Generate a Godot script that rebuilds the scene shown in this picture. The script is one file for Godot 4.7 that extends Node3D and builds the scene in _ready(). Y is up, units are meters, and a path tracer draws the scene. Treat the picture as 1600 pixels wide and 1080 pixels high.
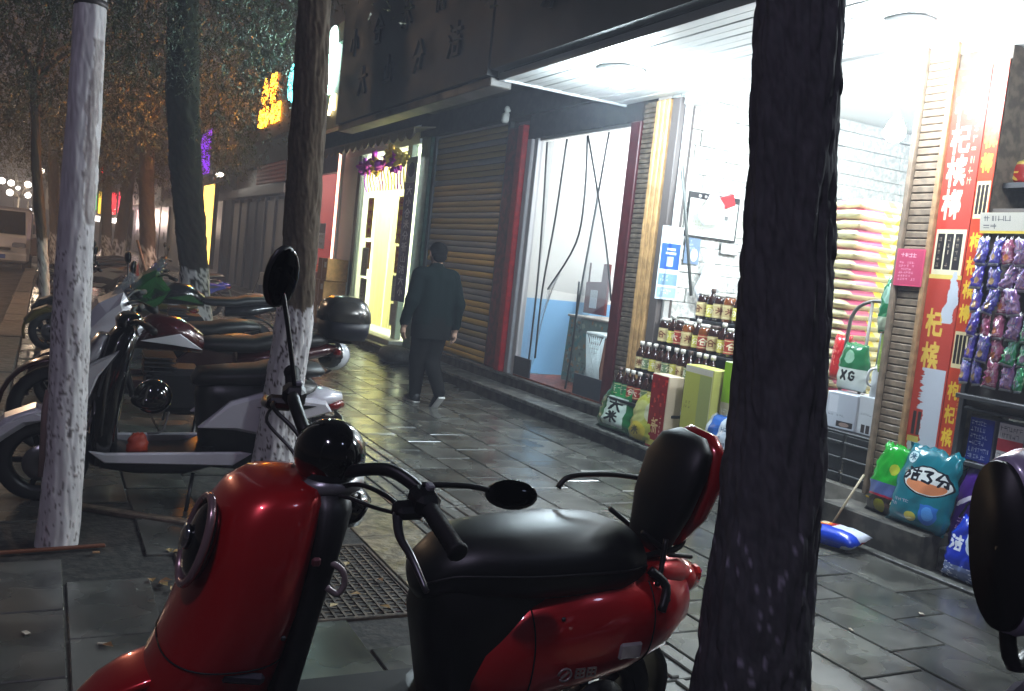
extends Node3D

# ---------- camera geometry ----------
const EYE := Vector3(0, 1.5, 0)
const FOCAL := 1440.0          # in pixels of the 1600 x 1080 photograph
var cam_basis := Basis.IDENTITY
var rng := RandomNumberGenerator.new()
var fine := FastNoiseLite.new()
var used := {}
var mats := {}

func setup_camera():
	var yaw := deg_to_rad(27.2)
	var pit := deg_to_rad(4.72)
	var rol := deg_to_rad(6.12)
	# looks along -Z turned right by yaw, down by pit, then rolled
	cam_basis = Basis(Vector3.UP, -yaw) * Basis(Vector3.RIGHT, -pit) * Basis(Vector3.BACK, rol)
	var cam := Camera3D.new()
	cam.name = "camera"
	cam.transform = Transform3D(cam_basis, EYE)
	cam.fov = rad_to_deg(2.0 * atan(540.0 / FOCAL))
	cam.near = 0.05
	cam.far = 400.0
	add_child(cam)
	cam.current = true

func ray(u: float, v: float) -> Vector3:
	return cam_basis * Vector3((u - 800.0) / FOCAL, -(v - 540.0) / FOCAL, -1.0)
func on_x(u: float, v: float, x: float) -> Vector3:
	var d := ray(u, v)
	return EYE + d * (x / d.x)
func on_y(u: float, v: float, y: float) -> Vector3:
	var d := ray(u, v)
	return EYE + d * ((y - EYE.y) / d.y)
func on_z(u: float, v: float, z: float) -> Vector3:
	var d := ray(u, v)
	return EYE + d * (z / d.z)
func at_depth(u: float, v: float, t: float) -> Vector3:
	return EYE + ray(u, v) * t

# ---------- naming ----------
func numbered(n: String) -> String:
	var k: int = used.get(n, -1) + 1
	used[n] = k
	return n if k == 0 else "%s_%03d" % [n, k]
func thing(called: String, label: String, category: String, at := Vector3.ZERO, turn := 0.0, group := "") -> Node3D:
	var o := Node3D.new()
	o.name = numbered(called)
	add_child(o)
	o.position = at
	o.rotation.y = turn
	tag(o, label, category, group)
	return o
func tag(o: Node, label: String, category: String, group := "") -> Node:
	o.set_meta("label", label)
	o.set_meta("category", category)
	if group != "": o.set_meta("group", group)
	return o
func obj(called: String, mesh: Mesh, mat: Material, parent: Node = null) -> MeshInstance3D:
	var o := MeshInstance3D.new()
	o.mesh = mesh
	o.material_override = mat
	if parent == null:
		o.name = numbered(called)
		add_child(o)
	else:
		o.name = called
		parent.add_child(o, true)
	return o
func build(mb: MB, called: String, mat: Material, parent: Node = null) -> MeshInstance3D:
	return obj(called, mb.done(), mat, parent)
func struct(o: Node) -> Node:
	o.set_meta("kind", "structure")
	return o
func copy(o: Node3D, at: Vector3, label := "") -> Node3D:
	var c: Node3D = o.duplicate()
	c.name = numbered(String(o.name).rstrip("0123456789").rstrip("_"))
	add_child(c)
	c.position = at
	if label != "": c.set_meta("label", label)
	return c

# ---------- materials ----------
func mt(col: Color, rough := 0.6, metal := 0.0) -> StandardMaterial3D:
	var m := StandardMaterial3D.new()
	m.albedo_color = col
	m.roughness = rough
	m.metallic = metal
	return m
func paint(col: Color, rough := 0.25, metal := 0.2) -> StandardMaterial3D:
	var m := mt(col, rough, metal)
	m.clearcoat_enabled = true
	m.clearcoat = 0.9
	m.clearcoat_roughness = 0.06
	return m
func glow(col: Color, energy: float) -> StandardMaterial3D:
	var m := mt(col, 0.5)
	m.emission_enabled = true
	m.emission = col
	m.emission_energy_multiplier = energy
	return m
func clear(col: Color, alpha: float, rough := 0.05) -> StandardMaterial3D:
	var m := mt(Color(col.r, col.g, col.b, alpha), rough)
	m.transparency = BaseMaterial3D.TRANSPARENCY_ALPHA
	return m
func noise_img(w: int, h: int, freq: float, sd: int, oct := 4) -> Image:
	var n := FastNoiseLite.new()
	n.seed = sd
	n.frequency = freq
	n.fractal_octaves = oct
	n.noise_type = FastNoiseLite.TYPE_SIMPLEX_SMOOTH
	return n.get_seamless_image(w, h)
func ramp_tex(img: Image, a: Color, b: Color, lo := 0.25, hi := 0.75) -> ImageTexture:
	var o := Image.create(img.get_width(), img.get_height(), true, Image.FORMAT_RGB8)
	for y in img.get_height():
		for x in img.get_width():
			o.set_pixel(x, y, a.lerp(b, smoothstep(lo, hi, img.get_pixel(x, y).r)))
	o.generate_mipmaps()
	return ImageTexture.create_from_image(o)
func normal_tex(img: Image, strength: float) -> ImageTexture:
	var c: Image = img.duplicate()
	c.convert(Image.FORMAT_RGB8)
	c.bump_map_to_normal_map(strength)
	return ImageTexture.create_from_image(c)
var tex_cache := {}
func shared_tex(kind: String, freq: float, v: float) -> ImageTexture:
	var key := "%s_%.3f_%.2f" % [kind, freq, v]
	if not tex_cache.has(key):
		var im := noise_img(256, 256, freq, 17 + tex_cache.size())
		if kind == "normal": tex_cache[key] = normal_tex(im, v)
		else: tex_cache[key] = ramp_tex(im, Color(v, v, v), Color.WHITE)
	return tex_cache[key]
func grainy(a: Color, b: Color, rough: float, freq := 0.02, scale := 1.0, bump := 0.0, sd := 1, rlo := -1.0) -> StandardMaterial3D:
	# the pattern is shared between materials; each shifts it by its own offset and tints it
	var m := mt(b, rough)
	var fq := 0.018 if freq < 0.025 else 0.04
	var ratio := (a.r + a.g + a.b) / maxf(0.01, b.r + b.g + b.b)
	m.albedo_texture = shared_tex("grain", fq, 0.6 if ratio < 0.66 else (0.72 if ratio < 0.78 else 0.84))
	m.uv1_triplanar = true
	m.uv1_world_triplanar = true
	m.uv1_scale = Vector3.ONE * scale
	m.uv1_offset = Vector3(sd * 0.37, sd * 0.71, sd * 0.13)
	if bump >= 1.5:
		m.normal_enabled = true
		m.normal_scale = 0.5
		m.normal_texture = shared_tex("normal", fq * 2.0, 1.0 if bump < 1.2 else (2.0 if bump < 2.5 else 4.0))
	if rlo >= 0.0:
		m.roughness_texture = shared_tex("rough", 0.012, snappedf(rlo / rough, 0.2))
	return m
# ---------- flat print: posters, labels, packaging ----------
const GLYPHS := {
	"mu": [[2,28,40,28],[22,5,22,97],[21,32,3,68],[24,38,38,55]],
	"gou": [[58,5,46,32],[54,20,92,20,90,85,80,92,74,86],[56,42,56,72],[56,42,76,42,76,70,56,70]],
	"qi": [[50,18,88,18,88,50,50,50],[50,50,50,85,58,92,92,92,95,75]],
	"bin": [[70,2,72,10],[48,28,50,14,94,14,90,26],[82,28,56,36,54,66],[56,48,88,48],[76,48,76,66],[46,67,96,67],[62,72,50,92],[78,72,94,92]],
	"lang": [[56,8,58,16],[48,18,66,18,66,52,48,52],[48,34,66,34],[48,18,48,85,60,76],[58,58,68,76],[76,12,76,96],[76,12,94,12,84,38,94,58,88,72,78,68]],
	"jie": [[10,10,22,20],[5,38,18,48],[8,90,26,60],[40,25,92,25],[66,6,66,48],[46,48,88,48],[48,62,84,62,84,92,48,92,48,62]],
	"fen": [[40,8,8,48],[60,8,92,48],[24,52,76,52,70,88,58,82],[46,52,20,94]],
	"san": [[14,18,72,12,40,42,78,66,60,92,16,84]],
	"he": [[50,5,5,48],[50,5,95,48],[30,45,70,45],[28,60,72,60,72,92,28,92,28,60]],
	"mi": [[24,10,34,26],[76,10,64,26],[6,40,94,40],[50,4,50,96],[46,44,8,84],[54,44,92,84]],
	"da": [[6,36,94,36],[50,6,48,40,8,94],[52,40,92,94]],
	"xiao": [[50,6,50,92,40,86],[26,36,10,70],[74,36,90,70]],
	"shan": [[50,8,50,88],[14,38,14,88,86,88],[86,38,86,88]],
	"xin": [[6,22,46,22],[12,40,42,40],[26,6,26,20],[2,54,48,54],[26,54,26,94],[56,14,86,8],[56,14,56,50,48,92],[56,44,96,44],[76,44,76,94]],
	"1": [[30,22,52,8,52,92]], "0": [[30,10,70,10,74,50,70,90,30,90,26,50,30,10]], "5": [[74,10,32,10,28,46,68,44,74,68,64,90,26,86]],
	"3": [[26,12,70,10,44,44,74,66,60,92,24,86]], "8": [[50,8,26,28,70,68,50,92,28,70,72,28,50,8]], "4": [[64,92,64,10,22,66,82,66]],
	"6": [[68,10,34,40,28,72,50,92,72,74,60,52,30,60]], "7": [[24,10,76,10,42,92]], "-": [[20,50,80,50]], "X": [[20,8,80,92],[80,8,20,92]], "G": [[80,22,50,8,22,30,22,70,50,92,80,78,80,54,54,54]],
	"Q": [[50,8,22,36,22,64,50,92,78,64,78,36,50,8],[58,66,86,96]],
	"O": [[50,8,22,36,22,64,50,92,78,64,78,36,50,8]], "V": [[18,8,50,92,82,8]], "I": [[50,8,50,92]], "P": [[26,92,26,8,72,14,72,46,26,52]],
}
func stroke(im: Image, pts: Array, x: float, y: float, s: float, th: float, col: Color):
	for i in range(0, pts.size() - 2, 2):
		var a := Vector2(x + pts[i] * s * 0.01, y + pts[i + 1] * s * 0.01)
		var b := Vector2(x + pts[i + 2] * s * 0.01, y + pts[i + 3] * s * 0.01)
		var n := int(a.distance_to(b) / maxf(1.0, th * 0.3)) + 1
		for k in n + 1:
			var p := a.lerp(b, float(k) / n)
			im.fill_rect(Rect2i(int(p.x - th / 2), int(p.y - th / 2), int(maxf(1, th)), int(maxf(1, th))), col)
func glyph(im: Image, name: String, x: float, y: float, s: float, th: float, col: Color):
	if name in ["gou", "qi", "bin", "lang"]:
		for st in GLYPHS["mu"]: stroke(im, st, x, y, s, th, col)
	for st in GLYPHS[name]: stroke(im, st, x, y, s, th, col)
func oval(im: Image, cx: float, cy: float, rx: float, ry: float, col: Color):
	for yy in range(int(cy - ry), int(cy + ry) + 1):
		var q := (yy - cy) / ry
		if absf(q) > 1.0: continue
		var w := rx * sqrt(1.0 - q * q)
		im.fill_rect(Rect2i(int(cx - w), yy, int(2 * w), 1), col)
func small_print(im: Image, x: int, y: int, w: int, h: int, cell: int, col: Color, sd: int, fill := 0.8):
	var r := RandomNumberGenerator.new()
	r.seed = sd
	for yy in range(y, y + h - cell + 1, int(cell * 1.5)):
		var stop := w * r.randf_range(0.6, 1.0)
		for xx in range(x, x + int(stop) - cell + 1, int(cell * 1.15) + 1):
			if r.randf() > fill: continue
			for k in 3:
				if r.randf() < 0.5: im.fill_rect(Rect2i(xx, yy + r.randi_range(0, cell - 1), cell, maxi(1, cell / 6)), col)
				else: im.fill_rect(Rect2i(xx + r.randi_range(0, cell - 1), yy, maxi(1, cell / 6), cell), col)
func blank(w: int, h: int, col: Color) -> Image:
	var im := Image.create(w, h, true, Image.FORMAT_RGBA8)
	im.fill(col)
	return im
func print_mat(im: Image, rough := 0.5) -> StandardMaterial3D:
	im.generate_mipmaps()
	var m := mt(Color.WHITE, rough)
	m.albedo_texture = ImageTexture.create_from_image(im)
	return m

# ---------- mesh building ----------
class MB:
	var st := SurfaceTool.new()
	func _init():
		st.begin(Mesh.PRIMITIVE_TRIANGLES)
	func done() -> ArrayMesh:
		st.generate_normals()
		return st.commit()
	func flat(): st.set_smooth_group(-1)
	func smooth(g := 1): st.set_smooth_group(g)
	func tri(a: Vector3, b: Vector3, c: Vector3):
		st.add_vertex(a); st.add_vertex(b); st.add_vertex(c)
	func quad(a: Vector3, b: Vector3, c: Vector3, d: Vector3):
		tri(a, b, c); tri(a, c, d)
	func quad_uv(a: Vector3, b: Vector3, c: Vector3, d: Vector3, ua: Vector2, ub: Vector2, uc: Vector2, ud: Vector2):
		st.set_uv(ua); st.add_vertex(a); st.set_uv(ub); st.add_vertex(b); st.set_uv(uc); st.add_vertex(c)
		st.set_uv(ua); st.add_vertex(a); st.set_uv(uc); st.add_vertex(c); st.set_uv(ud); st.add_vertex(d)
	func box(c: Vector3, size: Vector3, bev := 0.0, bs := Basis.IDENTITY):
		flat()
		var h := size * 0.5
		var b := minf(bev, minf(h.x, minf(h.y, h.z)) * 0.9)
		var ax := [Vector3.RIGHT, Vector3.UP, Vector3.BACK]
		for i in 3:
			for s in [-1.0, 1.0]:
				var n: Vector3 = ax[i] * s
				var u: Vector3 = ax[(i + 1) % 3]
				var v: Vector3 = ax[(i + 2) % 3] * s
				var hu := absf(u.dot(h)) - b
				var hv := absf(v.dot(h)) - b
				var o := n * absf(n.dot(h))
				quad(c + bs * (o - u * hu + v * hv), c + bs * (o + u * hu + v * hv), c + bs * (o + u * hu - v * hv), c + bs * (o - u * hu - v * hv))
		if b <= 0.0: return
		for i in 3:
			var u: Vector3 = ax[(i + 1) % 3]
			var v: Vector3 = ax[(i + 2) % 3]
			var w: Vector3 = ax[i]
			var hu := u.dot(h); var hv := v.dot(h); var hw := w.dot(h) - b
			for su in [-1.0, 1.0]:
				for sv in [-1.0, 1.0]:
					var p: Vector3 = u * su * hu + v * sv * (hv - b)
					var q: Vector3 = u * su * (hu - b) + v * sv * hv
					if su * sv > 0: quad(c + bs * (p + w * hw), c + bs * (q + w * hw), c + bs * (q - w * hw), c + bs * (p - w * hw))
					else: quad(c + bs * (p - w * hw), c + bs * (q - w * hw), c + bs * (q + w * hw), c + bs * (p + w * hw))
		for sx in [-1.0, 1.0]:
			for sy in [-1.0, 1.0]:
				for sz in [-1.0, 1.0]:
					var s := Vector3(sx, sy, sz)
					var p0 := s * (h - Vector3(0, b, b)); var p1 := s * (h - Vector3(b, 0, b)); var p2 := s * (h - Vector3(b, b, 0))
					if sx * sy * sz > 0: tri(c + bs * p0, c + bs * p2, c + bs * p1)
					else: tri(c + bs * p0, c + bs * p1, c + bs * p2)
	func rings(rs: Array, cap := true, uvs := false):
		# rs: array of PackedVector3Array (closed rings of equal size)
		smooth(1)
		var n: int = rs[0].size()
		var last: int = rs.size() - 1
		for i in last:
			var a: PackedVector3Array = rs[i]
			var b: PackedVector3Array = rs[i + 1]
			for j in n:
				var k := (j + 1) % n
				if uvs:
					var u0 := float(j) / n; var u1 := float(j + 1) / n
					var v0 := 1.0 - float(i) / last; var v1 := 1.0 - float(i + 1) / last
					quad_uv(a[j], b[j], b[k], a[k], Vector2(u0, v0), Vector2(u0, v1), Vector2(u1, v1), Vector2(u1, v0))
				else:
					quad(a[j], b[j], b[k], a[k])
		if cap:
			for e in [0, last]:
				var r: PackedVector3Array = rs[e]
				var c := Vector3.ZERO
				for p in r: c += p
				c /= n
				for j in n:
					if e == 0: tri(c, r[j], r[(j + 1) % n])
					else: tri(c, r[(j + 1) % n], r[j])
	func tube(pts: Array, radii, sides := 10, cap := true):
		var rs := []
		var up := Vector3.UP
		for i in pts.size():
			var d: Vector3 = (pts[mini(i + 1, pts.size() - 1)] - pts[maxi(i - 1, 0)]).normalized()
			if i == 0:
				up = Vector3.RIGHT if absf(d.y) > 0.9 else Vector3.UP
			var x := up.cross(d).normalized()
			var y := d.cross(x).normalized()
			up = y
			var r: float = radii[i] if radii is Array else radii
			var ring := PackedVector3Array()
			for j in sides:
				var t := TAU * j / sides
				ring.append(pts[i] + (x * cos(t) + y * sin(t)) * r)
			rs.append(ring)
		rings(rs, cap)
	func lathe(prof: Array, sides := 16, at := Vector3.ZERO, bs := Basis.IDENTITY, cap := true, uvs := false):
		# prof: array of Vector2(radius, height)
		var rs := []
		for p in prof:
			var ring := PackedVector3Array()
			for j in sides:
				var t := -TAU * j / sides
				ring.append(at + bs * Vector3(cos(t) * p.x, p.y, sin(t) * p.x))
			rs.append(ring)
		rings(rs, cap, uvs)
	func ball(c: Vector3, r: Vector3, bs := Basis.IDENTITY, nu := 16, nv := 10):
		var rs := []
		for i in nv + 1:
			var a := PI * (float(i) / nv) - PI / 2
			var ring := PackedVector3Array()
			for j in nu:
				var t := -TAU * j / nu
				ring.append(c + bs * Vector3(cos(t) * cos(a) * r.x, sin(a) * r.y, sin(t) * cos(a) * r.z))
			rs.append(ring)
		rings(rs, false)
	func loft(secs: Array, n := 20, cap := true):
		# secs: [centre, axis_a (half length vector), axis_b (half length vector), exponent]
		var rs := []
		for s in secs:
			var ring := PackedVector3Array()
			var e: float = 2.0 / s[3]
			for j in n:
				var t := TAU * j / n
				var c := cos(t); var q := sin(t)
				ring.append(s[0] + s[1] * (signf(c) * pow(absf(c), e)) + s[2] * (signf(q) * pow(absf(q), e)))
			rs.append(ring)
		rings(rs, cap)
	func slab(poly: PackedVector2Array, z0: float, z1: float, bev := 0.0, xf := Transform3D.IDENTITY):
		# a flat outline (x, y) with thickness along z and chamfered rim
		flat()
		var p := poly
		if Geometry2D.is_polygon_clockwise(p) : p.reverse()
		var n := p.size()
		var ins := PackedVector2Array()
		for i in n:
			var a := (p[i] - p[(i + n - 1) % n]).normalized()
			var b := (p[(i + 1) % n] - p[i]).normalized()
			var nn := (Vector2(-a.y, a.x) + Vector2(-b.y, b.x))
			nn = nn.normalized() if nn.length() > 0.01 else Vector2(-a.y, a.x)
			ins.append(p[i] + nn * bev)
		var idx := Geometry2D.triangulate_polygon(ins)
		for t in range(0, idx.size(), 3):
			var a := ins[idx[t]]; var b := ins[idx[t + 1]]; var c := ins[idx[t + 2]]
			if (b - a).cross(c - a) < 0:
				var q := b; b = c; c = q
			tri(xf * Vector3(a.x, a.y, z1), xf * Vector3(c.x, c.y, z1), xf * Vector3(b.x, b.y, z1))
			tri(xf * Vector3(a.x, a.y, z0), xf * Vector3(b.x, b.y, z0), xf * Vector3(c.x, c.y, z0))
		for i in n:
			var k := (i + 1) % n
			var za := z0 + bev; var zb := z1 - bev
			quad(xf * Vector3(p[i].x, p[i].y, za), xf * Vector3(p[i].x, p[i].y, zb), xf * Vector3(p[k].x, p[k].y, zb), xf * Vector3(p[k].x, p[k].y, za))
			if bev > 0.0:
				quad(xf * Vector3(p[i].x, p[i].y, zb), xf * Vector3(ins[i].x, ins[i].y, z1), xf * Vector3(ins[k].x, ins[k].y, z1), xf * Vector3(p[k].x, p[k].y, zb))
				quad(xf * Vector3(ins[i].x, ins[i].y, z0), xf * Vector3(p[i].x, p[i].y, za), xf * Vector3(p[k].x, p[k].y, za), xf * Vector3(ins[k].x, ins[k].y, z0))
	func card(a: Vector3, b: Vector3, c: Vector3, d: Vector3, thick: float):
		# a top left, b top right, c bottom right, d bottom left seen from the front; print on the front
		flat()
		var n := (b - a).cross(d - a).normalized() * thick
		quad_uv(a, b, c, d, Vector2(0, 0), Vector2(1, 0), Vector2(1, 1), Vector2(0, 1))
		var e := Vector2(0.01, 0.01)
		for pr in [[a, d], [d, c], [c, b], [b, a]]:
			quad_uv(pr[0], pr[1], pr[1] + n, pr[0] + n, e, e, e, e)
		quad_uv(a + n, d + n, c + n, b + n, e, e, e, e)
	func pillow(w: float, h: float, t: float, crumple: float, sd: int, nu := 14, nv := 16, tip := 0.0):
		# a filled bag standing on its lower edge, front toward +z, printed front and back
		smooth(1)
		var nz := FastNoiseLite.new()
		nz.seed = sd
		nz.frequency = 1.0
		for side in [1.0, -1.0]:
			var g := []
			for j in nv + 1:
				var v := float(j) / nv
				for i in nu + 1:
					var u := float(i) / nu
					var a := u * 2 - 1
					var b := v * 2 - 1
					var prof := pow(maxf(0, 1 - pow(absf(a), 3.0)), 0.6) * pow(maxf(0, 1 - pow(absf(b), 4.0)), 0.6)
					prof *= lerpf(1.15, 0.75, v)
					var nn := nz.get_noise_3d(a * 2.2, b * 2.6, side * 3.0) + 0.6 * nz.get_noise_3d(a * 5.0, b * 6.0, side * 5.0)
					var ed := nz.get_noise_2d(b * 4.0 + 9.0, signf(a) * 3.0) * crumple * absf(a) * w
					var sag := nz.get_noise_2d(a * 3.0, 20.0 + signf(b)) * crumple * absf(b) * h * 0.5
					var squeeze := 1.0 - tip * smoothstep(0.55, 1.0, v)
					g.append(Vector3((a * 0.5 * w * squeeze) + ed * 0.6, v * h + sag * v, side * (prof * t * 0.5 + nn * crumple * t * prof * 0.9)))
			for j in nv:
				for i in nu:
					var k := j * (nu + 1) + i
					var p := [g[k], g[k + nu + 1], g[k + nu + 2], g[k + 1]]
					var uu := []
					for q in [Vector2(i, j), Vector2(i, j + 1), Vector2(i + 1, j + 1), Vector2(i + 1, j)]:
						var ux: float = q.x / nu
						uu.append(Vector2(ux if side > 0 else 1.0 - ux, 1.0 - q.y / nv))
					if side > 0: quad_uv(p[0], p[1], p[2], p[3], uu[0], uu[1], uu[2], uu[3])
					else: quad_uv(p[0], p[3], p[2], p[1], uu[0], uu[3], uu[2], uu[1])

func boxed(c: Vector3, size: Vector3, bev := 0.0, bs := Basis.IDENTITY) -> ArrayMesh:
	var b := MB.new()
	b.box(c, size, bev, bs)
	return b.done()
func span(a: Vector3, b: Vector3, bev := 0.0) -> ArrayMesh:
	return boxed((a + b) * 0.5, (b - a).abs(), bev)
func tubed(pts: Array, r, sides := 8) -> ArrayMesh:
	var b := MB.new()
	b.tube(pts, r, sides)
	return b.done()
func poly(a: Array) -> PackedVector2Array:
	var p := PackedVector2Array()
	for i in range(0, a.size(), 2): p.append(Vector2(a[i], a[i + 1]))
	return p
func curve(pts: Array, steps := 6) -> Array:
	var out := []
	for i in pts.size() - 1:
		var p0: Vector3 = pts[maxi(i - 1, 0)]; var p1: Vector3 = pts[i]; var p2: Vector3 = pts[i + 1]; var p3: Vector3 = pts[mini(i + 2, pts.size() - 1)]
		for k in steps:
			out.append(p1.cubic_interpolate(p2, p0, p3, float(k) / steps))
	out.append(pts[-1])
	return out
func smooth_poly(a: Array, steps := 4) -> PackedVector2Array:
	var p := poly(a)
	var out := PackedVector2Array()
	var n := p.size()
	for i in n:
		for k in steps:
			out.append(p[i].cubic_interpolate(p[(i + 1) % n], p[(i + n - 1) % n], p[(i + 2) % n], float(k) / steps))
	return out

# ---------- light and air ----------
func setup_light():
	var env := Environment.new()
	env.background_mode = Environment.BG_SKY
	var sky := Sky.new()
	var sm := ProceduralSkyMaterial.new()
	sm.sky_top_color = Color(0.055, 0.06, 0.085)
	sm.sky_horizon_color = Color(0.17, 0.135, 0.115)
	sm.ground_bottom_color = Color(0.03, 0.03, 0.03)
	sm.ground_horizon_color = Color(0.10, 0.09, 0.085)
	sm.sky_curve = 0.12
	sm.sun_angle_max = 0.0
	sky.sky_material = sm
	env.sky = sky
	env.background_energy_multiplier = 1.0
	env.ambient_light_source = Environment.AMBIENT_SOURCE_SKY
	env.tonemap_mode = Environment.TONE_MAPPER_LINEAR
	env.tonemap_exposure = 1.65
	env.fog_enabled = true
	env.fog_density = 0.009
	env.fog_light_color = Color(0.82, 0.84, 0.90)
	env.sdfgi_enabled = true
	env.ssao_enabled = true
	env.ssil_enabled = true
	var we := WorldEnvironment.new()
	we.name = "world_environment"
	we.environment = env
	add_child(we)
	var moon := DirectionalLight3D.new()
	moon.name = "moon_light"
	moon.light_energy = 0.015
	moon.light_color = Color(0.8, 0.85, 1.0)
	moon.light_angular_distance = 4.0
	moon.shadow_enabled = true
	moon.rotation_degrees = Vector3(-50, 35, 0)
	add_child(moon)

func omni(parent: Node, at: Vector3, energy: float, col: Color, size: float) -> OmniLight3D:
	var l := OmniLight3D.new()
	l.light_energy = energy
	l.light_color = col
	l.light_size = size
	l.omni_range = 40.0
	l.omni_attenuation = 2.0
	l.shadow_enabled = true
	l.name = "light"
	parent.add_child(l, true)
	l.position = at
	return l
func panel_light(parent: Node, at: Vector3, dir: Vector3, sx: float, sy: float, energy: float, col: Color):
	var l := AreaLight3D.new()
	l.area_size = Vector2(sx, sy)
	l.light_energy = energy
	l.light_color = col
	l.shadow_enabled = true
	l.area_range = 40.0
	l.name = "light"
	parent.add_child(l, true)
	l.position = at
	var up := Vector3.RIGHT if absf(dir.y) > 0.9 else Vector3.UP
	l.basis = Basis.looking_at(dir, up)
	return l

# ---------- ground ----------
func make_ground():
	var asphalt := grainy(Color(0.20, 0.19, 0.18), Color(0.27, 0.255, 0.24), 0.7, 0.05, 0.5, 1.5, 11, 0.5)
	var road := build_span("road", Vector3(-60, -0.5, -260), Vector3(-0.5, -0.13, 60), asphalt)
	struct(road)
	var kerb_mat := grainy(Color(0.30, 0.29, 0.28), Color(0.42, 0.40, 0.38), 0.6, 0.03, 0.8, 1.0, 5)
	var kerb: Node3D = struct(group_node("kerb"))
	for i in 60:
		var z := 4.0 - i * 1.0
		obj("kerb_stone", span(Vector3(-0.5, -0.4, z - 0.992), Vector3(-0.21, 0.002 + 0.004 * sin(i * 2.3), z), 0.012), kerb_mat, kerb)
	# pavement
	var pav: Node3D = struct(group_node("pavement"))
	var mortar := grainy(Color(0.10, 0.095, 0.085), Color(0.19, 0.18, 0.16), 0.85, 0.05, 1.3, 1.5, 21)
	obj("bedding", span(Vector3(-0.205, -0.3, -250), Vector3(4.97, -0.009, 30)), mortar, pav)
	var tones := []
	for k in 3:
		var q: float = [0.0, 0.03, -0.025][k]
		tones.append(grainy(Color(0.235 + q, 0.24 + q, 0.225 + q), Color(0.315 + q, 0.315 + q, 0.295 + q), 0.32, 0.018, 0.5, 0.8, 31 + k, 0.19))
	var sand := grainy(Color(0.36, 0.33, 0.26), Color(0.50, 0.46, 0.37), 0.55, 0.03, 0.9, 1.5, 41, 0.32)
	var tact := grainy(Color(0.34, 0.34, 0.33), Color(0.43, 0.43, 0.41), 0.36, 0.02, 0.5, 0.8, 51, 0.2)
	var cols := [-0.2, 0.15, 0.49, 0.84, 1.19, 1.57, 1.96, 2.435, 2.74, 3.05, 3.42, 3.79, 4.16, 4.60]
	var spots := []
	for c in cols.size() - 1:
		var x0: float = cols[c]
		var x1: float = cols[c + 1]
		var tactile := c == 6
		var pitch := 0.30 if tactile else 0.6
		var off: float = 0.0 if tactile else [0.24, 0.55, 0.24, 0.55, 0.24, 0.4, 0.0, 0.1, 0.42, 0.12, 0.3, 0.0, 0.3][c]
		for r in range(-6, 420 if not tactile else 840):
			var z: float = -r * pitch - off
			if z < -90: continue
			var mid := Vector3((x0 + x1) / 2, 0, z - pitch / 2)
			if in_pit(mid): continue
			spots.append({"m": mid, "w": x1 - x0, "l": pitch, "c": c, "d": (mid - Vector3(2.0, 0, -3.0)).length(), "t": tactile})
	spots.sort_custom(func(a, b): return a.d < b.d)
	var rest := [MB.new(), MB.new(), MB.new(), MB.new(), MB.new()]
	var count := 0
	var tile_mesh := {}
	var shown := 0
	for s in spots:
		var in_view := false
		var loc: Vector3 = cam_basis.inverse() * (s.m - EYE)
		if loc.z < -0.5:
			var uu := 800 + FOCAL * loc.x / -loc.z
			var vv := 540 - FOCAL * loc.y / -loc.z
			in_view = uu > -80 and uu < 1680 and vv < 1200
		var kind: int = 4 if s.t else (3 if s.c == 5 else rng.randi_range(0, 2))
		var m: Material = tact if s.t else (sand if s.c == 5 else tones[kind])
		var tilt := Basis(Vector3.RIGHT, rng.randfn(0, 0.0025)) * Basis(Vector3.BACK, rng.randfn(0, 0.003))
		var lift := rng.randfn(0, 0.0012)
		if in_view and shown < 296:
			shown += 1
			var key := "%d_%s" % [s.c, s.t]
			if not tile_mesh.has(key):
				var b := MB.new()
				tile_shape(b, Vector3.ZERO, s.w, s.l, s.t, Basis.IDENTITY)
				tile_mesh[key] = b.done()
			var o := obj("tactile_tile" if s.t else "paver", tile_mesh[key], m, pav)
			o.transform = Transform3D(tilt, s.m + Vector3(0, lift, 0))
		else:
			tile_shape(rest[kind], s.m + Vector3(0, lift, 0), s.w, s.l, s.t, tilt)
			count += 1
	for k in 5:
		var o := build(rest[k], "paver_field", [tones[0], tones[1], tones[2], sand, tact][k], pav)
		o.set_meta("kind", "stuff")
	# soil in the tree pits
	var soil := grainy(Color(0.10, 0.075, 0.055), Color(0.19, 0.15, 0.11), 0.9, 0.05, 1.5, 3.0, 61)
	for p in PITS:
		obj("soil", span(Vector3(p[0], -0.1, p[1]), Vector3(p[2], -0.012 if p.size() < 5 else -0.045, p[3])), soil, pav)

const PITS := [[0.62, -4.47, 1.56, -3.52, 1], [0.84, -5.65, 1.56, -4.6], [1.57, -14.4, 2.43, -13.2], [1.57, -2.4, 2.2, -1.6], [-0.2, -5.0, 0.42, -4.4]]
func in_pit(p: Vector3) -> bool:
	for q in PITS:
		if p.x > q[0] and p.x < q[2] and p.z > q[1] - 0.08 and p.z < q[3] + 0.08: return true
	return false
func tile_shape(b: MB, c: Vector3, w: float, l: float, tactile: bool, tilt: Basis):
	b.box(c + Vector3(0, -0.02, 0), Vector3(w - 0.012, 0.04, l - 0.012), 0.004, tilt)
	if tactile:
		for k in 4:
			b.box(c + tilt * Vector3((k - 1.5) * 0.108, 0.005, 0), Vector3(0.04, 0.014, l - 0.02), 0.005, tilt)
func group_node(called: String) -> Node3D:
	var o := Node3D.new()
	o.name = numbered(called)
	add_child(o)
	return o
func build_span(called: String, a: Vector3, b: Vector3, m: Material, parent: Node = null, bev := 0.0) -> MeshInstance3D:
	return obj(called, span(a, b, bev), m, parent)

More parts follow.
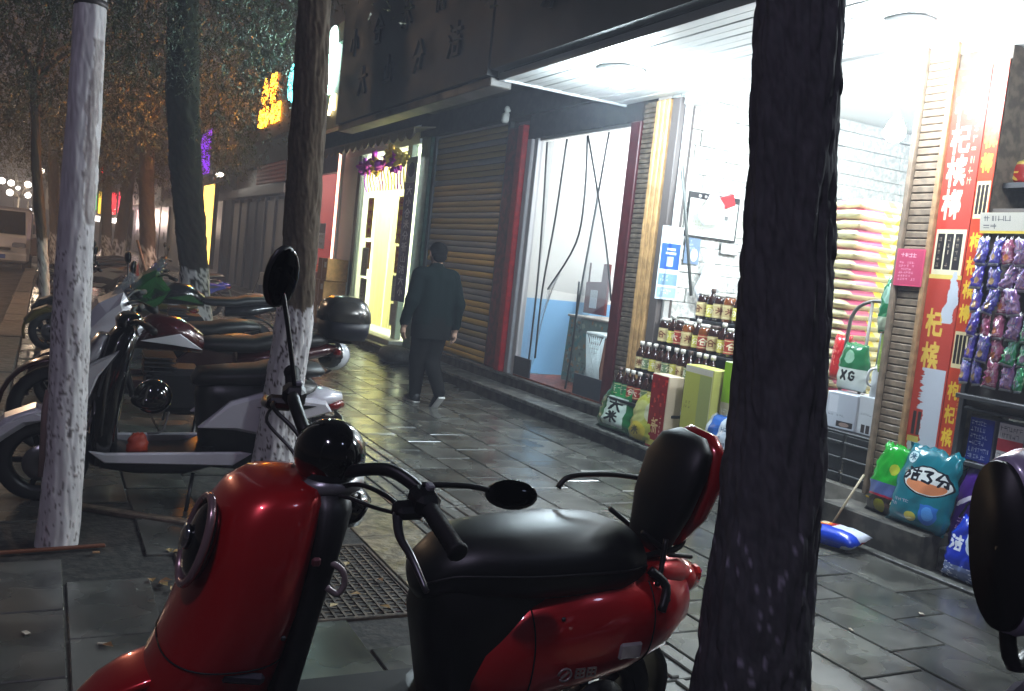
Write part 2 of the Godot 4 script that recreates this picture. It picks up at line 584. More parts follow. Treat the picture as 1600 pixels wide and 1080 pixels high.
func make_steps():
	var conc := grainy(Color(0.25, 0.25, 0.24), Color(0.40, 0.40, 0.38), 0.55, 0.03, 0.7, 2.0, 71, 0.3)
	var rough := grainy(Color(0.18, 0.17, 0.155), Color(0.30, 0.285, 0.26), 0.7, 0.04, 0.6, 1.0, 72)
	var st: Node3D = struct(group_node("shop_step"))
	# long low kerb step, stone slabs on a dark riser
	build_span("riser", Vector3(4.62, -0.05, -30), Vector3(5.0, 0.10, -4.42), rough, st)
	var z := -4.42
	var k := 0
	while z > -30:
		var l := 0.98 + 0.12 * sin(k * 1.7)
		build_span("slab", Vector3(4.59 + 0.008 * sin(k * 3.1), 0.10, z - l + 0.008), Vector3(5.2, 0.135 + 0.004 * sin(k * 5.0), z), conc, st, 0.006)
		z -= l
		k += 1
	# upper step under the doors
	build_span("riser", Vector3(4.93, 0.12, -12.9), Vector3(5.4, 0.235, -7.3), rough, st)
	z = -7.3
	while z > -12.8:
		var l := 1.1
		build_span("slab", Vector3(4.90, 0.235, maxf(z - l + 0.006, -12.9)), Vector3(5.45, 0.265, z), conc, st, 0.006)
		z -= l
	# the block under the detergent bags
	build_span("block", Vector3(4.70, -0.05, -4.40), Vector3(5.15, 0.2, -3.60), rough, st, 0.012)
	build_span("slab", Vector3(4.84, -0.05, -3.595), Vector3(5.6, 0.13, 1.0), conc, st, 0.01)
	build_span("kerb_strip", Vector3(4.62, -0.05, -4.40), Vector3(4.695, 0.012, -2.2), conc, st, 0.004)

# ---------- lamps ----------
func ceiling_lamp(at: Vector3, r: float, energy: float, col: Color, label: String, bright := 14.0) -> Node3D:
	var t := thing("ceiling_lamp", label, "ceiling lamp", at)
	var b := MB.new()
	b.lathe([Vector2(r * 0.5, 0.0), Vector2(r * 1.02, 0.0), Vector2(r * 1.04, -0.03), Vector2(r * 0.96, -0.035)], 28)
	build(b, "base", mt(Color(0.85, 0.85, 0.85), 0.4), t)
	b = MB.new()
	b.lathe([Vector2(r * 0.95, -0.034), Vector2(r * 0.95, -0.08), Vector2(r * 0.8, -0.11), Vector2(r * 0.5, -0.13), Vector2(0.01, -0.135)], 28)
	build(b, "lamp_shade", glow(col, bright), t)
	omni(t, Vector3(0, -0.26, 0), energy, col, r)
	return t

# raised strokes of a character as one mesh on a plane x = const facing -x
func glyph_mesh(name: String, s: float, th: float, depth: float) -> ArrayMesh:
	var b := MB.new()
	var all: Array = GLYPHS[name].duplicate()
	if name in ["gou", "qi", "bin", "lang"]: all.append_array(GLYPHS["mu"])
	for st in all:
		for i in range(0, st.size() - 2, 2):
			var a := Vector3(0, -st[i + 1] * s * 0.01, st[i] * s * 0.01)
			var c := Vector3(0, -st[i + 3] * s * 0.01, st[i + 2] * s * 0.01)
			var d := (c - a)
			var l := d.length()
			if l < 0.001: continue
			d /= l
			var bs := Basis(Vector3.RIGHT, d.cross(Vector3.RIGHT).normalized(), d)
			b.box((a + c) / 2, Vector3(depth * (1.0 + 0.02 * i), th, l + th), 0.0, bs)
	return b.done()

func lit_band(b: MB, x: float, z0: float, z1: float, y0: float, y1: float):
	b.box(Vector3(x, (y0 + y1) / 2, (z0 + z1) / 2), Vector3(0.03, y1 - y0, absf(z1 - z0)))

const FX := 4.95   # the line of the shop fronts
func make_row():
	var dark := grainy(Color(0.10, 0.095, 0.09), Color(0.16, 0.15, 0.14), 0.7, 0.03, 0.6, 1.0, 81)
	var white := mt(Color(0.86, 0.86, 0.84), 0.5)
	var stone := []
	for k in 3: stone.append(grainy(Color(0.74 + 0.03 * k, 0.75 + 0.03 * k, 0.72 + 0.03 * k), Color(0.86, 0.86, 0.84), 0.55, 0.04, 1.2, 4.0, 91 + k))
	# ================= grocery =================
	var g := thing("grocery_shop", "open grocery shop with white stone wall, ribbed pillars and lit soffit", "shop", Vector3(FX, 0, -5.6))
	var off := Vector3(FX, 0, -5.6)
	var floor_mat := grainy(Color(0.42, 0.40, 0.37), Color(0.52, 0.50, 0.47), 0.35, 0.03, 0.7, 0.6, 95)
	part_span(g, off, "floor", Vector3(4.96, 0.0, -6.95), Vector3(8.4, 0.258, -2.0), floor_mat)
	part_span(g, off, "side_wall", Vector3(5.06, 0.0, -7.15), Vector3(8.4, 3.6, -7.03), mt(Color(0.78, 0.78, 0.76), 0.8))
	part_span(g, off, "back_wall", Vector3(8.4, 0.0, -7.15), Vector3(8.5, 3.6, 0.5), white)
	part_span(g, off, "ceiling", Vector3(4.97, 3.36, -7.15), Vector3(8.5, 3.45, 0.5), white)
	part_span(g, off, "ceiling_beam", Vector3(4.98, 3.12, -6.85), Vector3(5.10, 3.355, -0.5), mt(Color(0.72, 0.71, 0.69), 0.6))
	# stone blocks of the side wall, each its own piece
	var y := 0.30
	var row := 0
	while y < 3.30:
		var h: float = [0.13, 0.15, 0.11, 0.14][row % 4]
		var x: float = 5.08 - [0.0, 0.17, 0.08, 0.25, 0.12][row % 5]
		while x < 8.3:
			var l: float = rng.randf_range(0.30, 0.52)
			var x0 := maxf(x, 5.07)
			var x1 := minf(x + l, 8.38)
			if x1 - x0 > 0.05:
				var d := rng.randf_range(0.012, 0.045)
				var o := obj("stone_block", boxed(Vector3.ZERO, Vector3(x1 - x0 - 0.004, minf(h, 3.33 - y) - 0.004, 0.04 + d), 0.004), stone[rng.randi_range(0, 2)], g)
				o.position = Vector3((x0 + x1) / 2, y + h / 2, -7.03 + (0.04 + d) / 2 - 0.01) - off
				o.rotation = Vector3(rng.randfn(0, 0.012), rng.randfn(0, 0.01), 0)
			x += l
		y += h
		row += 1
	# soffit of ribbed white strips
	var soff := mt(Color(0.62, 0.62, 0.61), 0.4)
	var k := 0
	var sx := 3.61
	while sx < 4.94:
		part_span(g, off, "soffit_strip", Vector3(sx, 3.2 + 0.004 * (k % 2), -7.74), Vector3(minf(sx + 0.096, 4.95), 3.235, 0.6), soff, 0.006)
		sx += 0.1
		k += 1
	part_span(g, off, "edge_trim", Vector3(3.60, 3.185, -7.775), Vector3(4.95, 3.25, -7.745), mt(Color(0.6, 0.6, 0.6), 0.4))
	part_span(g, off, "edge_trim", Vector3(3.575, 3.185, -7.775), Vector3(3.605, 3.25, 0.6), mt(Color(0.6, 0.6, 0.6), 0.4))
	part_span(g, off, "soffit_backing", Vector3(3.6, 3.24, -7.74), Vector3(4.95, 3.30, 0.6), dark)
	# signboard above
	var board := grainy(Color(0.075, 0.078, 0.08), Color(0.11, 0.112, 0.115), 0.6, 0.02, 0.5, 0.8, 97)
	part_span(g, off, "signboard", Vector3(3.46, 3.26, -7.75), Vector3(3.57, 5.0, 0.6), board)
	part_span(g, off, "upper_wall", Vector3(4.9, 3.46, -7.75), Vector3(5.1, 7.5, 0.6), dark)
	var letter := mt(Color(0.125, 0.125, 0.125), 0.6)
	var gi := 0
	for n in ["da", "mi", "he", "xin", "shan", "fen", "jie", "xiao"]:
		var o := obj("letter", glyph_mesh(n, 0.36, 0.032, 0.03), letter, g)
		o.position = Vector3(3.445, 3.95 if gi % 2 else 4.5, -7.4 + gi * 0.55) - off
		gi += 1
	# pillar with wooden slats beside the opening
	var brown := grainy(Color(0.30, 0.26, 0.22), Color(0.40, 0.35, 0.30), 0.55, 0.03, 1.0, 1.0, 99)
	var wood := grainy(Color(0.62, 0.47, 0.30), Color(0.74, 0.58, 0.39), 0.4, 0.01, 1.5, 0.6, 100)
	part_span(g, off, "pillar", Vector3(5.0, 0.13, -7.46), Vector3(5.3, 3.2, -7.02), brown)
	for i in 3:
		part_span(g, off, "wood_slat", Vector3(4.93, 0.20, -7.215 + i * 0.075), Vector3(5.0, 3.18, -7.155 + i * 0.075), wood, 0.008)
	part_span(g, off, "jamb", Vector3(4.945, 0.2, -6.98), Vector3(5.12, 3.18, -6.86), mt(Color(0.33, 0.30, 0.29), 0.5), 0.006)
	part_span(g, off, "jamb_liner", Vector3(5.0, 0.2, -6.855), Vector3(5.06, 3.15, -6.82), mt(Color(0.78, 0.78, 0.77), 0.3, 0.3), 0.004)
	for i in 62:
		part_span(g, off, "rib", Vector3(4.965, 0.27 + i * 0.047, -7.45), Vector3(5.0, 0.27 + i * 0.047 + 0.042, -7.225), brown, 0.006)
	# right hand pillar: ribbed shutter panel, then the posters' plain face
	part_span(g, off, "pillar", Vector3(4.985, 0.262, -4.30), Vector3(5.45, 3.2, -3.69), brown)
	var tan_ := grainy(Color(0.44, 0.37, 0.31), Color(0.53, 0.46, 0.39), 0.5, 0.03, 1.0, 0.8, 101)
	for i in 60:
		part_span(g, off, "rib", Vector3(4.97, 0.275 + i * 0.0485, -4.265), Vector3(4.985, 0.275 + i * 0.0485 + 0.044, -4.085), tan_, 0.006)
	part_span(g, off, "corner_trim", Vector3(4.945, 0.262, -4.305), Vector3(4.984, 3.19, -4.27), tan_, 0.005)
	part_span(g, off, "corner_trim", Vector3(4.945, 0.262, -4.08), Vector3(4.984, 3.19, -4.045), grainy(Color(0.58, 0.45, 0.32), Color(0.66, 0.52, 0.38), 0.45, 0.03, 1.0, 0.5, 102), 0.005)
	part_span(g, off, "partition", Vector3(5.45, 0.262, -4.16), Vector3(6.6, 3.36, -4.06), white)
	# lamps
	ceiling_lamp(Vector3(4.06, 3.198, -6.5), 0.19, 4.2, Color(0.88, 0.96, 1.0), "blazing round lamp under the soffit above the strip curtain", 40.0)
	ceiling_lamp(Vector3(4.45, 3.198, -4.0), 0.14, 2.2, Color(0.92, 0.97, 1.0), "round soffit lamp above the red poster pillar", 30.0)
	ceiling_lamp(Vector3(4.2, 3.198, -2.2), 0.14, 2.2, Color(0.92, 0.97, 1.0), "round soffit lamp above the snack rack", 30.0)
	var pb := thing("hanging_bulb", "dazzling white bulb hanging inside the grocery shop", "light bulb", on_x(1400, 195, 5.5))
	var b := MB.new()
	b.lathe([Vector2(0.015, 0.10), Vector2(0.022, 0.09), Vector2(0.024, 0.05)], 14)
	build(b, "socket", mt(Color(0.8, 0.8, 0.8), 0.4), pb)
	obj("cord", tubed([Vector3(0, 0.1, 0), Vector3(0, 0.5, 0)], 0.004, 6), mt(Color(0.75, 0.75, 0.75), 0.5), pb)
	b = MB.new()
	b.lathe([Vector2(0.024, 0.05), Vector2(0.05, 0.02), Vector2(0.075, -0.04), Vector2(0.07, -0.09), Vector2(0.04, -0.12), Vector2(0.004, -0.13)], 20)
	build(b, "bulb", glow(Color(0.93, 0.98, 1.0), 60.0), pb)
	omni(pb, Vector3(0, -0.05, 0), 4.0, Color(0.92, 0.97, 1.0), 0.07)
	# ================= white tea room with the strip curtain =================
	var w := thing("white_shop_room", "white shop room with blue skirting paint behind a strip curtain", "shop", Vector3(FX, 0, -8.6))
	off = Vector3(FX, 0, -8.6)
	part_span(w, off, "floor", Vector3(5.46, 0.1, -9.9), Vector3(8.4, 0.256, -7.5), grainy(Color(0.34, 0.22, 0.17), Color(0.44, 0.30, 0.23), 0.4, 0.03, 0.8, 0.5, 105))
	part_span(w, off, "threshold", Vector3(4.96, 0.268, -9.56), Vector3(5.6, 0.285, -7.64), grainy(Color(0.45, 0.22, 0.17), Color(0.55, 0.30, 0.23), 0.5, 0.04, 1.0, 1.0, 106))
	part_span(w, off, "side_wall", Vector3(5.15, 0.2, -9.98), Vector3(8.4, 3.4, -9.86), white)
	part_span(w, off, "blue_dado", Vector3(5.16, 0.258, -9.858), Vector3(8.39, 1.18, -9.850), mt(Color(0.50, 0.70, 0.86), 0.5))
	part_span(w, off, "back_wall", Vector3(8.2, 0.2, -9.9), Vector3(8.3, 3.4, -7.2), white)
	part_span(w, off, "side_wall", Vector3(5.31, 0.2, -7.5), Vector3(8.4, 3.4, -7.4), white)
	part_span(w, off, "ceiling", Vector3(5.1, 3.3, -9.98), Vector3(8.4, 3.4, -7.2), white)
	part_span(w, off, "lintel", Vector3(4.96, 3.03, -9.8), Vector3(5.12, 3.3, -7.46), dark)
	part_span(w, off, "upper_wall", Vector3(4.9, 3.3, -13.3), Vector3(5.1, 7.5, -7.76), dark)
	var redm := grainy(Color(0.34, 0.07, 0.08), Color(0.44, 0.10, 0.11), 0.45, 0.03, 0.8, 0.8, 107)
	part_span(w, off, "door_frame", Vector3(4.955, 0.265, -7.64), Vector3(5.08, 3.03, -7.47), grainy(Color(0.24, 0.07, 0.09), Color(0.30, 0.09, 0.11), 0.4, 0.03, 0.8, 0.5, 108), 0.008)
	part_span(w, off, "door_frame", Vector3(4.955, 0.265, -9.80), Vector3(5.04, 3.03, -9.70), mt(Color(0.62, 0.62, 0.63), 0.35, 0.4), 0.006)
	part_span(w, off, "door_frame", Vector3(4.975, 0.265, -9.66), Vector3(5.05, 3.03, -9.57), mt(Color(0.72, 0.72, 0.73), 0.35, 0.4), 0.006)
	part_span(w, off, "kick_plate", Vector3(4.96, 0.286, -9.56), Vector3(4.98, 0.50, -9.16), mt(Color(0.30, 0.32, 0.35), 0.35, 0.5), 0.004)
	part_span(w, off, "kick_plate", Vector3(4.96, 0.286, -8.18), Vector3(4.98, 0.50, -7.65), mt(Color(0.30, 0.32, 0.35), 0.35, 0.5), 0.004)
	part_span(w, off, "pillar", Vector3(4.96, 0.265, -10.36), Vector3(5.3, 3.2, -9.98), redm, 0.01)
	part_span(w, off, "pillar_trim", Vector3(4.90, 0.265, -9.975), Vector3(5.1, 3.2, -9.83), grainy(Color(0.48, 0.06, 0.07), Color(0.58, 0.09, 0.10), 0.35, 0.03, 0.8, 0.5, 109), 0.012)
	ceiling_lamp(Vector3(6.6, 3.298, -8.7), 0.2, 3.0, Color(0.96, 0.98, 1.0), "round ceiling lamp inside the white room", 6.0)
	strip_curtain()
	white_room_things()
	# security camera with two lobes on the red pillar
	var cp := on_x(792, 178, 4.86)
	var sc := thing("security_camera", "small white security camera on top of the red pillar", "camera", cp)
	b = MB.new()
	b.ball(Vector3(0, 0.05, 0), Vector3(0.035, 0.045, 0.035))
	build(b, "mount", white, sc)
	b = MB.new()
	b.loft([[Vector3(0, 0.02, 0), Vector3(0.02, 0, 0), Vector3(0, 0, 0.02), 2.5], [Vector3(-0.01, 0, 0), Vector3(0.04, 0, 0), Vector3(0, 0, 0.04), 3.0], [Vector3(-0.015, -0.09, 0), Vector3(0.042, 0, 0), Vector3(0, 0, 0.042), 3.0], [Vector3(-0.015, -0.11, 0), Vector3(0.03, 0, 0), Vector3(0, 0, 0.03), 2.5]], 16)
	build(b, "camera_body", white, sc)
	obj("bracket", span(Vector3(0, 0.03, -0.012), Vector3(0.12, 0.055, 0.012)), white, sc)
	# ================= closed shutter =================
	var s := thing("shuttered_shop", "closed shop with a grimy roller shutter of gold and grey slats", "shop", Vector3(FX, 0, -11.6))
	off = Vector3(FX, 0, -11.6)
	var slat_m := [mt(Color(0.80, 0.66, 0.30), 0.34, 0.3), mt(Color(0.54, 0.54, 0.54), 0.3, 0.4), mt(Color(0.62, 0.54, 0.34), 0.36, 0.3)]
	for i in 40:
		var yy := 0.27 + i * 0.077
		var b2 := MB.new()
		b2.smooth()
		var prev := []
		for q in 7:
			var a := PI * q / 6.0
			prev.append(Vector2(5.02 - 0.014 * sin(a), 0.036 - 0.036 * cos(a)))
		for q in 6:
			var p0: Vector2 = prev[q]; var p1: Vector2 = prev[q + 1]
			b2.quad(Vector3(p0.x - off.x, p0.y, 1.18), Vector3(p0.x - off.x, p0.y, -1.16), Vector3(p1.x - off.x, p1.y, -1.16), Vector3(p1.x - off.x, p1.y, 1.18))
		var gold := [0, 0, 1, 1, 2, 1, 0, 1][i % 8] as int
		var o := build(b2, "shutter_slat", slat_m[gold if i < 22 else (2 if i % 3 else 1)], s)
		o.position.y = yy
	part_span(s, off, "backing", Vector3(5.03, 0.2, -12.9), Vector3(5.1, 3.4, -10.38), dark)
	part_span(s, off, "guide_rail", Vector3(4.98, 0.265, -12.86), Vector3(5.04, 3.35, -12.77), mt(Color(0.32, 0.33, 0.33), 0.4, 0.6), 0.005)
	part_span(s, off, "guide_rail", Vector3(4.985, 0.265, -10.43), Vector3(5.04, 3.35, -10.37), mt(Color(0.32, 0.33, 0.33), 0.4, 0.6), 0.005)
	var green := grainy(Color(0.13, 0.27, 0.22), Color(0.18, 0.34, 0.28), 0.45, 0.03, 0.8, 0.6, 114)
	part_span(s, off, "pillar", Vector3(4.93, 0.136, -13.25), Vector3(5.3, 3.4, -12.87), green, 0.01)
	part_span(s, off, "shutter_box", Vector3(4.90, 3.35, -12.9), Vector3(5.2, 3.62, -10.3), dark)
	part_span(s, off, "signboard", Vector3(3.46, 3.22, -12.75), Vector3(3.57, 5.0, -7.8), grainy(Color(0.075, 0.075, 0.075), Color(0.11, 0.11, 0.11), 0.6, 0.02, 0.5, 0.8, 115))
	part_span(s, off, "awning_roof", Vector3(3.57, 3.6, -12.75), Vector3(4.9, 3.66, -7.8), dark)
	part_span(s, off, "signboard_ledge", Vector3(3.50, 3.13, -12.75), Vector3(3.72, 3.215, -7.8), grainy(Color(0.22, 0.20, 0.18), Color(0.30, 0.28, 0.26), 0.5, 0.02, 0.5, 0.8, 116), 0.01)
	gi = 0
	for n in ["xiao", "da", "he", "shan", "mi", "fen", "xin", "jie"]:
		var o := obj("letter", glyph_mesh(n, 0.36, 0.032, 0.03), letter, s)
		o.position = Vector3(3.445, 3.85 if gi % 2 else 4.4, -12.3 + gi * 0.5) - off
		gi += 1
	bright_shop(dark)
	red_shop(dark)
	far_row(dark)

func part_span(parent: Node3D, off: Vector3, called: String, a: Vector3, b: Vector3, m: Material, bev := 0.0) -> MeshInstance3D:
	var o := obj(called, boxed(Vector3.ZERO, (b - a).abs(), bev), m, parent)
	o.position = (a + b) / 2 - off
	return o

func strip_curtain():
	var t := thing("strip_curtain", "clear plastic strip curtain with dark edges in the white doorway", "curtain", Vector3(5.0, 0, -8.6))
	var film := clear(Color(0.86, 0.90, 0.92), 0.20, 0.12)
	var edge := mt(Color(0.16, 0.17, 0.17), 0.4)
	# pixel paths of the dark strip edges, top to bottom
	var lines := [[855, 222, 848, 340, 838, 460, 822, 598], [886, 217, 868, 340, 848, 450, 836, 560], [918, 212, 914, 300, 900, 380, 856, 452], [919, 212, 934, 300, 948, 390, 955, 470], [952, 206, 930, 330, 910, 440, 899, 505], [905, 440, 899, 505, 890, 570, 880, 622]]
	var prev := []
	for i in lines.size():
		var l: Array = lines[i]
		var pts := []
		for k in range(0, l.size(), 2):
			var p := on_x(l[k], l[k + 1], 4.985 + 0.012 * i)
			pts.append(p - t.position)
		var c := curve(pts, 5)
		obj("strip_edge", tubed(c, 0.011, 6), edge, t)
		if i > 0 and i < 5 and prev.size() == c.size():
			var b := MB.new()
			b.smooth()
			for k in c.size() - 1:
				b.quad(prev[k], prev[k + 1], c[k + 1], c[k])
			build(b, "strip", film, t)
		prev = c
	# leftmost strip, with a curled lower edge
	var b2 := MB.new()
	b2.smooth()
	for k in 12:
		for j in 6:
			var q := []
			for e in [[0, 0], [1, 0], [1, 1], [0, 1]]:
				var v: float = (k + e[0]) / 12.0
				var u: float = (j + e[1]) / 6.0
				q.append(Vector3(0.02 * sin(u * 5.0 + v * 6.0) * v, lerpf(3.02, 0.30, v), lerpf(-0.94, -0.62 - 0.06 * v, u)))
			b2.quad(q[0], q[1], q[2], q[3])
	build(b2, "strip", film, t)
	obj("rail", span(Vector3(-0.01, 3.0, -0.95), Vector3(0.03, 3.03, 0.95)), mt(Color(0.5, 0.5, 0.5), 0.4, 0.6), t)

func white_room_things():
	# counter table under a patterned cloth
	var t := thing("table", "small table with teal and brown patterned cloth behind the strip curtain", "table", Vector3(5.75, 0.256, -8.62))
	var im := blank(128, 128, Color(0.42, 0.50, 0.48))
	var r := RandomNumberGenerator.new(); r.seed = 5
	for k in 260: oval(im, r.randf_range(4, 124), r.randf_range(4, 124), r.randf_range(1, 5), r.randf_range(1, 5), [Color(0.30, 0.50, 0.50), Color(0.56, 0.62, 0.58), Color(0.58, 0.46, 0.36), Color(0.30, 0.36, 0.38)][r.randi_range(0, 3)])
	var cloth := print_mat(im, 0.5)
	var b := MB.new()
	b.flat()
	var hw := 0.36; var hd := 0.5; var h := 0.78
	b.card(Vector3(-hw, h, -hd), Vector3(-hw, h, hd), Vector3(-hw - 0.02, 0.05, hd), Vector3(-hw - 0.03, 0.05, -hd), 0.02)
	b.card(Vector3(-hw, h, hd + 0.001), Vector3(hw, h, hd + 0.001), Vector3(hw, 0.05, hd + 0.02), Vector3(-hw - 0.02, 0.05, hd + 0.02), 0.02)
	build(b, "tablecloth", cloth, t)
	obj("tabletop", boxed(Vector3(0, h + 0.012, 0), Vector3(0.76, 0.024, 1.04), 0.005), mt(Color(0.62, 0.60, 0.57), 0.35), t)
	for s in [[-0.3, -0.44], [0.3, -0.44], [-0.3, 0.44], [0.3, 0.44]]:
		obj("leg", boxed(Vector3(s[0], h / 2, s[1]), Vector3(0.04, h, 0.04)), mt(Color(0.3, 0.2, 0.15), 0.5), t)
	# lattice basket in front
	var bk := thing("lattice_basket", "white plastic lattice basket beside the patterned table", "basket", Vector3(5.25, 0.287, -8.10))
	var wm := mt(Color(0.80, 0.84, 0.84), 0.35)
	for d in [-1, 1]:
		for k in 12:
			var x0 := -0.25 + k * 0.0455
			var p0 := Vector3(-0.12, 0.02, clampf(x0 - 0.18 * d, -0.17, 0.17))
			var p1 := Vector3(-0.13, 0.62, clampf(x0 + 0.18 * d, -0.17, 0.17))
			if p0.distance_to(p1) > 0.3: obj("lattice_bar", tubed([p0 + Vector3(0.004 * d, 0, 0), p1 + Vector3(0.004 * d, 0, 0)], 0.007, 5), wm, bk)
	obj("shell", span(Vector3(-0.112, 0.0, -0.165), Vector3(0.12, 0.6, 0.165), 0.02), mt(Color(0.45, 0.30, 0.24), 0.5), bk)
	obj("rim", span(Vector3(-0.14, 0.61, -0.18), Vector3(0.13, 0.65, 0.18), 0.012), wm, bk)
	# red cabinet / chair on the table
	var cc := on_x(930, 480, 6.0)
	var rc := thing("red_board", "dark red board with a white oval on the patterned table", "board", Vector3(6.0, 1.06, cc.z))
	b = MB.new()
	b.slab(poly([-0.24, 0, 0.24, 0, 0.24, 0.62, 0.12, 0.62, 0.1, 0.4, -0.24, 0.38]), -0.02, 0.02, 0.006, Transform3D(Basis(Vector3.UP, -PI / 2), Vector3.ZERO))
	build(b, "panel", mt(Color(0.40, 0.10, 0.09), 0.4), rc)
	obj("post", tubed([Vector3(0, 0.36, -0.21), Vector3(0, 0.62, -0.21)], 0.012, 6), mt(Color(0.28, 0.08, 0.07), 0.4), rc)
	obj("oval_plate", boxed(Vector3(-0.026, 0.18, -0.02), Vector3(0.012, 0.22, 0.16), 0.005), mt(Color(0.80, 0.83, 0.86), 0.3), rc)
	# water jug
	var wp := on_x(878, 486, 5.85)
	var jug := thing("water_jug", "white jug with a blue cap on the patterned table", "jug", Vector3(5.85, 1.06, wp.z))
	b = MB.new()
	b.lathe([Vector2(0.10, 0.0), Vector2(0.105, 0.02), Vector2(0.10, 0.14), Vector2(0.085, 0.2), Vector2(0.05, 0.24)], 18)
	build(b, "body", mt(Color(0.86, 0.88, 0.90), 0.3), jug)
	b = MB.new()
	b.lathe([Vector2(0.055, 0.235), Vector2(0.055, 0.275), Vector2(0.045, 0.285)], 14)
	build(b, "cap", mt(Color(0.30, 0.55, 0.85), 0.4), jug)
	var hb := MB.new()
	hb.tube(curve([Vector3(-0.09, 0.18, 0), Vector3(-0.15, 0.16, 0), Vector3(-0.15, 0.06, 0), Vector3(-0.1, 0.04, 0)], 4), 0.01, 6)
	build(hb, "handle", mt(Color(0.82, 0.84, 0.86), 0.35), jug)
	# notices on the far side wall, seen through the curtain
	im = blank(192, 128, Color(0.80, 0.83, 0.84))
	im.fill_rect(Rect2i(0, 0, 192, 5), Color(0.3, 0.36, 0.38)); im.fill_rect(Rect2i(0, 123, 192, 5), Color(0.3, 0.36, 0.38))
	small_print(im, 14, 20, 150, 50, 8, Color(0.55, 0.58, 0.6), 3)
	im.fill_rect(Rect2i(140, 86, 34, 28), Color(0.4, 0.42, 0.42))
	wall_card("wall_notice", "pale framed notice on the white wall behind the strip curtain", [917, 290, 974, 292, 966, 356, 912, 352], 8.15, im, "notice")
	im = blank(64, 96, Color(0.90, 0.90, 0.90))
	oval(im, 32, 30, 22, 22, Color(0.80, 0.22, 0.22)); oval(im, 32, 30, 16, 16, Color(0.92, 0.90, 0.90))
	stroke(im, [20, 20, 80, 80], 12, 10, 40, 4, Color(0.80, 0.22, 0.22)); im.fill_rect(Rect2i(22, 28, 18, 4), Color(0.2, 0.2, 0.2))
	small_print(im, 8, 62, 50, 28, 7, Color(0.75, 0.3, 0.3), 8)
	wall_card("no_smoking_sign", "small no smoking sign on the white wall behind the strip curtain", [948, 360, 962, 360, 959, 384, 945, 384], 8.14, im, "sign")

# a thin printed card on the plane x = X; the pixel corners give its outline there
func wall_card(called: String, label: String, q: Array, x: float, im: Image, category: String, group := "", thick := 0.006, rough := 0.5) -> MeshInstance3D:
	var a := on_x(q[0], q[1], x); var b2 := on_x(q[2], q[3], x)
	var c := on_x(q[4], q[5], x); var d := on_x(q[6], q[7], x)
	var mid := (a + b2 + c + d) / 4
	# keep its edges upright and level, as printed sheets hang
	var z0 := (a.z + d.z) / 2; var z1 := (b2.z + c.z) / 2
	var y1 := (a.y + b2.y) / 2; var y0 := (c.y + d.y) / 2
	var mb := MB.new()
	mb.card(Vector3(0, y1 - mid.y, z0 - mid.z), Vector3(0, y1 - mid.y, z1 - mid.z), Vector3(0, y0 - mid.y, z1 - mid.z), Vector3(0, y0 - mid.y, z0 - mid.z), thick)
	var o := build(mb, called, print_mat(im, rough))
	o.position = mid
	tag(o, label, category, group)
	return o
func side_card(called: String, label: String, q: Array, z: float, im: Image, category: String, thick := 0.006, rough := 0.5) -> MeshInstance3D:
	# the same on a wall of constant z facing the street's near end (+z)
	var a := on_z(q[0], q[1], z); var b2 := on_z(q[2], q[3], z)
	var c := on_z(q[4], q[5], z); var d := on_z(q[6], q[7], z)
	var mid := (a + b2 + c + d) / 4
	var x0 := (a.x + d.x) / 2; var x1 := (b2.x + c.x) / 2
	var y1 := (a.y + b2.y) / 2; var y0 := (c.y + d.y) / 2
	var mb := MB.new()
	mb.card(Vector3(x0 - mid.x, y1 - mid.y, 0), Vector3(x1 - mid.x, y1 - mid.y, 0), Vector3(x1 - mid.x, y0 - mid.y, 0), Vector3(x0 - mid.x, y0 - mid.y, 0), thick)
	var o := build(mb, called, print_mat(im, rough))
	o.position = mid
	tag(o, label, category)
	return o

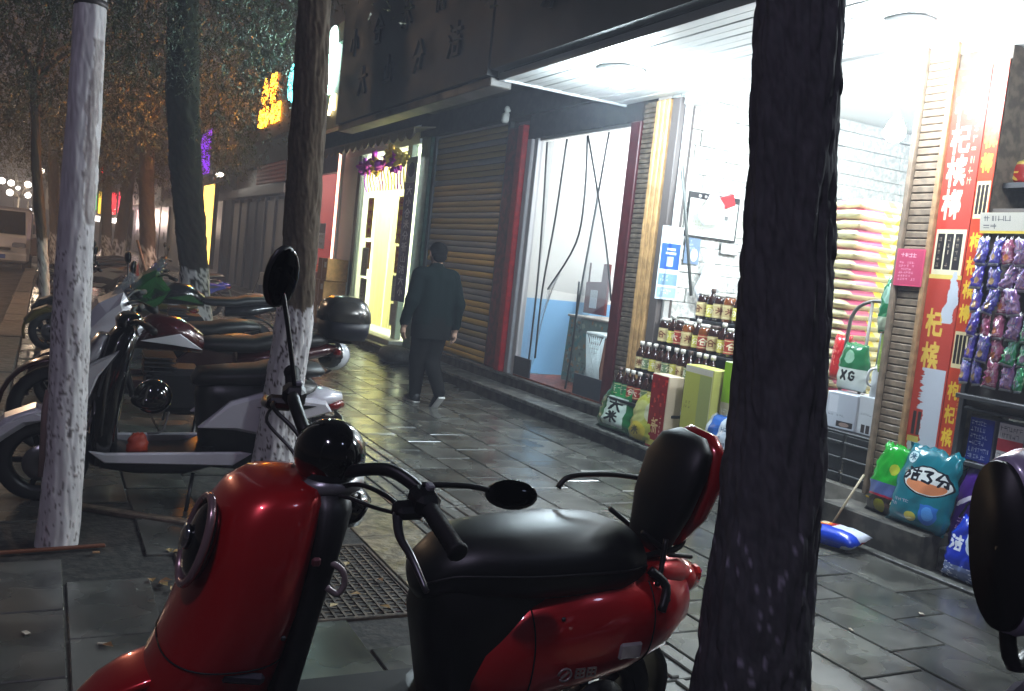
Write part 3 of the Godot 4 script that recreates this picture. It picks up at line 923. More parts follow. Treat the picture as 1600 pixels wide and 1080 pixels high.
func bright_shop(dark: Material):
	var t := thing("bright_shop", "brightly lit shop with a glazed door frame and pale interior", "shop", Vector3(FX, 0, -15.3))
	var off := Vector3(FX, 0, -15.3)
	var cream := mt(Color(0.86, 0.87, 0.80), 0.5)
	var alu := mt(Color(0.74, 0.76, 0.76), 0.35, 0.4)
	part_span(t, off, "floor", Vector3(4.9, 0.05, -17.2), Vector3(8, 0.16, -13.3), mt(Color(0.62, 0.62, 0.56), 0.35))
	part_span(t, off, "back_wall", Vector3(8, 0.1, -17.2), Vector3(8.1, 3.5, -13.3), cream)
	part_span(t, off, "side_wall", Vector3(5.0, 0.1, -17.3), Vector3(8, 3.5, -17.2), cream)
	part_span(t, off, "side_wall", Vector3(5.3, 0.1, -13.3), Vector3(8, 3.5, -13.2), cream)
	part_span(t, off, "ceiling", Vector3(5.0, 3.4, -17.3), Vector3(8, 3.5, -13.2), cream)
	part_span(t, off, "plinth", Vector3(4.72, 0.136, -17.3), Vector3(5.1, 0.22, -13.3), mt(Color(0.66, 0.67, 0.64), 0.4), 0.01)
	part_span(t, off, "lintel", Vector3(4.9, 3.22, -17.3), Vector3(5.06, 3.5, -13.25), alu)
	part_span(t, off, "door_post", Vector3(4.9, 0.22, -16.28), Vector3(5.0, 3.22, -16.12), mt(Color(0.10, 0.11, 0.11), 0.4), 0.005)
	part_span(t, off, "door_post", Vector3(4.9, 0.22, -13.75), Vector3(5.0, 3.22, -13.55), alu, 0.005)
	part_span(t, off, "wall_panel", Vector3(4.90, 0.22, -17.2), Vector3(5.0, 3.22, -16.3), mt(Color(0.80, 0.84, 0.84), 0.4), 0.005)
	part_span(t, off, "pane", Vector3(4.94, 0.24, -16.1), Vector3(4.952, 3.2, -15.55), clear(Color(0.85, 0.95, 0.9), 0.18))
	part_span(t, off, "upper_wall", Vector3(4.9, 3.5, -30), Vector3(5.1, 7.5, -13.26), dark)
	# signboard with the lit oval, standing out over the pavement
	var olive := grainy(Color(0.32, 0.28, 0.12), Color(0.40, 0.35, 0.17), 0.5, 0.03, 0.6, 0.5, 121)
	var sb := thing("shop_sign", "olive signboard with a glowing white oval and a green top", "sign", Vector3(3.6, 3.2, -13.6))
	off = Vector3(3.6, 3.2, -13.6)
	part_span(sb, off, "board", Vector3(3.60, 3.25, -16.2), Vector3(3.72, 4.55, -12.95), olive)
	part_span(sb, off, "green_top", Vector3(3.56, 4.45, -15.4), Vector3(3.72, 4.72, -12.98), mt(Color(0.13, 0.42, 0.26), 0.5))
	part_span(sb, off, "frame_edge", Vector3(3.53, 3.3, -12.94), Vector3(3.74, 4.75, -12.88), mt(Color(0.16, 0.16, 0.15), 0.4))
	var b := MB.new()
	b.slab(smooth_poly([-0.30, 0.0, -0.30, 0.35, -0.12, 0.50, 0.14, 0.44, 0.26, 0.1, 0.22, -0.25, 0.02, -0.46, -0.2, -0.42], 5), -0.02, 0.02, 0.01, Transform3D(Basis(Vector3.UP, -PI / 2), Vector3.ZERO))
	var ov := build(b, "glowing_oval", glow(Color(0.80, 1.0, 0.95), 9.0), sb)
	ov.position = on_x(520, 95, 3.57) - off
	panel_light(sb, ov.position + Vector3(-0.06, 0, 0), Vector3.LEFT, 0.9, 0.5, 3.0, Color(0.78, 1.0, 0.95))
	b = MB.new()
	b.slab(poly([-0.12, -0.13, -0.05, 0.12, 0.12, 0.16, 0.13, -0.08, 0.03, -0.02]), -0.02, 0.02, 0.004, Transform3D(Basis(Vector3.UP, -PI / 2), Vector3.ZERO))
	var gl := build(b, "glowing_letter", glow(Color(1.0, 0.93, 0.70), 5.0), sb)
	gl.position = on_x(518, 165, 3.57) - off
	b = MB.new()
	b.slab(poly([-0.03, -0.10, 0.0, 0.12, 0.05, 0.08, 0.02, -0.02, 0.05, -0.1]), -0.02, 0.02, 0.004, Transform3D(Basis(Vector3.UP, -PI / 2), Vector3.ZERO))
	gl = build(b, "glowing_letter", glow(Color(1.0, 0.75, 0.15), 4.0), sb)
	gl.position = on_x(542, 168, 3.53) - off
	# scalloped awning edge
	var aw := thing("scalloped_awning", "thin scalloped awning edge above the bright doorway", "awning", Vector3(4.6, 3.25, -15.2))
	var am := mt(Color(0.50, 0.46, 0.40), 0.6)
	var n := 14
	for i in n:
		var z := -2.4 + i * 4.9 / n
		var bb := MB.new()
		bb.slab(poly([0, 0, 0.33, 0, 0.33, -0.07, 0.24, -0.13, 0.165, -0.15, 0.09, -0.13, 0, -0.07]), -0.008, 0.008, 0.0, Transform3D(Basis(Vector3.UP, -PI / 2), Vector3(0, 0.1, z)))
		build(bb, "scallop", am, aw)
	obj("roof_sheet", boxed(Vector3(0.18, 0.14, 0.05), Vector3(0.42, 0.02, 5.0), 0.0, Basis(Vector3.BACK, 0.15)), am, aw)
	# inside: two lamps, curtain sheets, goods
	ceiling_lamp(Vector3(6.2, 3.398, -15.0), 0.22, 13.0, Color(0.98, 1.0, 0.93), "round ceiling lamp inside the bright shop", 10.0)
	var cu := thing("door_curtain", "translucent yellow plastic door curtain in the bright doorway", "curtain", Vector3(5.02, 0.2, -14.6))
	var yel := mt(Color(0.90, 0.87, 0.68), 0.3)
	yel.backlight_enabled = true
	yel.backlight = Color(0.80, 0.77, 0.56)
	for s in [[-0.78, 0.02], [0.03, 0.72]]:
		b = MB.new()
		b.smooth()
		for k in 10:
			for j in 14:
				var q := []
				for e in [[0, 0], [1, 0], [1, 1], [0, 1]]:
					var v: float = (k + e[0]) / 10.0
					var u: float = (j + e[1]) / 14.0
					q.append(Vector3(0.025 * sin(u * 22.0 + v * 1.5 + s[0] * 9.0), lerpf(2.95, 0.12, v), lerpf(s[0], s[1], u) * (1.0 + 0.02 * sin(v * 5))))
				b.quad(q[0], q[1], q[2], q[3])
		build(b, "curtain_sheet", yel, cu)
	obj("rail", span(Vector3(-0.02, 2.95, -0.82), Vector3(0.02, 2.98, 0.8)), alu, cu)
	# stickers and notices along the door
	var cols := [Color(0.95, 0.78, 0.08), Color(0.93, 0.70, 0.10)]
	var i2 := 0
	for q in [[575, 310, 584, 308, 581, 372, 572, 372], [571, 378, 580, 377, 577, 420, 568, 420], [622, 308, 632, 306, 629, 380, 619, 382], [618, 386, 628, 384, 625, 426, 615, 428]]:
		var im := blank(32, 128, cols[i2 % 2])
		for k in 4: glyph(im, ["xin", "da", "he", "mi"][(k + i2) % 4], 5, 6 + k * 30, 22, 3, Color(0.75, 0.12, 0.06))
		wall_card("yellow_sticker", ["tall yellow sticker high beside the dark door post", "yellow sticker low beside the dark door post", "tall yellow sticker high beside the blue banner", "yellow sticker low beside the blue banner"][i2], q, 4.895, im, "sticker", "", 0.004)
		i2 += 1
	i2 = 0
	for q in [[566, 388, 576, 386, 573, 430, 563, 432], [563, 436, 573, 434, 569, 486, 559, 488], [613, 432, 624, 430, 620, 470, 610, 472], [610, 476, 620, 474, 617, 508, 607, 510]]:
		var im := blank(48, 96, Color(0.78, 0.82, 0.80))
		im.fill_rect(Rect2i(4, 4, 40, 88), [Color(0.55, 0.60, 0.58), Color(0.48, 0.52, 0.50), Color(0.62, 0.70, 0.82), Color(0.74, 0.76, 0.80)][i2])
		small_print(im, 8, 12, 32, 70, 7, Color(0.9, 0.9, 0.9), i2 + 30)
		wall_card("door_notice", ["grey notice under the yellow sticker by the dark door post", "dark framed notice lowest by the dark door post", "pale blue notice under the yellow sticker by the banner", "white notice lowest beside the blue banner"][i2], q, 4.893, im, "notice", "", 0.004)
		i2 += 1
	# blue banner
	var im := blank(64, 512, Color(0.13, 0.22, 0.52))
	im.fill_rect(Rect2i(0, 0, 64, 90), Color(0.75, 0.80, 0.88))
	oval(im, 32, 44, 20, 26, Color(0.16, 0.24, 0.5))
	var gl2 := ["da", "xiao", "he", "mi", "fen", "xin", "shan", "jie"]
	for k in 10: glyph(im, gl2[k % 8], 14, 100 + k * 40, 34, 4, Color(0.78, 0.82, 0.92))
	var q4 := [636, 248, 650, 245, 633, 470, 620, 474]
	var a := on_x(643, 246, 4.88); var d := on_x(627, 472, 4.88)
	var mb := MB.new()
	mb.card(Vector3(0, a.y, -0.22), Vector3(0, a.y, 0.22), Vector3(0, d.y, 0.22), Vector3(0, d.y, -0.22), 0.008)
	var bn := build(mb, "banner", print_mat(im, 0.45))
	bn.position = Vector3(4.87, 0, -13.42)
	tag(bn, "tall dark blue banner with white characters beside the bright doorway", "banner")
	# tinsel garland
	var ga := thing("tinsel_garland", "purple and gold tinsel garland hanging over the bright doorway", "garland", Vector3(4.86, 2.95, -14.6))
	var pm := mt(Color(0.66, 0.20, 0.80), 0.2, 0.45)
	var gm := mt(Color(0.90, 0.80, 0.42), 0.2, 0.45)
	var r := RandomNumberGenerator.new(); r.seed = 77
	for k in 7:
		b = MB.new()
		var z := -0.95 + k * 0.3
		for j in 16:
			var dir := Vector3(-absf(r.randfn(0.3, 0.4)), r.randfn(0, 0.7), r.randfn(0, 0.8)).normalized()
			var l := r.randf_range(0.12, 0.22)
			b.ball(dir * l * 0.55, Vector3(0.045, 0.045, l * 0.6), Basis.looking_at(dir, Vector3(0.3, 0.9, 0.1)), 6, 4)
		var o := build(b, "bow", pm if k % 2 == 1 or k == 0 else gm, ga)
		o.position = Vector3(0, 0.08 * sin(k * 2.0) + 0.02 * k, z)
		for j in 2:
			var pts := []
			for e in 5: pts.append(Vector3(-0.02 - 0.03 * sin(e + j), -0.1 * e, z + 0.1 * j + 0.03 * sin(e * 1.7 + k)))
			obj("streamer", tubed(pts, 0.012, 4), gm if (k + j) % 3 else pm, ga)
	# cardboard boxes by the white panel
	var kraft := grainy(Color(0.50, 0.36, 0.22), Color(0.60, 0.45, 0.29), 0.75, 0.03, 1.0, 0.8, 131)
	for k in 3:
		var p := Vector3(4.72 + 0.02 * k, 0.14 + k * 0.40, -16.75 + 0.05 * k)
		var cb := thing("cardboard_box", ["brown cardboard box at the bottom of the stack by the bright door", "brown cardboard box in the middle of the stack by the bright door", "brown cardboard box on top of the stack by the bright door"][k], "box", p)
		obj("carton", boxed(Vector3(0, 0.198, 0), Vector3(0.5, 0.396, 0.62), 0.006), kraft, cb)
		obj("tape", boxed(Vector3(-0.252, 0.2, 0), Vector3(0.003, 0.392, 0.06)), mt(Color(0.62, 0.5, 0.34), 0.3), cb)
		obj("shipping_label", boxed(Vector3(-0.252, 0.28, 0.2), Vector3(0.003, 0.1, 0.14)), mt(Color(0.75, 0.74, 0.7), 0.5), cb)

func red_shop(dark: Material):
	var t := thing("red_shop", "small shop with red shelves and a lit white post", "shop", Vector3(FX, 0, -19))
	var off := Vector3(FX, 0, -19)
	var red := mt(Color(0.52, 0.12, 0.12), 0.5)
	part_span(t, off, "back_wall", Vector3(6.4, 0.1, -22), Vector3(6.5, 3.5, -17.3), red)
	part_span(t, off, "floor", Vector3(4.9, 0.05, -22), Vector3(6.5, 0.16, -17.3), mt(Color(0.4, 0.35, 0.32), 0.4))
	part_span(t, off, "side_wall", Vector3(5.0, 0.1, -22.1), Vector3(6.5, 3.5, -22), red)
	part_span(t, off, "ceiling", Vector3(5.0, 3.5, -22), Vector3(6.5, 3.6, -17.3), mt(Color(0.7, 0.66, 0.64), 0.5))
	part_span(t, off, "lintel", Vector3(4.9, 3.0, -22), Vector3(5.02, 3.5, -17.42), mt(Color(0.50, 0.50, 0.55), 0.45))
	part_span(t, off, "post", Vector3(4.86, 0.2, -17.40), Vector3(4.98, 3.45, -17.25), mt(Color(0.85, 0.82, 0.80), 0.4))
	part_span(t, off, "led_strip", Vector3(4.838, 0.9, -17.37), Vector3(4.858, 3.4, -17.30), glow(Color(1.0, 0.72, 0.62), 4.0))
	for k in 5:
		part_span(t, off, "shelf", Vector3(6.05, 0.7 + k * 0.5, -21.5), Vector3(6.4, 0.73 + k * 0.5, -17.5), red)
	part_span(t, off, "counter", Vector3(5.1, 0.16, -19.9), Vector3(5.6, 1.0, -17.6), mt(Color(0.46, 0.22, 0.16), 0.5), 0.01)
	ceiling_lamp(Vector3(5.7, 3.498, -18.7), 0.18, 9.0, Color(1.0, 0.92, 0.86), "round ceiling lamp inside the red shop", 5.0)
	var r := RandomNumberGenerator.new(); r.seed = 12
	var pal := [Color(0.85, 0.4, 0.1), Color(0.85, 0.75, 0.2), Color(0.75, 0.75, 0.72), Color(0.2, 0.4, 0.6), Color(0.7, 0.15, 0.12), Color(0.2, 0.5, 0.3)]
	var where := ["on the lowest red shelf", "on the second red shelf", "on the third red shelf", "on the fourth red shelf"]
	for k in 4:
		for j in 7:
			var h := r.randf_range(0.16, 0.36)
			var o := obj("goods_pack", boxed(Vector3(0, h / 2, 0), Vector3(0.14, h, r.randf_range(0.14, 0.28)), 0.012), mt(pal[r.randi_range(0, 5)], 0.4))
			o.position = Vector3(6.2, 0.731 + k * 0.5, -20.0 + j * 0.34)
			tag(o, "small goods pack standing " + where[k], "package", "packs " + where[k])
	for j in 6:
		var o := obj("goods_pack", boxed(Vector3(0, 0.07, 0), Vector3(0.2, 0.14, 0.22), 0.02), mt(pal[[0, 0, 1, 0, 3, 2][j]], 0.4))
		o.position = Vector3(5.3, 1.001, -19.6 + j * 0.36)
		tag(o, "low goods pack lying on the counter of the red shop", "package", "packs on the counter of the red shop")
	var im := blank(48, 64, Color(0.68, 0.72, 0.80))
	im.fill_rect(Rect2i(0, 0, 48, 24), Color(0.30, 0.30, 0.42)); small_print(im, 6, 30, 36, 30, 6, Color(0.35, 0.38, 0.45), 4)
	wall_card("poster", "blue grey poster hanging in the red shop", [496, 350, 508, 348, 507, 388, 495, 389], 5.05, im, "poster")

func far_row(dark: Material):
	var brick := grainy(Color(0.40, 0.16, 0.12), Color(0.50, 0.22, 0.17), 0.6, 0.03, 0.6, 1.0, 141)
	# shop with a half raised brick red shutter and the burning orange sign
	var t := thing("dim_shop", "dim shop with brown doors under a half raised red shutter", "shop", Vector3(FX, 0, -25))
	var off := Vector3(FX, 0, -25)
	var brown := grainy(Color(0.10, 0.065, 0.05), Color(0.15, 0.10, 0.08), 0.6, 0.02, 0.6, 0.5, 142)
	part_span(t, off, "wall", Vector3(5.2, 0.1, -30), Vector3(5.4, 3.6, -22.1), brown)
	for i in 7:
		var b := MB.new()
		b.smooth()
		for q in 4:
			var a0 := PI * q / 4; var a1 := PI * (q + 1) / 4
			b.quad(Vector3(-0.03 * sin(a0), 0.05 - 0.05 * cos(a0), 1.7), Vector3(-0.03 * sin(a0), 0.05 - 0.05 * cos(a0), -1.7), Vector3(-0.03 * sin(a1), 0.05 - 0.05 * cos(a1), -1.7), Vector3(-0.03 * sin(a1), 0.05 - 0.05 * cos(a1), 1.7))
		var o := build(b, "shutter_slat", brick, t)
		o.position = Vector3(4.95, 3.0 + i * 0.105, -23.9) - off
	for i in 6:
		part_span(t, off, "door_leaf", Vector3(5.1, 0.16, -29.6 + i * 1.2), Vector3(5.16, 2.6, -28.55 + i * 1.2), mt(Color(0.085, 0.065, 0.06), 0.5), 0.01)
		part_span(t, off, "door_post", Vector3(5.05, 0.16, -28.52 + i * 1.2), Vector3(5.17, 2.7, -28.43 + i * 1.2), mt(Color(0.12, 0.10, 0.095), 0.5), 0.008)
	part_span(t, off, "lintel", Vector3(4.9, 2.72, -30), Vector3(5.2, 2.95, -22.1), brown)
	var sg := thing("orange_sign", "brown signboard with burning orange characters and digits", "sign", Vector3(3.6, 3.4, -17.6))
	off = Vector3(3.6, 3.4, -17.6)
	part_span(sg, off, "board", Vector3(3.62, 3.45, -20.2), Vector3(3.74, 4.75, -16.25), brown)
	var hot := glow(Color(1.0, 0.62, 0.14), 9.0)
	var z := -18.75
	for n in ["xiao", "xin"]:
		var o := obj("glowing_letter", glyph_mesh(n, 0.5, 0.09, 0.03), hot, sg)
		o.position = Vector3(3.59, 4.62, z) - off
		z += 0.75
	z = -18.9
	for n in ["5", "8", "6", "-", "4", "7", "0"]:
		var o := obj("glowing_digit", glyph_mesh(n, 0.34, 0.07, 0.03), hot, sg)
		o.position = Vector3(3.59, 4.05, z) - off
		z += 0.26
	panel_light(sg, Vector3(-0.12, 0.75, -0.3), Vector3.LEFT, 1.8, 0.9, 14.0, Color(1.0, 0.62, 0.2))
	var tq := thing("round_blade_sign", "thin teal glowing round blade sign beside the orange board", "sign", on_x(460, 130, 3.4))
	var b3 := MB.new()
	b3.lathe([Vector2(0.02, -0.04), Vector2(0.30, -0.04), Vector2(0.32, 0.0), Vector2(0.30, 0.04), Vector2(0.02, 0.04)], 28, Vector3.ZERO, Basis(Vector3.BACK, PI / 2))
	build(b3, "disc", glow(Color(0.45, 0.95, 0.95), 3.0), tq)
	obj("bracket", span(Vector3(0.05, -0.02, -0.02), Vector3(1.5, 0.02, 0.02)), mt(Color(0.2, 0.2, 0.2), 0.5), tq)
	# shops further on
	var specs := [["purple_sign", "tall purple signboard lit from inside further down the row", [312, 205, 332, 205, 331, 276, 311, 274], Color(0.45, 0.12, 0.75), 1.6], ["yellow_sign", "narrow yellow lit doorway sign below the purple board", [318, 286, 334, 286, 332, 420, 320, 420], Color(1.0, 0.80, 0.36), 2.2]]
	for s in specs:
		var q: Array = s[2]
		var p := on_x((q[0] + q[2]) / 2.0, (q[1] + q[5]) / 2.0, 4.3)
		var p2 := on_x(q[2], q[3], 4.3); var p1 := on_x(q[0], q[1], 4.3); var p3 := on_x(q[4], q[5], 4.3)
		var o := thing(s[0], s[1], "sign", p)
		var hy := absf(p2.y - p3.y) / 2; var hz := absf(p1.z - p2.z) / 2
		obj("lit_face", boxed(Vector3(-0.07, 0, 0), Vector3(0.02, hy * 2 - 0.08, hz * 2 - 0.1)), glow(s[3], s[4]), o)
		obj("case", boxed(Vector3.ZERO, Vector3(0.12, hy * 2, hz * 2), 0.01), mt(Color(0.15, 0.13, 0.15), 0.5), o)
		panel_light(o, Vector3(-0.1, 0, 0), Vector3.LEFT, hz * 2, hy * 2, s[4] * 0.4, s[3])
	var wl := thing("wall_lamp", "small white wall lamp over the dark shop fronts", "lamp", on_x(343, 273, 4.4))
	obj("lamp_head", boxed(Vector3.ZERO, Vector3(0.14, 0.1, 0.5), 0.02), glow(Color(1, 0.98, 0.92), 8.0), wl)
	obj("arm", span(Vector3(0.07, 0.0, -0.02), Vector3(0.55, 0.04, 0.02)), mt(Color(0.2, 0.2, 0.2), 0.5), wl)
	omni(wl, Vector3(-0.12, -0.1, 0), 0.5, Color(1, 0.96, 0.9), 0.1)
	var kinds := [[-45, -30.1, 4.2, Color(0.13, 0.11, 0.10), "dark three bay shop building beyond the purple sign"], [-66, -45.1, 5.4, Color(0.17, 0.14, 0.12), "tall dark shop building far down the row"], [-110, -66.1, 7.0, Color(0.12, 0.11, 0.11), "last dark building at the end of the row"]]
	for kd in kinds:
		var bt := thing("shop_building", kd[4], "building", Vector3(5.0, 0, (kd[0] + kd[1]) / 2.0))
		off = bt.position
		part_span(bt, off, "wall", Vector3(5.1, 0, kd[0]), Vector3(9, kd[2] + 3.0, kd[1]), grainy(kd[3], kd[3] * 1.4, 0.6, 0.03, 0.5, 0.6, 150 + int(kd[2])))
		var zz: float = kd[1] - 1.0
		while zz - 3.4 > kd[0]:
			var d := part_span(bt, off, "door", Vector3(5.0, 0.13, zz - 3.0), Vector3(5.09, 2.7, zz), mt(Color(0.16, 0.15, 0.15), 0.3, 0.3), 0.01)
			obj("handle", boxed(Vector3(-0.06, -0.1, 0.2), Vector3(0.03, 0.3, 0.03)), mt(Color(0.6, 0.6, 0.6), 0.3, 0.8), d)
			var wv := part_span(bt, off, "window", Vector3(5.04, 3.9, zz - 2.4), Vector3(5.09, 5.2, zz - 0.6), mt(Color(0.05, 0.055, 0.06), 0.1))
			obj("frame", boxed(Vector3(-0.03, 0, 0), Vector3(0.03, 1.3, 0.06)), mt(Color(0.4, 0.4, 0.4), 0.5), wv)
			part_span(bt, off, "shop_board", Vector3(4.6, 2.9, zz - 3.1), Vector3(4.72, 3.6, zz + 0.1), mt(Color(0.22, 0.13, 0.10), 0.5), 0.01)
			zz -= 3.6

# ---------- goods ----------
# a filled bag facing the street; pixel box gives place and size on the line where it stands
func bag(called: String, label: String, u0: float, u1: float, vt: float, vb: float, base_y: float, t: float, im: Image, category: String, lean := 0.0, crumple := 0.1, sd := 1, rough := 0.28, tip := 0.0, at_x := -1.0) -> MeshInstance3D:
	var um := (u0 + u1) / 2
	var p := on_y(um, vb, base_y) if at_x < 0 else on_x(um, vb, at_x)
	p.y = base_y
	var z0 := on_x(u0, (vt + vb) / 2, p.x).z
	var z1 := on_x(u1, (vt + vb) / 2, p.x).z
	var h := on_x(um, vt, p.x).y - base_y
	var b := MB.new()
	b.pillow(absf(z1 - z0), h, t, crumple, sd, 14, 16, tip)
	var m := print_mat(im, rough)
	m.clearcoat_enabled = true
	m.clearcoat = 0.5
	m.clearcoat_roughness = 0.12
	var o := build(b, called, m)
	o.position = p + Vector3(t * 0.35, 0, 0)
	o.rotation = Vector3(0, -PI / 2, 0)
	o.rotate_object_local(Vector3.RIGHT, -lean)
	tag(o, label, category)
	return o

func make_goods():
	# --- tiered bottle display ---
	var rack := thing("bottle_rack", "stepped black rack carrying rows of sauce bottles at the shop opening", "rack", Vector3(4.9, 0.135, -6.4))
	var blk := mt(Color(0.10, 0.10, 0.11), 0.5)
	var tiers := [[4.74, 0.44, -7.02, -6.18], [4.87, 0.70, -6.92, -5.86], [5.00, 0.97, -6.78, -5.60], [5.13, 1.24, -6.45, -5.50]]
	for k in 4:
		var t: Array = tiers[k]
		part_span(rack, rack.position, "shelf", Vector3(t[0] - 0.07, t[1] - 0.025, t[2] - 0.06), Vector3(t[0] + 0.07, t[1], t[3] + 0.1), blk, 0.004)
		part_span(rack, rack.position, "front_panel", Vector3(t[0] + 0.055, (0.14 if t[0] < 4.9 else 0.262) if k == 0 else tiers[k - 1][1], t[2] - 0.06), Vector3(t[0] + 0.068, t[1] - 0.026, t[3] + 0.1), blk)
	for s in [-7.06, -5.5]:
		part_span(rack, rack.position, "side_post", Vector3(5.10, 0.262, s), Vector3(5.16, 1.22, s + 0.04), blk)
	var amber := paint(Color(0.16, 0.065, 0.035), 0.12, 0.0)
	var honey := paint(Color(0.42, 0.22, 0.08), 0.12, 0.0)
	var cap := mt(Color(0.78, 0.76, 0.73), 0.35)
	var capd := mt(Color(0.28, 0.22, 0.20), 0.35)
	var labs := []
	for k in 5:
		var im := blank(96, 48, [Color(0.16, 0.48, 0.30), Color(0.62, 0.20, 0.16), Color(0.74, 0.66, 0.48), Color(0.42, 0.50, 0.36), Color(0.78, 0.74, 0.30)][k])
		im.fill_rect(Rect2i(0, 4, 96, 3), Color(0.85, 0.8, 0.6)); im.fill_rect(Rect2i(0, 41, 96, 3), Color(0.85, 0.8, 0.6))
		for j in 3: glyph(im, ["xin", "da", "he", "mi", "fen"][(j + k) % 5], 8 + j * 30, 12, 24, 3, Color(0.93, 0.9, 0.8) if k != 2 else Color(0.4, 0.2, 0.12))
		labs.append(print_mat(im, 0.4))
	var body := MB.new()
	body.lathe([Vector2(0.042, 0.0), Vector2(0.046, 0.008), Vector2(0.046, 0.15), Vector2(0.044, 0.17), Vector2(0.03, 0.20), Vector2(0.018, 0.225), Vector2(0.016, 0.25)], 16)
	var body_m := body.done()
	var jar := MB.new()
	jar.lathe([Vector2(0.052, 0.0), Vector2(0.058, 0.01), Vector2(0.058, 0.17), Vector2(0.05, 0.20), Vector2(0.04, 0.215)], 16)
	var jar_m := jar.done()
	var capb := MB.new()
	capb.lathe([Vector2(0.021, 0.24), Vector2(0.022, 0.272), Vector2(0.018, 0.276)], 12)
	var cap_m := capb.done()
	var lidb := MB.new()
	lidb.lathe([Vector2(0.045, 0.212), Vector2(0.046, 0.236), Vector2(0.04, 0.24)], 14)
	var lid_m := lidb.done()
	var lab := MB.new()
	lab.lathe([Vector2(0.0466, 0.03), Vector2(0.0466, 0.135)], 16, Vector3.ZERO, Basis.IDENTITY, false, true)
	var lab_m := lab.done()
	var labj := MB.new()
	labj.lathe([Vector2(0.0586, 0.03), Vector2(0.0586, 0.15)], 16, Vector3.ZERO, Basis.IDENTITY, false, true)
	var labj_m := labj.done()
	var tier_names := ["bottom", "second", "third", "top"]
	for k in 4:
		var t: Array = tiers[k]
		var z: float = t[2] + 0.02
		var i := 0
		while z < t[3]:
			var is_jar := k >= 2 and (i % 3 != 1)
			var o := thing("jar" if is_jar else "sauce_bottle", ("amber glass jar with printed label on the %s tier of the rack" if is_jar else "dark sauce bottle with pale cap on the %s tier of the rack") % tier_names[k], "jar" if is_jar else "bottle", Vector3(t[0] + rng.randfn(0, 0.006), t[1] + 0.001, z), rng.randf_range(0.6, 2.4), "%s on the %s tier" % ["jars" if is_jar else "bottles", tier_names[k]])
			obj("glass", jar_m if is_jar else body_m, honey if (is_jar and i % 2) else amber, o)
			obj("cap", lid_m if is_jar else cap_m, cap if (i + k) % 4 else capd, o)
			var li: int = [i / 2 % 2, 2 + i % 3, [2, 4, 1][i % 3], [2, 4, 2][i % 3]][k] if not (k == 0 and i > 3) else 2 + i % 3
			obj("printed_label", labj_m if is_jar else lab_m, labs[li], o)
			z += 0.122 if is_jar else 0.102
			i += 1
	# --- bags and boxes in front of the rack, on the low step ---
	var im := blank(160, 200, Color(0.08, 0.36, 0.18))
	im.fill_rect(Rect2i(40, 60, 80, 120), Color(0.72, 0.78, 0.74)); oval(im, 80, 36, 46, 22, Color(0.16, 0.5, 0.26))
	glyph(im, "da", 52, 70, 50, 7, Color(0.06, 0.08, 0.08)); glyph(im, "mi", 52, 122, 46, 7, Color(0.06, 0.08, 0.08))
	bag("rice_bag", "green and white rice bag slumped at the end of the shop step", 920, 984, 596, 684, 0.135, 0.16, im, "bag", 0.22, 0.16, 3, 0.25, 0.25, 4.63)
	im = blank(200, 220, Color(0.62, 0.62, 0.24))
	oval(im, 60, 80, 46, 56, Color(0.70, 0.70, 0.42)); oval(im, 140, 70, 52, 52, Color(0.74, 0.74, 0.62)); oval(im, 70, 170, 50, 42, Color(0.74, 0.66, 0.20))
	glyph(im, "xiao", 112, 40, 56, 8, Color(0.12, 0.14, 0.08)); glyph(im, "mi", 40, 150, 40, 6, Color(0.35, 0.32, 0.08))
	bag("millet_bag", "yellow green millet bag between the green rice bag and the red bag", 972, 1030, 616, 696, 0.135, 0.15, im, "bag", 0.12, 0.14, 5, 0.3, 0.15, 4.62)
	im = blank(160, 320, Color(0.52, 0.05, 0.07))
	for k in 30: im.fill_rect(Rect2i(rng.randi_range(0, 150), rng.randi_range(10, 170), rng.randi_range(4, 18), rng.randi_range(6, 26)), [Color(0.74, 0.10, 0.10), Color(0.44, 0.04, 0.06), Color(0.80, 0.22, 0.15)][k % 3])
	im.fill_rect(Rect2i(0, 286, 160, 26), Color(0.70, 0.66, 0.30)); small_print(im, 118, 180, 30, 100, 12, Color(0.9, 0.7, 0.6), 3)
	glyph(im, "xin", 40, 190, 66, 8, Color(0.85, 0.72, 0.5))
	var ctop := on_x(1030, 582, 4.66)
	box_pack("tall_red_pack", "tall shiny red pack with pale sides standing on the shop step", Vector3(4.69, 0.135, on_x(1028, 640, 4.62).z), Vector3(0.15, on_x(1028, 584, 4.62).y - 0.135, 0.25), im, Color(0.72, 0.66, 0.58), -0.05)
	im = blank(160, 260, Color(0.66, 0.66, 0.30))
	im.fill_rect(Rect2i(0, 0, 160, 18), Color(0.75, 0.72, 0.66)); im.fill_rect(Rect2i(90, 20, 70, 240), Color(0.58, 0.60, 0.36)); small_print(im, 10, 100, 60, 20, 8, Color(0.36, 0.36, 0.18), 5)
	im.fill_rect(Rect2i(100, 170, 40, 40), Color(0.78, 0.62, 0.16))
	box_pack("yellow_carton", "pale yellow green carton beside the tall red pack", Vector3(4.74, 0.135, on_x(1088, 630, 4.66).z), Vector3(0.16, on_x(1088, 572, 4.66).y - 0.135, 0.40), im, Color(0.68, 0.68, 0.36), -0.1)
	im = blank(160, 160, Color(0.50, 0.66, 0.12))
	im.fill_rect(Rect2i(0, 60, 160, 100), Color(0.66, 0.62, 0.50)); im.fill_rect(Rect2i(60, 80, 60, 50), Color(0.70, 0.38, 0.36)); small_print(im, 12, 70, 50, 70, 10, Color(0.8, 0.8, 0.7), 9)
	box_pack("lime_carton", "lime topped pale carton on the step beside the dark trunk", Vector3(4.80, 0.135, on_x(1142, 620, 4.7).z), Vector3(0.16, on_x(1142, 566, 4.7).y - 0.135, 0.26), im, Color(0.6, 0.62, 0.5), 0.1)
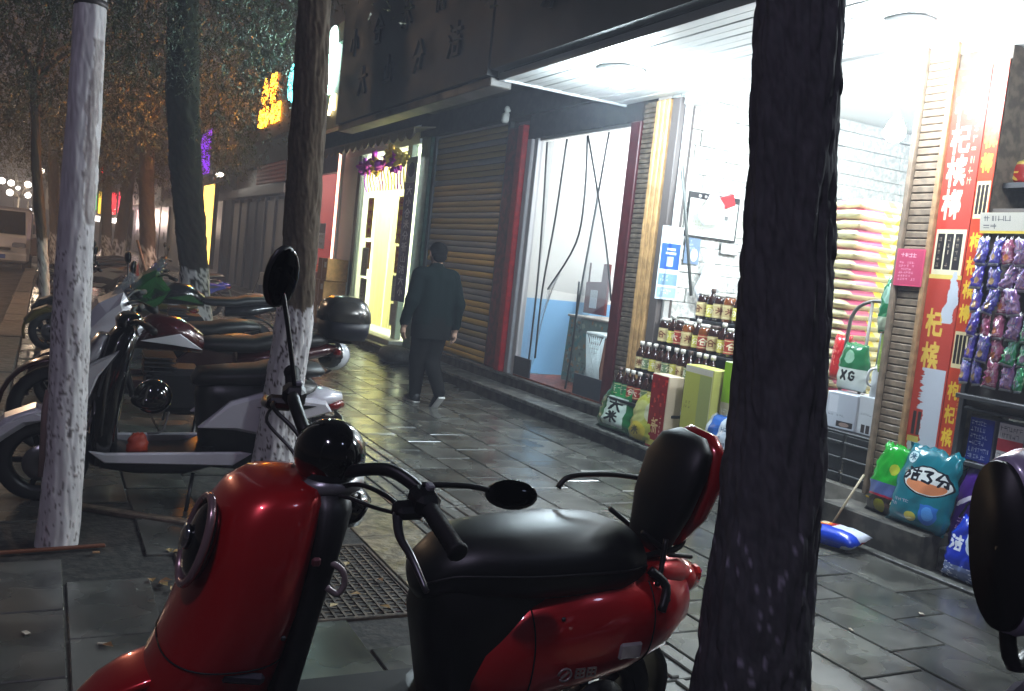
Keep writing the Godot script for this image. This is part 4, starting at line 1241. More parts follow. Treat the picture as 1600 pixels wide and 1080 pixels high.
	im = blank(160, 140, Color(0.74, 0.78, 0.82))
	im.fill_rect(Rect2i(36, 0, 44, 140), Color(0.16, 0.36, 0.66)); small_print(im, 88, 30, 64, 90, 12, Color(0.35, 0.4, 0.5), 9)
	bag("tissue_pack", "white and blue plastic wrapped pack on the step before the cartons", 1084, 1144, 646, 712, 0.135, 0.2, im, "package", 0.1, 0.12, 8, 0.25, 0.0, 4.60)
	# --- things hung on the stone wall and in the opening ---
	im = blank(192, 160, Color(0.86, 0.88, 0.84))
	im.fill_rect(Rect2i(0, 0, 192, 22), Color(0.16, 0.16, 0.17)); im.fill_rect(Rect2i(0, 0, 5, 160), Color(0.2, 0.2, 0.2)); im.fill_rect(Rect2i(187, 0, 5, 160), Color(0.2, 0.2, 0.2)); im.fill_rect(Rect2i(0, 154, 192, 6), Color(0.2, 0.2, 0.2))
	for k in 4: oval(im, 40 + k * 22, 11, 6, 6, Color(0.8, 0.8, 0.8))
	small_print(im, 20, 100, 60, 40, 8, Color(0.7, 0.7, 0.6), 7)
	im.fill_rect(Rect2i(140, 70, 14, 16), Color(0.4, 0.4, 0.4))
	side_card("notice_board", "white notice board with dark top strip on the stone wall", [1077, 297, 1155, 312, 1150, 380, 1072, 368], -6.95, im, "notice board", 0.02)
	im = blank(96, 256, Color(0.80, 0.84, 0.88))
	im.fill_rect(Rect2i(4, 60, 88, 90), Color(0.10, 0.32, 0.72)); im.fill_rect(Rect2i(30, 76, 40, 8), Color(0.85, 0.9, 1)); im.fill_rect(Rect2i(26, 90, 48, 8), Color(0.85, 0.9, 1)); im.fill_rect(Rect2i(34, 106, 30, 34), Color(0.75, 0.82, 0.9))
	im.fill_rect(Rect2i(4, 166, 88, 40), Color(0.45, 0.58, 0.70)); small_print(im, 12, 172, 70, 30, 8, Color(0.85, 0.9, 0.95), 5); im.fill_rect(Rect2i(4, 214, 88, 36), Color(0.56, 0.66, 0.74)); small_print(im, 12, 220, 70, 26, 8, Color(0.9, 0.92, 0.95), 6)
	side_card("payment_poster", "tall white and blue payment poster at the edge of the opening", [1036, 352, 1068, 356, 1056, 470, 1024, 466], -6.80, im, "poster")
	im = blank(96, 96, Color(0.42, 0.50, 0.60))
	oval(im, 64, 62, 24, 24, Color(0.80, 0.84, 0.86)); small_print(im, 8, 8, 60, 40, 9, Color(0.8, 0.84, 0.88), 8)
	side_card("round_badge_poster", "grey blue poster with a round white badge on the stone wall", [1072, 370, 1096, 374, 1090, 414, 1068, 411], -6.94, im, "poster")
	im = blank(96, 64, Color(0.84, 0.85, 0.83))
	im.fill_rect(Rect2i(0, 0, 96, 4), Color(0.3, 0.3, 0.3)); im.fill_rect(Rect2i(0, 60, 96, 4), Color(0.3, 0.3, 0.3)); small_print(im, 12, 16, 70, 36, 12, Color(0.4, 0.42, 0.45), 2)
	side_card("small_notice", "small white notice below the notice board on the stone wall", [1128, 378, 1154, 382, 1152, 400, 1126, 397], -6.94, im, "notice")
	# carrier bag with a red packet
	var film := clear(Color(0.92, 0.93, 0.94), 0.45, 0.2)
	for s in [[1118, 292, 352, 0.30, "thin white carrier bag hanging before the notice board"], [1112, 392, 470, 0.26, "clear plastic bag hanging low on the stone wall"]]:
		var tp := on_z(s[0], s[1], -6.85)
		var bp := on_z(s[0], s[2], -6.85)
		var hh := tp.y - bp.y
		var cb := thing("carrier_bag", s[4], "plastic bag", tp)
		var b := MB.new()
		b.loft([[Vector3(0, 0, 0), Vector3(0.012, 0, 0), Vector3(0, 0, 0.012), 2.0], [Vector3(0, -hh * 0.25, 0), Vector3(s[3] * 0.16, 0, 0.01), Vector3(0, 0.01, 0.02), 2.0], [Vector3(0.01, -hh * 0.5, 0), Vector3(s[3] * 0.36, 0.02, 0), Vector3(0.01, 0, 0.05), 2.2], [Vector3(-0.01, -hh * 0.85, 0), Vector3(s[3] * 0.5, -0.03, 0), Vector3(0, 0, 0.07), 2.6], [Vector3(0, -hh, 0), Vector3(s[3] * 0.3, 0.02, 0), Vector3(0, 0, 0.04), 2.2]], 14)
		build(b, "film", film, cb)
		obj("hanger", tubed(curve([Vector3(0, 0, 0), Vector3(0.03, 0.05, 0), Vector3(0, 0.09, 0), Vector3(-0.03, 0.05, 0), Vector3(0, 0, 0)], 4), 0.005, 5), mt(Color(0.75, 0.75, 0.75), 0.4), cb)
	im = blank(128, 64, Color(0.70, 0.16, 0.18)); small_print(im, 10, 10, 100, 46, 12, Color(0.9, 0.7, 0.7), 12)
	var rp := on_z(1128, 318, -6.88)
	var pk := obj("red_packet", boxed(Vector3.ZERO, Vector3(0.28, 0.11, 0.05), 0.008, Basis(Vector3.BACK, 0.35)), mt(Color(0.70, 0.16, 0.18), 0.4))
	pk.position = rp
	tag(pk, "red packet hanging askew against the notice board", "packet")
	# leaning pole
	var pole := obj("leaning_pole", tubed([on_x(1059, 160, 5.02), on_x(1066, 260, 5.02), on_x(1080, 462, 5.02)], 0.014, 8), mt(Color(0.35, 0.36, 0.35), 0.4, 0.4))
	tag(pole, "thin grey pole leaning across the grocery opening", "pole")
	# --- sacks of flour ---
	var sack := []
	for k in 3:
		var si := blank(256, 96, Color(0.80, 0.76, 0.62))
		si.fill_rect(Rect2i(18, 0, 76, 96), [Color(0.74, 0.30, 0.42), Color(0.70, 0.34, 0.44), Color(0.78, 0.40, 0.48)][k]); si.fill_rect(Rect2i(94, 0, 26, 96), Color(0.84, 0.72, 0.22)); si.fill_rect(Rect2i(120, 0, 136, 96), Color(0.80, 0.76, 0.58))
		sack.append(print_mat(si, 0.55))
	var sms := []
	for k in 3:
		var b := MB.new()
		b.pillow(0.85, 0.46, 0.125, 0.10, 40 + k, 16, 10)
		sms.append(b.done())
	var n := 26
	for k in n:
		var o := obj("flour_sack", sms[k % 3], sack[(k * 7) % 3])
		o.position = Vector3(6.02 + rng.randfn(0, 0.008) - 0.012 * (n - k) * 0.3, 0.32 + k * 0.079, -5.25)
		o.rotation = Vector3(-PI / 2 + rng.randfn(0, 0.01), rng.randfn(0, 0.02), rng.randfn(0, 0.012))
		tag(o, "pink banded cream sack lying in the tall stack inside the grocery", "sack", "flour sacks in the tall stack")
	# --- hand truck, green bags and boxes at the right of the opening ---
	var ht := thing("hand_truck", "grey hand truck with an arched handle before the sack stack", "hand truck", Vector3(5.25, 0.26, -4.72))
	var steel := mt(Color(0.42, 0.40, 0.38), 0.4, 0.5)
	obj("handle", tubed(curve([Vector3(0, 0.35, -0.17), Vector3(0, 1.0, -0.17), Vector3(0.01, 1.2, -0.14), Vector3(0.02, 1.28, -0.02), Vector3(0.02, 1.29, 0.13)], 5), 0.014, 8), steel, ht)
	obj("rail", tubed([Vector3(0.02, 1.28, 0.0), Vector3(0, 0.1, 0.0)], 0.012, 8), steel, ht)
	obj("rail", tubed([Vector3(0.02, 1.29, 0.13), Vector3(0, 0.1, 0.13)], 0.018, 8), mt(Color(0.30, 0.34, 0.36), 0.4, 0.4), ht)
	obj("cross_bar", tubed([Vector3(0, 0.7, -0.17), Vector3(0, 0.7, 0.13)], 0.01, 8), steel, ht)
	obj("toe_plate", boxed(Vector3(-0.1, 0.08, -0.02), Vector3(0.22, 0.01, 0.34)), steel, ht)
	for s in [-0.2, 0.16]:
		var w := MB.new()
		w.lathe([Vector2(0.02, -0.02), Vector2(0.075, -0.02), Vector2(0.08, 0), Vector2(0.075, 0.02), Vector2(0.02, 0.02)], 18, Vector3(0.05, 0.085, s), Basis(Vector3.RIGHT, PI / 2))
		build(w, "wheel", mt(Color(0.06, 0.06, 0.06), 0.7), ht)
	im = blank(96, 128, Color(0.12, 0.44, 0.28)); oval(im, 50, 40, 30, 20, Color(0.6, 0.75, 0.68)); im.fill_rect(Rect2i(10, 90, 76, 30), Color(0.75, 0.8, 0.7))
	bag("green_top_pack", "crinkled green topped pack wedged beside the ribbed pillar", 1368, 1400, 432, 500, 1.33, 0.12, im, "package", 0.0, 0.2, 21, 0.18, 0.3, 5.12)
	im = blank(96, 160, Color(0.46, 0.58, 0.16)); im.fill_rect(Rect2i(0, 0, 96, 40), Color(0.22, 0.42, 0.14)); small_print(im, 14, 60, 60, 60, 10, Color(0.7, 0.75, 0.5), 5)
	bag("leaf_green_bag", "tall leaf green bag standing beside the ribbed pillar", 1362, 1398, 488, 600, 0.93, 0.14, im, "bag", 0.0, 0.1, 22, 0.35, 0.1, 5.16)
	# white boxes on a black crate
	var cr := thing("black_crate", "black plastic crates carrying the white boxes by the trunk", "crate", Vector3(5.22, 0.26, -4.60))
	for s in 2:
		obj("crate_side", boxed(Vector3(-0.17, 0.17, -0.125 + s * 0.27), Vector3(0.02, 0.34, 0.25), 0.008), blk, cr)
		for k in 3: obj("crate_rib", boxed(Vector3(-0.19, 0.06 + k * 0.11, -0.125 + s * 0.27), Vector3(0.02, 0.02, 0.25), 0.004), blk, cr)
	obj("crate_top", boxed(Vector3(0, 0.345, 0.01), Vector3(0.36, 0.02, 0.54), 0.005), blk, cr)
	obj("crate_end", boxed(Vector3(0, 0.17, -0.262), Vector3(0.32, 0.33, 0.02), 0.005), blk, cr)
	obj("crate_end", boxed(Vector3(0, 0.17, 0.282), Vector3(0.32, 0.33, 0.02), 0.005), blk, cr)
	im = blank(128, 160, Color(0.70, 0.72, 0.76)); small_print(im, 10, 96, 100, 14, 10, Color(0.45, 0.47, 0.5), 3); im.fill_rect(Rect2i(50, 126, 70, 26), Color(0.22, 0.2, 0.2)); oval(im, 84, 140, 22, 10, Color(0.6, 0.52, 0.48)); im.fill_rect(Rect2i(8, 10, 40, 80), Color(0.78, 0.79, 0.82))
	box_pack("white_box", "white printed box with a dark picture on the black crate", Vector3(5.22, 0.616, -4.73), Vector3(0.24, 0.26, 0.26), im, Color(0.68, 0.69, 0.72), 0.12)
	im = blank(128, 160, Color(0.74, 0.75, 0.77)); small_print(im, 14, 70, 110, 14, 9, Color(0.45, 0.47, 0.5), 4); im.fill_rect(Rect2i(24, 120, 18, 36), Color(0.25, 0.22, 0.22)); im.fill_rect(Rect2i(48, 120, 18, 36), Color(0.25, 0.22, 0.22))
	box_pack("white_box", "white printed box with two dark bars on the black crate", Vector3(5.24, 0.616, -4.46), Vector3(0.24, 0.27, 0.25), im, Color(0.72, 0.73, 0.75), -0.05)
	im = blank(128, 160, Color(0.14, 0.42, 0.26)); oval(im, 60, 46, 22, 22, Color(0.55, 0.7, 0.6)); im.fill_rect(Rect2i(0, 84, 128, 76), Color(0.78, 0.80, 0.78)); glyph(im, "X", 30, 92, 34, 7, Color(0.12, 0.12, 0.12)); glyph(im, "G", 64, 92, 34, 7, Color(0.12, 0.12, 0.12))
	bag("green_bag", "green and white bag on the boxes beside the trunk", 1300, 1346, 535, 612, 0.887, 0.12, im, "bag", 0.0, 0.12, 23, 0.22, 0.2, 5.2)
	var jg := thing("white_jug", "white plastic jug in a bag on top of the white boxes", "jug", Vector3(5.2, 0.887, -4.46))
	var b5 := MB.new()
	b5.loft([[Vector3(0, 0, 0), Vector3(0.06, 0, 0), Vector3(0, 0, 0.085), 4.0], [Vector3(0, 0.17, 0), Vector3(0.06, 0, 0), Vector3(0, 0, 0.085), 4.0], [Vector3(0, 0.26, 0), Vector3(0.04, 0, 0), Vector3(0, 0, 0.055), 3.0], [Vector3(0, 0.33, 0.01), Vector3(0.02, 0, 0), Vector3(0, 0, 0.022), 2.0], [Vector3(0, 0.38, 0.02), Vector3(0.02, 0, 0), Vector3(0, 0, 0.035), 2.0]], 20)
	build(b5, "body", mt(Color(0.80, 0.81, 0.82), 0.3), jg)
	obj("handle", tubed(curve([Vector3(-0.05, 0.2, -0.04), Vector3(-0.09, 0.18, -0.06), Vector3(-0.09, 0.1, -0.07), Vector3(-0.055, 0.07, -0.06)], 4), 0.009, 6), mt(Color(0.78, 0.79, 0.8), 0.35), jg)
	im = blank(64, 96, Color(0.72, 0.08, 0.12)); small_print(im, 10, 20, 40, 50, 8, Color(0.9, 0.6, 0.5), 3)
	bag("red_bag", "small red bag behind the green and white bag by the trunk", 1290, 1318, 522, 600, 0.93, 0.1, im, "bag", 0.0, 0.1, 24, 0.3, 0.1, 5.36)
	# --- pillar notices ---
	im = blank(96, 112, Color(0.78, 0.26, 0.40)); im.fill_rect(Rect2i(4, 4, 88, 104), Color(0.70, 0.22, 0.36)); small_print(im, 14, 12, 70, 16, 12, Color(0.9, 0.75, 0.8), 2, 1.0); small_print(im, 12, 38, 74, 60, 7, Color(0.88, 0.66, 0.74), 3)
	wall_card("pink_notice", "small pink notice stuck on the ribbed pillar", [1402, 392, 1446, 386, 1440, 446, 1396, 448], 4.938, im, "notice")
	im = blank(128, 1024, Color(0.70, 0.25, 0.20))
	small_print(im, 20, 18, 90, 14, 9, Color(0.85, 0.72, 0.6), 3, 1.0)
	var ch := ["gou", "qi", "bin", "lang"]
	for k in 4: glyph(im, ch[k], 14, 50 + k * 76, 70, 9, Color(0.86, 0.84, 0.74))
	small_print(im, 94, 60, 20, 230, 16, Color(0.84, 0.72, 0.6), 4, 1.0)
	im.fill_rect(Rect2i(6, 372, 116, 110), Color(0.86, 0.82, 0.70))
	for k in 3:
		im.fill_rect(Rect2i(14 + k * 34, 382, 28, 84), Color(0.15, 0.13, 0.14))
		small_print(im, 20 + k * 34, 390, 16, 70, 10, Color(0.75, 0.7, 0.6), 5 + k, 1.0)
	im.fill_rect(Rect2i(0, 478, 128, 10), Color(0.84, 0.76, 0.42))
	glyph(im, "qi", 18, 560, 64, 9, Color(0.86, 0.72, 0.32)); glyph(im, "bin", 18, 640, 64, 9, Color(0.86, 0.72, 0.32))
	# torn off: pale wall paper shows, with ragged edges
	var torn := Color(0.74, 0.76, 0.80)
	for yy in range(470, 1024):
		var l := 46.0 + 26.0 * fine.get_noise_2d(yy * 3.0, 4.0)
		var r := 122.0
		if yy < 640:
			l = 96.0 - (yy - 470) * 0.22 + 10.0 * fine.get_noise_2d(yy * 4.0, 1.0)
			r = l + 12 + absf(sin((yy - 470) * 0.0185)) * 34.0
			if yy > 590: continue
		elif yy < 700: continue
		elif yy < 800: l = 24 + 40.0 * absf(fine.get_noise_2d(yy * 5.0, 7.0))
		elif yy < 880: l = 54 + 16.0 * fine.get_noise_2d(yy * 5.0, 7.0)
		else: l = 10 + 12.0 * fine.get_noise_2d(yy * 5.0, 9.0)
		im.fill_rect(Rect2i(int(l), yy, int(maxf(1, r - l)), 1), torn)
	for k in 2: im.fill_rect(Rect2i(16 + k * 20, 806, 13, 56), Color(0.22, 0.2, 0.2))
	im.fill_rect(Rect2i(4, 866, 46, 14), Color(0.78, 0.72, 0.36))
	wall_card_at("betel_poster", "torn tall red poster with big characters on the shop pillar", Vector3(4.975, 1.66, -3.925), 0.235, 2.72, im)
	im = blank(64, 1024, Color(0.74, 0.24, 0.14))
	small_print(im, 8, 20, 48, 12, 8, Color(0.85, 0.72, 0.6), 3, 1.0)
	for rep in 3:
		for k in 4: glyph(im, ch[k], 10, 44 + rep * 340 + k * 54, 42, 6, Color(0.90, 0.74, 0.22))
		small_print(im, 54, 50 + rep * 340, 8, 200, 7, Color(0.88, 0.72, 0.3), 4, 1.0)
		im.fill_rect(Rect2i(4, 268 + rep * 340, 56, 84), Color(0.84, 0.78, 0.6))
		for q in 3: im.fill_rect(Rect2i(9 + q * 16, 276 + rep * 340, 12, 66), Color(0.17, 0.14, 0.14))
	var mb := MB.new()
	mb.card(Vector3(0, 1.38, -0.052), Vector3(0, 1.38, 0.052), Vector3(0, -1.36, 0.052), Vector3(0, -1.36, -0.052), 0.006)
	var p2 := build(mb, "betel_poster", print_mat(im, 0.4))
	p2.position = Vector3(4.973, 1.66, -3.748)
	tag(p2, "narrow red poster with yellow characters at the edge of the shop pillar", "poster")
	snack_stand()
	detergent()

func wall_card_at(called: String, label: String, c: Vector3, w: float, h: float, im: Image):
	var mb := MB.new()
	mb.card(Vector3(0, h / 2, -w / 2), Vector3(0, h / 2, w / 2), Vector3(0, -h / 2, w / 2), Vector3(0, -h / 2, -w / 2), 0.006)
	var o := build(mb, called, print_mat(im, 0.4))
	o.position = c
	tag(o, label, "poster")

# printed box: front faces the street (-x)
func box_pack(called: String, label: String, at: Vector3, size: Vector3, im: Image, side: Color, turn := 0.0) -> Node3D:
	var t := thing(called, label, "box", at, turn)
	obj("carton", boxed(Vector3(0, size.y / 2, 0), size, 0.006), mt(side, 0.4), t)
	var b := MB.new()
	var x := -size.x / 2 - 0.003
	b.card(Vector3(x, size.y - 0.006, -size.z / 2 + 0.006), Vector3(x, size.y - 0.006, size.z / 2 - 0.006), Vector3(x, 0.006, size.z / 2 - 0.006), Vector3(x, 0.006, -size.z / 2 + 0.006), 0.002)
	build(b, "printed_face", print_mat(im, 0.22), t)
	return t

func snack_stand():
	var t := thing("snack_stand", "snack display stand with header card beside the red poster pillar", "stand", Vector3(5.0, 0.13, -3.2))
	var off := t.position
	var metal := mt(Color(0.30, 0.30, 0.31), 0.4, 0.5)
	part_span(t, off, "back_panel", Vector3(5.0, 0.95, -3.70), Vector3(5.02, 2.16, -2.4), mt(Color(0.35, 0.32, 0.30), 0.6))
	var im := blank(512, 64, Color(0.72, 0.70, 0.66))
	small_print(im, 10, 10, 90, 40, 16, Color(0.3, 0.3, 0.32), 4)
	im.fill_rect(Rect2i(150, 14, 170, 40), Color(0.35, 0.48, 0.62))
	for k in 5: glyph(im, ["da", "xin", "he", "mi", "fen"][k], 158 + k * 31, 18, 28, 4, Color(0.85, 0.88, 0.9))
	im.fill_rect(Rect2i(0, 56, 512, 8), Color(0.82, 0.72, 0.3))
	var b := MB.new()
	b.card(Vector3(-0.06, 2.0, -0.52), Vector3(-0.06, 2.0, 0.7), Vector3(-0.04, 1.88, 0.7), Vector3(-0.04, 1.88, -0.52), 0.006)
	build(b, "header_card", print_mat(im, 0.4), t)
	for s in [-3.70, -2.45]:
		part_span(t, off, "post", Vector3(4.97, 0.13, s), Vector3(5.02, 2.05, s + 0.03), metal)
	part_span(t, off, "bottom_rail", Vector3(4.90, 1.02, -3.68), Vector3(4.98, 1.05, -2.4), metal, 0.005)
	part_span(t, off, "shelf", Vector3(4.97, 0.62, -3.66), Vector3(5.3, 0.65, -2.4), metal, 0.005)
	part_span(t, off, "shelf", Vector3(4.97, 0.955, -3.66), Vector3(5.3, 0.975, -2.4), metal, 0.005)
	part_span(t, off, "base", Vector3(5.12, 0.132, -3.64), Vector3(5.3, 0.60, -2.4), mt(Color(0.14, 0.14, 0.16), 0.5), 0.01)
	# hanging packets
	var cols := [Color(0.30, 0.26, 0.60), Color(0.30, 0.28, 0.58), Color(0.56, 0.30, 0.40), Color(0.46, 0.34, 0.50), Color(0.20, 0.48, 0.32), Color(0.66, 0.58, 0.44), Color(0.70, 0.64, 0.50), Color(0.62, 0.3, 0.2)]
	var cname := ["indigo", "violet", "pink", "mauve", "green", "cream", "beige", "orange"]
	var meshes := []
	for k in 3:
		var mbx := MB.new()
		mbx.pillow(0.074, 0.17, 0.04, 0.42, 60 + k, 10, 12)
		meshes.append(mbx.done())
	var mats2 := []
	for c in 8:
		var pi := blank(48, 96, cols[c])
		pi.fill_rect(Rect2i(0, 0, 48, 8), Color(0.75, 0.75, 0.76)); pi.fill_rect(Rect2i(0, 88, 48, 8), Color(0.75, 0.75, 0.76))
		for q in 26:
			var cc: Color = cols[(c + q) % 8].lerp(cols[c], 0.6).lightened(rng.randf_range(0.0, 0.35))
			stroke(pi, [rng.randf_range(0, 90), rng.randf_range(12, 170), rng.randf_range(0, 90), rng.randf_range(12, 170)], 0, 0, 50, rng.randf_range(1.5, 6), cc)
		small_print(pi, 6, 20 + (c * 7) % 30, 36, 26, 11, Color(0.86, 0.84, 0.82), c + 3, 0.9)
		oval(pi, 30 - (c * 5) % 14, 66, 10, 12, cols[(c + 5) % 8].lerp(Color(0.6, 0.45, 0.3), 0.5))
		var m := print_mat(pi, 0.2)
		m.metallic = 0.35
		mats2.append(m)
	for c in 8:
		for r in 6:
			var o := obj("snack_packet", meshes[(c + r) % 3], mats2[(c + (1 if (r * 3 + c) % 5 == 0 else 0)) % 8])
			o.position = Vector3(4.925 - 0.012 * ((r + c) % 2), 1.815 - r * 0.142, -3.655 + c * 0.088 + rng.randfn(0, 0.004))
			o.rotation = Vector3(0, -PI / 2 + rng.randfn(0, 0.35), 0)
			o.rotate_object_local(Vector3.BACK, rng.randfn(0, 0.14))
			o.rotate_object_local(Vector3.RIGHT, rng.randfn(-0.1, 0.06))
			tag(o, "%s foil snack packet hanging on the display stand" % cname[(c + (1 if (r * 3 + c) % 5 == 0 else 0)) % 8], "snack packet", "%s snack packets on the stand" % cname[(c + (1 if (r * 3 + c) % 5 == 0 else 0)) % 8])
	# cartons on the shelf
	for k in 4:
		var ci := blank(96, 96, [Color(0.12, 0.18, 0.52), Color(0.78, 0.76, 0.76), Color(0.14, 0.22, 0.60), Color(0.6, 0.5, 0.3)][k])
		for r in 6: small_print(ci, 6, 6 + r * 15, 86, 13, 10, Color(0.8, 0.82, 0.9) if k != 1 else Color(0.3, 0.3, 0.34), r + k * 9, 1.0)
		if k == 1: ci.fill_rect(Rect2i(0, 34, 96, 26), Color(0.75, 0.25, 0.30))
		box_pack("small_carton", ["dark blue printed carton on the shelf under the snack packets", "white carton with a red band on the shelf under the snack packets", "bright blue carton on the shelf under the snack packets", "tan carton on the shelf under the snack packets"][k], Vector3(5.09, 0.651, -3.55 + k * 0.19), Vector3(0.16, 0.27, 0.17), ci, Color(0.4, 0.4, 0.45))
	# a clear bag hanging at the post
	# red snack bag and tins above
	var rim := blank(96, 96, Color(0.62, 0.14, 0.12)); rim.fill_rect(Rect2i(0, 0, 96, 20), Color(0.8, 0.7, 0.35)); glyph(rim, "da", 24, 34, 50, 7, Color(0.86, 0.72, 0.3))
	bag("red_snack_bag", "red and gold snack bag on the high shelf above the display stand", 1548, 1600, 250, 302, 2.33, 0.1, rim, "bag", 0.0, 0.12, 33, 0.3, 0.0, 5.16)
	part_span(t, off, "high_shelf", Vector3(5.05, 2.29, -3.68), Vector3(5.4, 2.32, -2.4), metal)
	part_span(t, off, "bracket", Vector3(5.35, 0.13, -3.7), Vector3(5.4, 2.6, -3.66), metal)

func detergent():
	var im := blank(256, 360, Color(0.06, 0.40, 0.46))
	oval(im, 150, 150, 100, 66, Color(0.10, 0.12, 0.14)); oval(im, 150, 150, 94, 60, Color(0.82, 0.84, 0.84)); oval(im, 150, 168, 80, 38, Color(0.80, 0.50, 0.34)); im.fill_rect(Rect2i(60, 120, 180, 36), Color(0.82, 0.84, 0.84))
	for k in 3: glyph(im, ["jie", "san", "fen"][k], 56 + k * 64, 100, 62, 9, Color(0.07, 0.09, 0.14))
	oval(im, 50, 60, 24, 26, Color(0.72, 0.82, 0.84)); glyph(im, "mi", 34, 44, 32, 4, Color(0.1, 0.3, 0.4))
	im.fill_rect(Rect2i(150, 250, 72, 40), Color(0.18, 0.40, 0.72)); oval(im, 186, 288, 36, 44, Color(0.18, 0.40, 0.72)); oval(im, 186, 284, 24, 30, Color(0.30, 0.55, 0.82))
	oval(im, 120, 314, 26, 20, Color(0.74, 0.70, 0.30)); small_print(im, 20, 250, 90, 50, 14, Color(0.7, 0.6, 0.66), 6)
	var teal := bag("detergent_pouch", "big teal detergent pouch with dark characters leaning on the pillar", 1372, 1466, 694, 838, 0.2, 0.13, im, "pouch", 0.22, 0.13, 71, 0.22, 0.12, 4.74)
	spout(teal, Vector3(-0.11, 0.46, 0.0))
	im = blank(256, 220, Color(0.07, 0.38, 0.47)); oval(im, 60, 120, 30, 28, Color(0.7, 0.82, 0.84)); glyph(im, "mi", 42, 102, 38, 5, Color(0.1, 0.3, 0.4))
	var t2 := bag("detergent_pouch", "teal detergent pouch lying across behind the purple pouch", 1462, 1580, 668, 760, 0.42, 0.12, im, "pouch", 0.3, 0.12, 72, 0.22, 0.1, 5.02)
	spout(t2, Vector3(-0.17, 0.27, 0.0))
	im = blank(160, 300, Color(0.24, 0.10, 0.44)); stroke(im, [10, 60, 60, 30, 90, 40], 20, 100, 120, 12, Color(0.86, 0.84, 0.9)); stroke(im, [30, 90, 50, 50], 20, 100, 120, 8, Color(0.06, 0.04, 0.12)); small_print(im, 50, 210, 80, 40, 14, Color(0.75, 0.6, 0.8), 3); im.fill_rect(Rect2i(0, 262, 160, 38), Color(0.30, 0.16, 0.52))
	bag("detergent_pouch", "purple detergent pouch beside the big teal pouch", 1470, 1530, 700, 838, 0.13, 0.12, im, "pouch", 0.2, 0.12, 73, 0.25, 0.25, 4.90)
	im = blank(160, 220, Color(0.05, 0.18, 0.66)); oval(im, 120, 70, 44, 60, Color(0.75, 0.80, 0.86)); oval(im, 124, 72, 30, 44, Color(0.62, 0.36, 0.36)); glyph(im, "jie", 20, 70, 52, 8, Color(0.88, 0.9, 0.95)); im.fill_rect(Rect2i(0, 168, 160, 52), Color(0.40, 0.46, 0.62))
	for k in 40: im.fill_rect(Rect2i(rng.randi_range(0, 150), rng.randi_range(160, 214), rng.randi_range(3, 14), 3), Color(0.8, 0.83, 0.9))
	bag("washing_powder_bag", "bright blue washing powder bag standing on the pavement by the step", 1462, 1536, 806, 896, 0.0, 0.14, im, "bag", 0.15, 0.14, 74, 0.2, 0.3, 4.70)
	im = blank(160, 200, Color(0.10, 0.60, 0.18)); oval(im, 110, 70, 20, 16, Color(0.66, 0.70, 0.2)); im.fill_rect(Rect2i(0, 112, 160, 44), Color(0.30, 0.36, 0.56)); im.fill_rect(Rect2i(0, 150, 160, 50), Color(0.13, 0.10, 0.08)); im.fill_rect(Rect2i(0, 146, 160, 6), Color(0.6, 0.1, 0.2)); oval(im, 80, 176, 24, 18, Color(0.5, 0.5, 0.1)); glyph(im, "1", 112, 152, 46, 9, Color(0.84, 0.78, 0.6)); stroke(im, [0, 0, 40, 0], 10, 164, 50, 5, Color(0.6, 0.5, 0.1))
	bag("green_refill_bag", "bright green refill bag with a large printed digit on the block", 1344, 1402, 690, 794, 0.2, 0.1, im, "bag", 0.15, 0.18, 75, 0.22, 0.35, 4.80)
	# flat pack lying on the pavement
	im = blank(200, 160, Color(0.05, 0.22, 0.70))
	im.fill_rect(Rect2i(0, 0, 90, 90), Color(0.60, 0.10, 0.12)); im.fill_rect(Rect2i(90, 0, 110, 96), Color(0.76, 0.78, 0.84)); oval(im, 40, 60, 34, 20, Color(0.82, 0.46, 0.12)); glyph(im, "xin", 20, 20, 44, 6, Color(0.86, 0.82, 0.7)); oval(im, 30, 130, 28, 26, Color(0.7, 0.74, 0.8)); small_print(im, 104, 14, 80, 70, 14, Color(0.6, 0.65, 0.75), 5)
	var b := MB.new()
	b.pillow(0.36, 0.26, 0.11, 0.07, 76, 12, 12)
	var m := print_mat(im, 0.25)
	var o := build(b, "powder_pack", m)
	o.position = Vector3(4.36, 0.056, -4.02)
	o.rotation = Vector3(-PI / 2 + 0.12, -PI / 2 + 0.25, 0, )
	tag(o, "blue, white and red powder pack lying flat on the pavement", "package")
	# mop handle leaning
	var st := obj("broom_stick", tubed([on_x(1288, 838, 4.62), on_x(1350, 742, 4.78)], 0.008, 6), mt(Color(0.66, 0.60, 0.50), 0.5))
	tag(st, "thin pale stick leaning from the pavement onto the green refill bag", "stick")

func spout(o: Node3D, at: Vector3):
	var b := MB.new()
	b.lathe([Vector2(0.016, -0.02), Vector2(0.017, 0.03), Vector2(0.013, 0.035)], 12, at, Basis(Vector3.BACK, 0.3))
	build(b, "spout", mt(Color(0.80, 0.81, 0.82), 0.4), o)

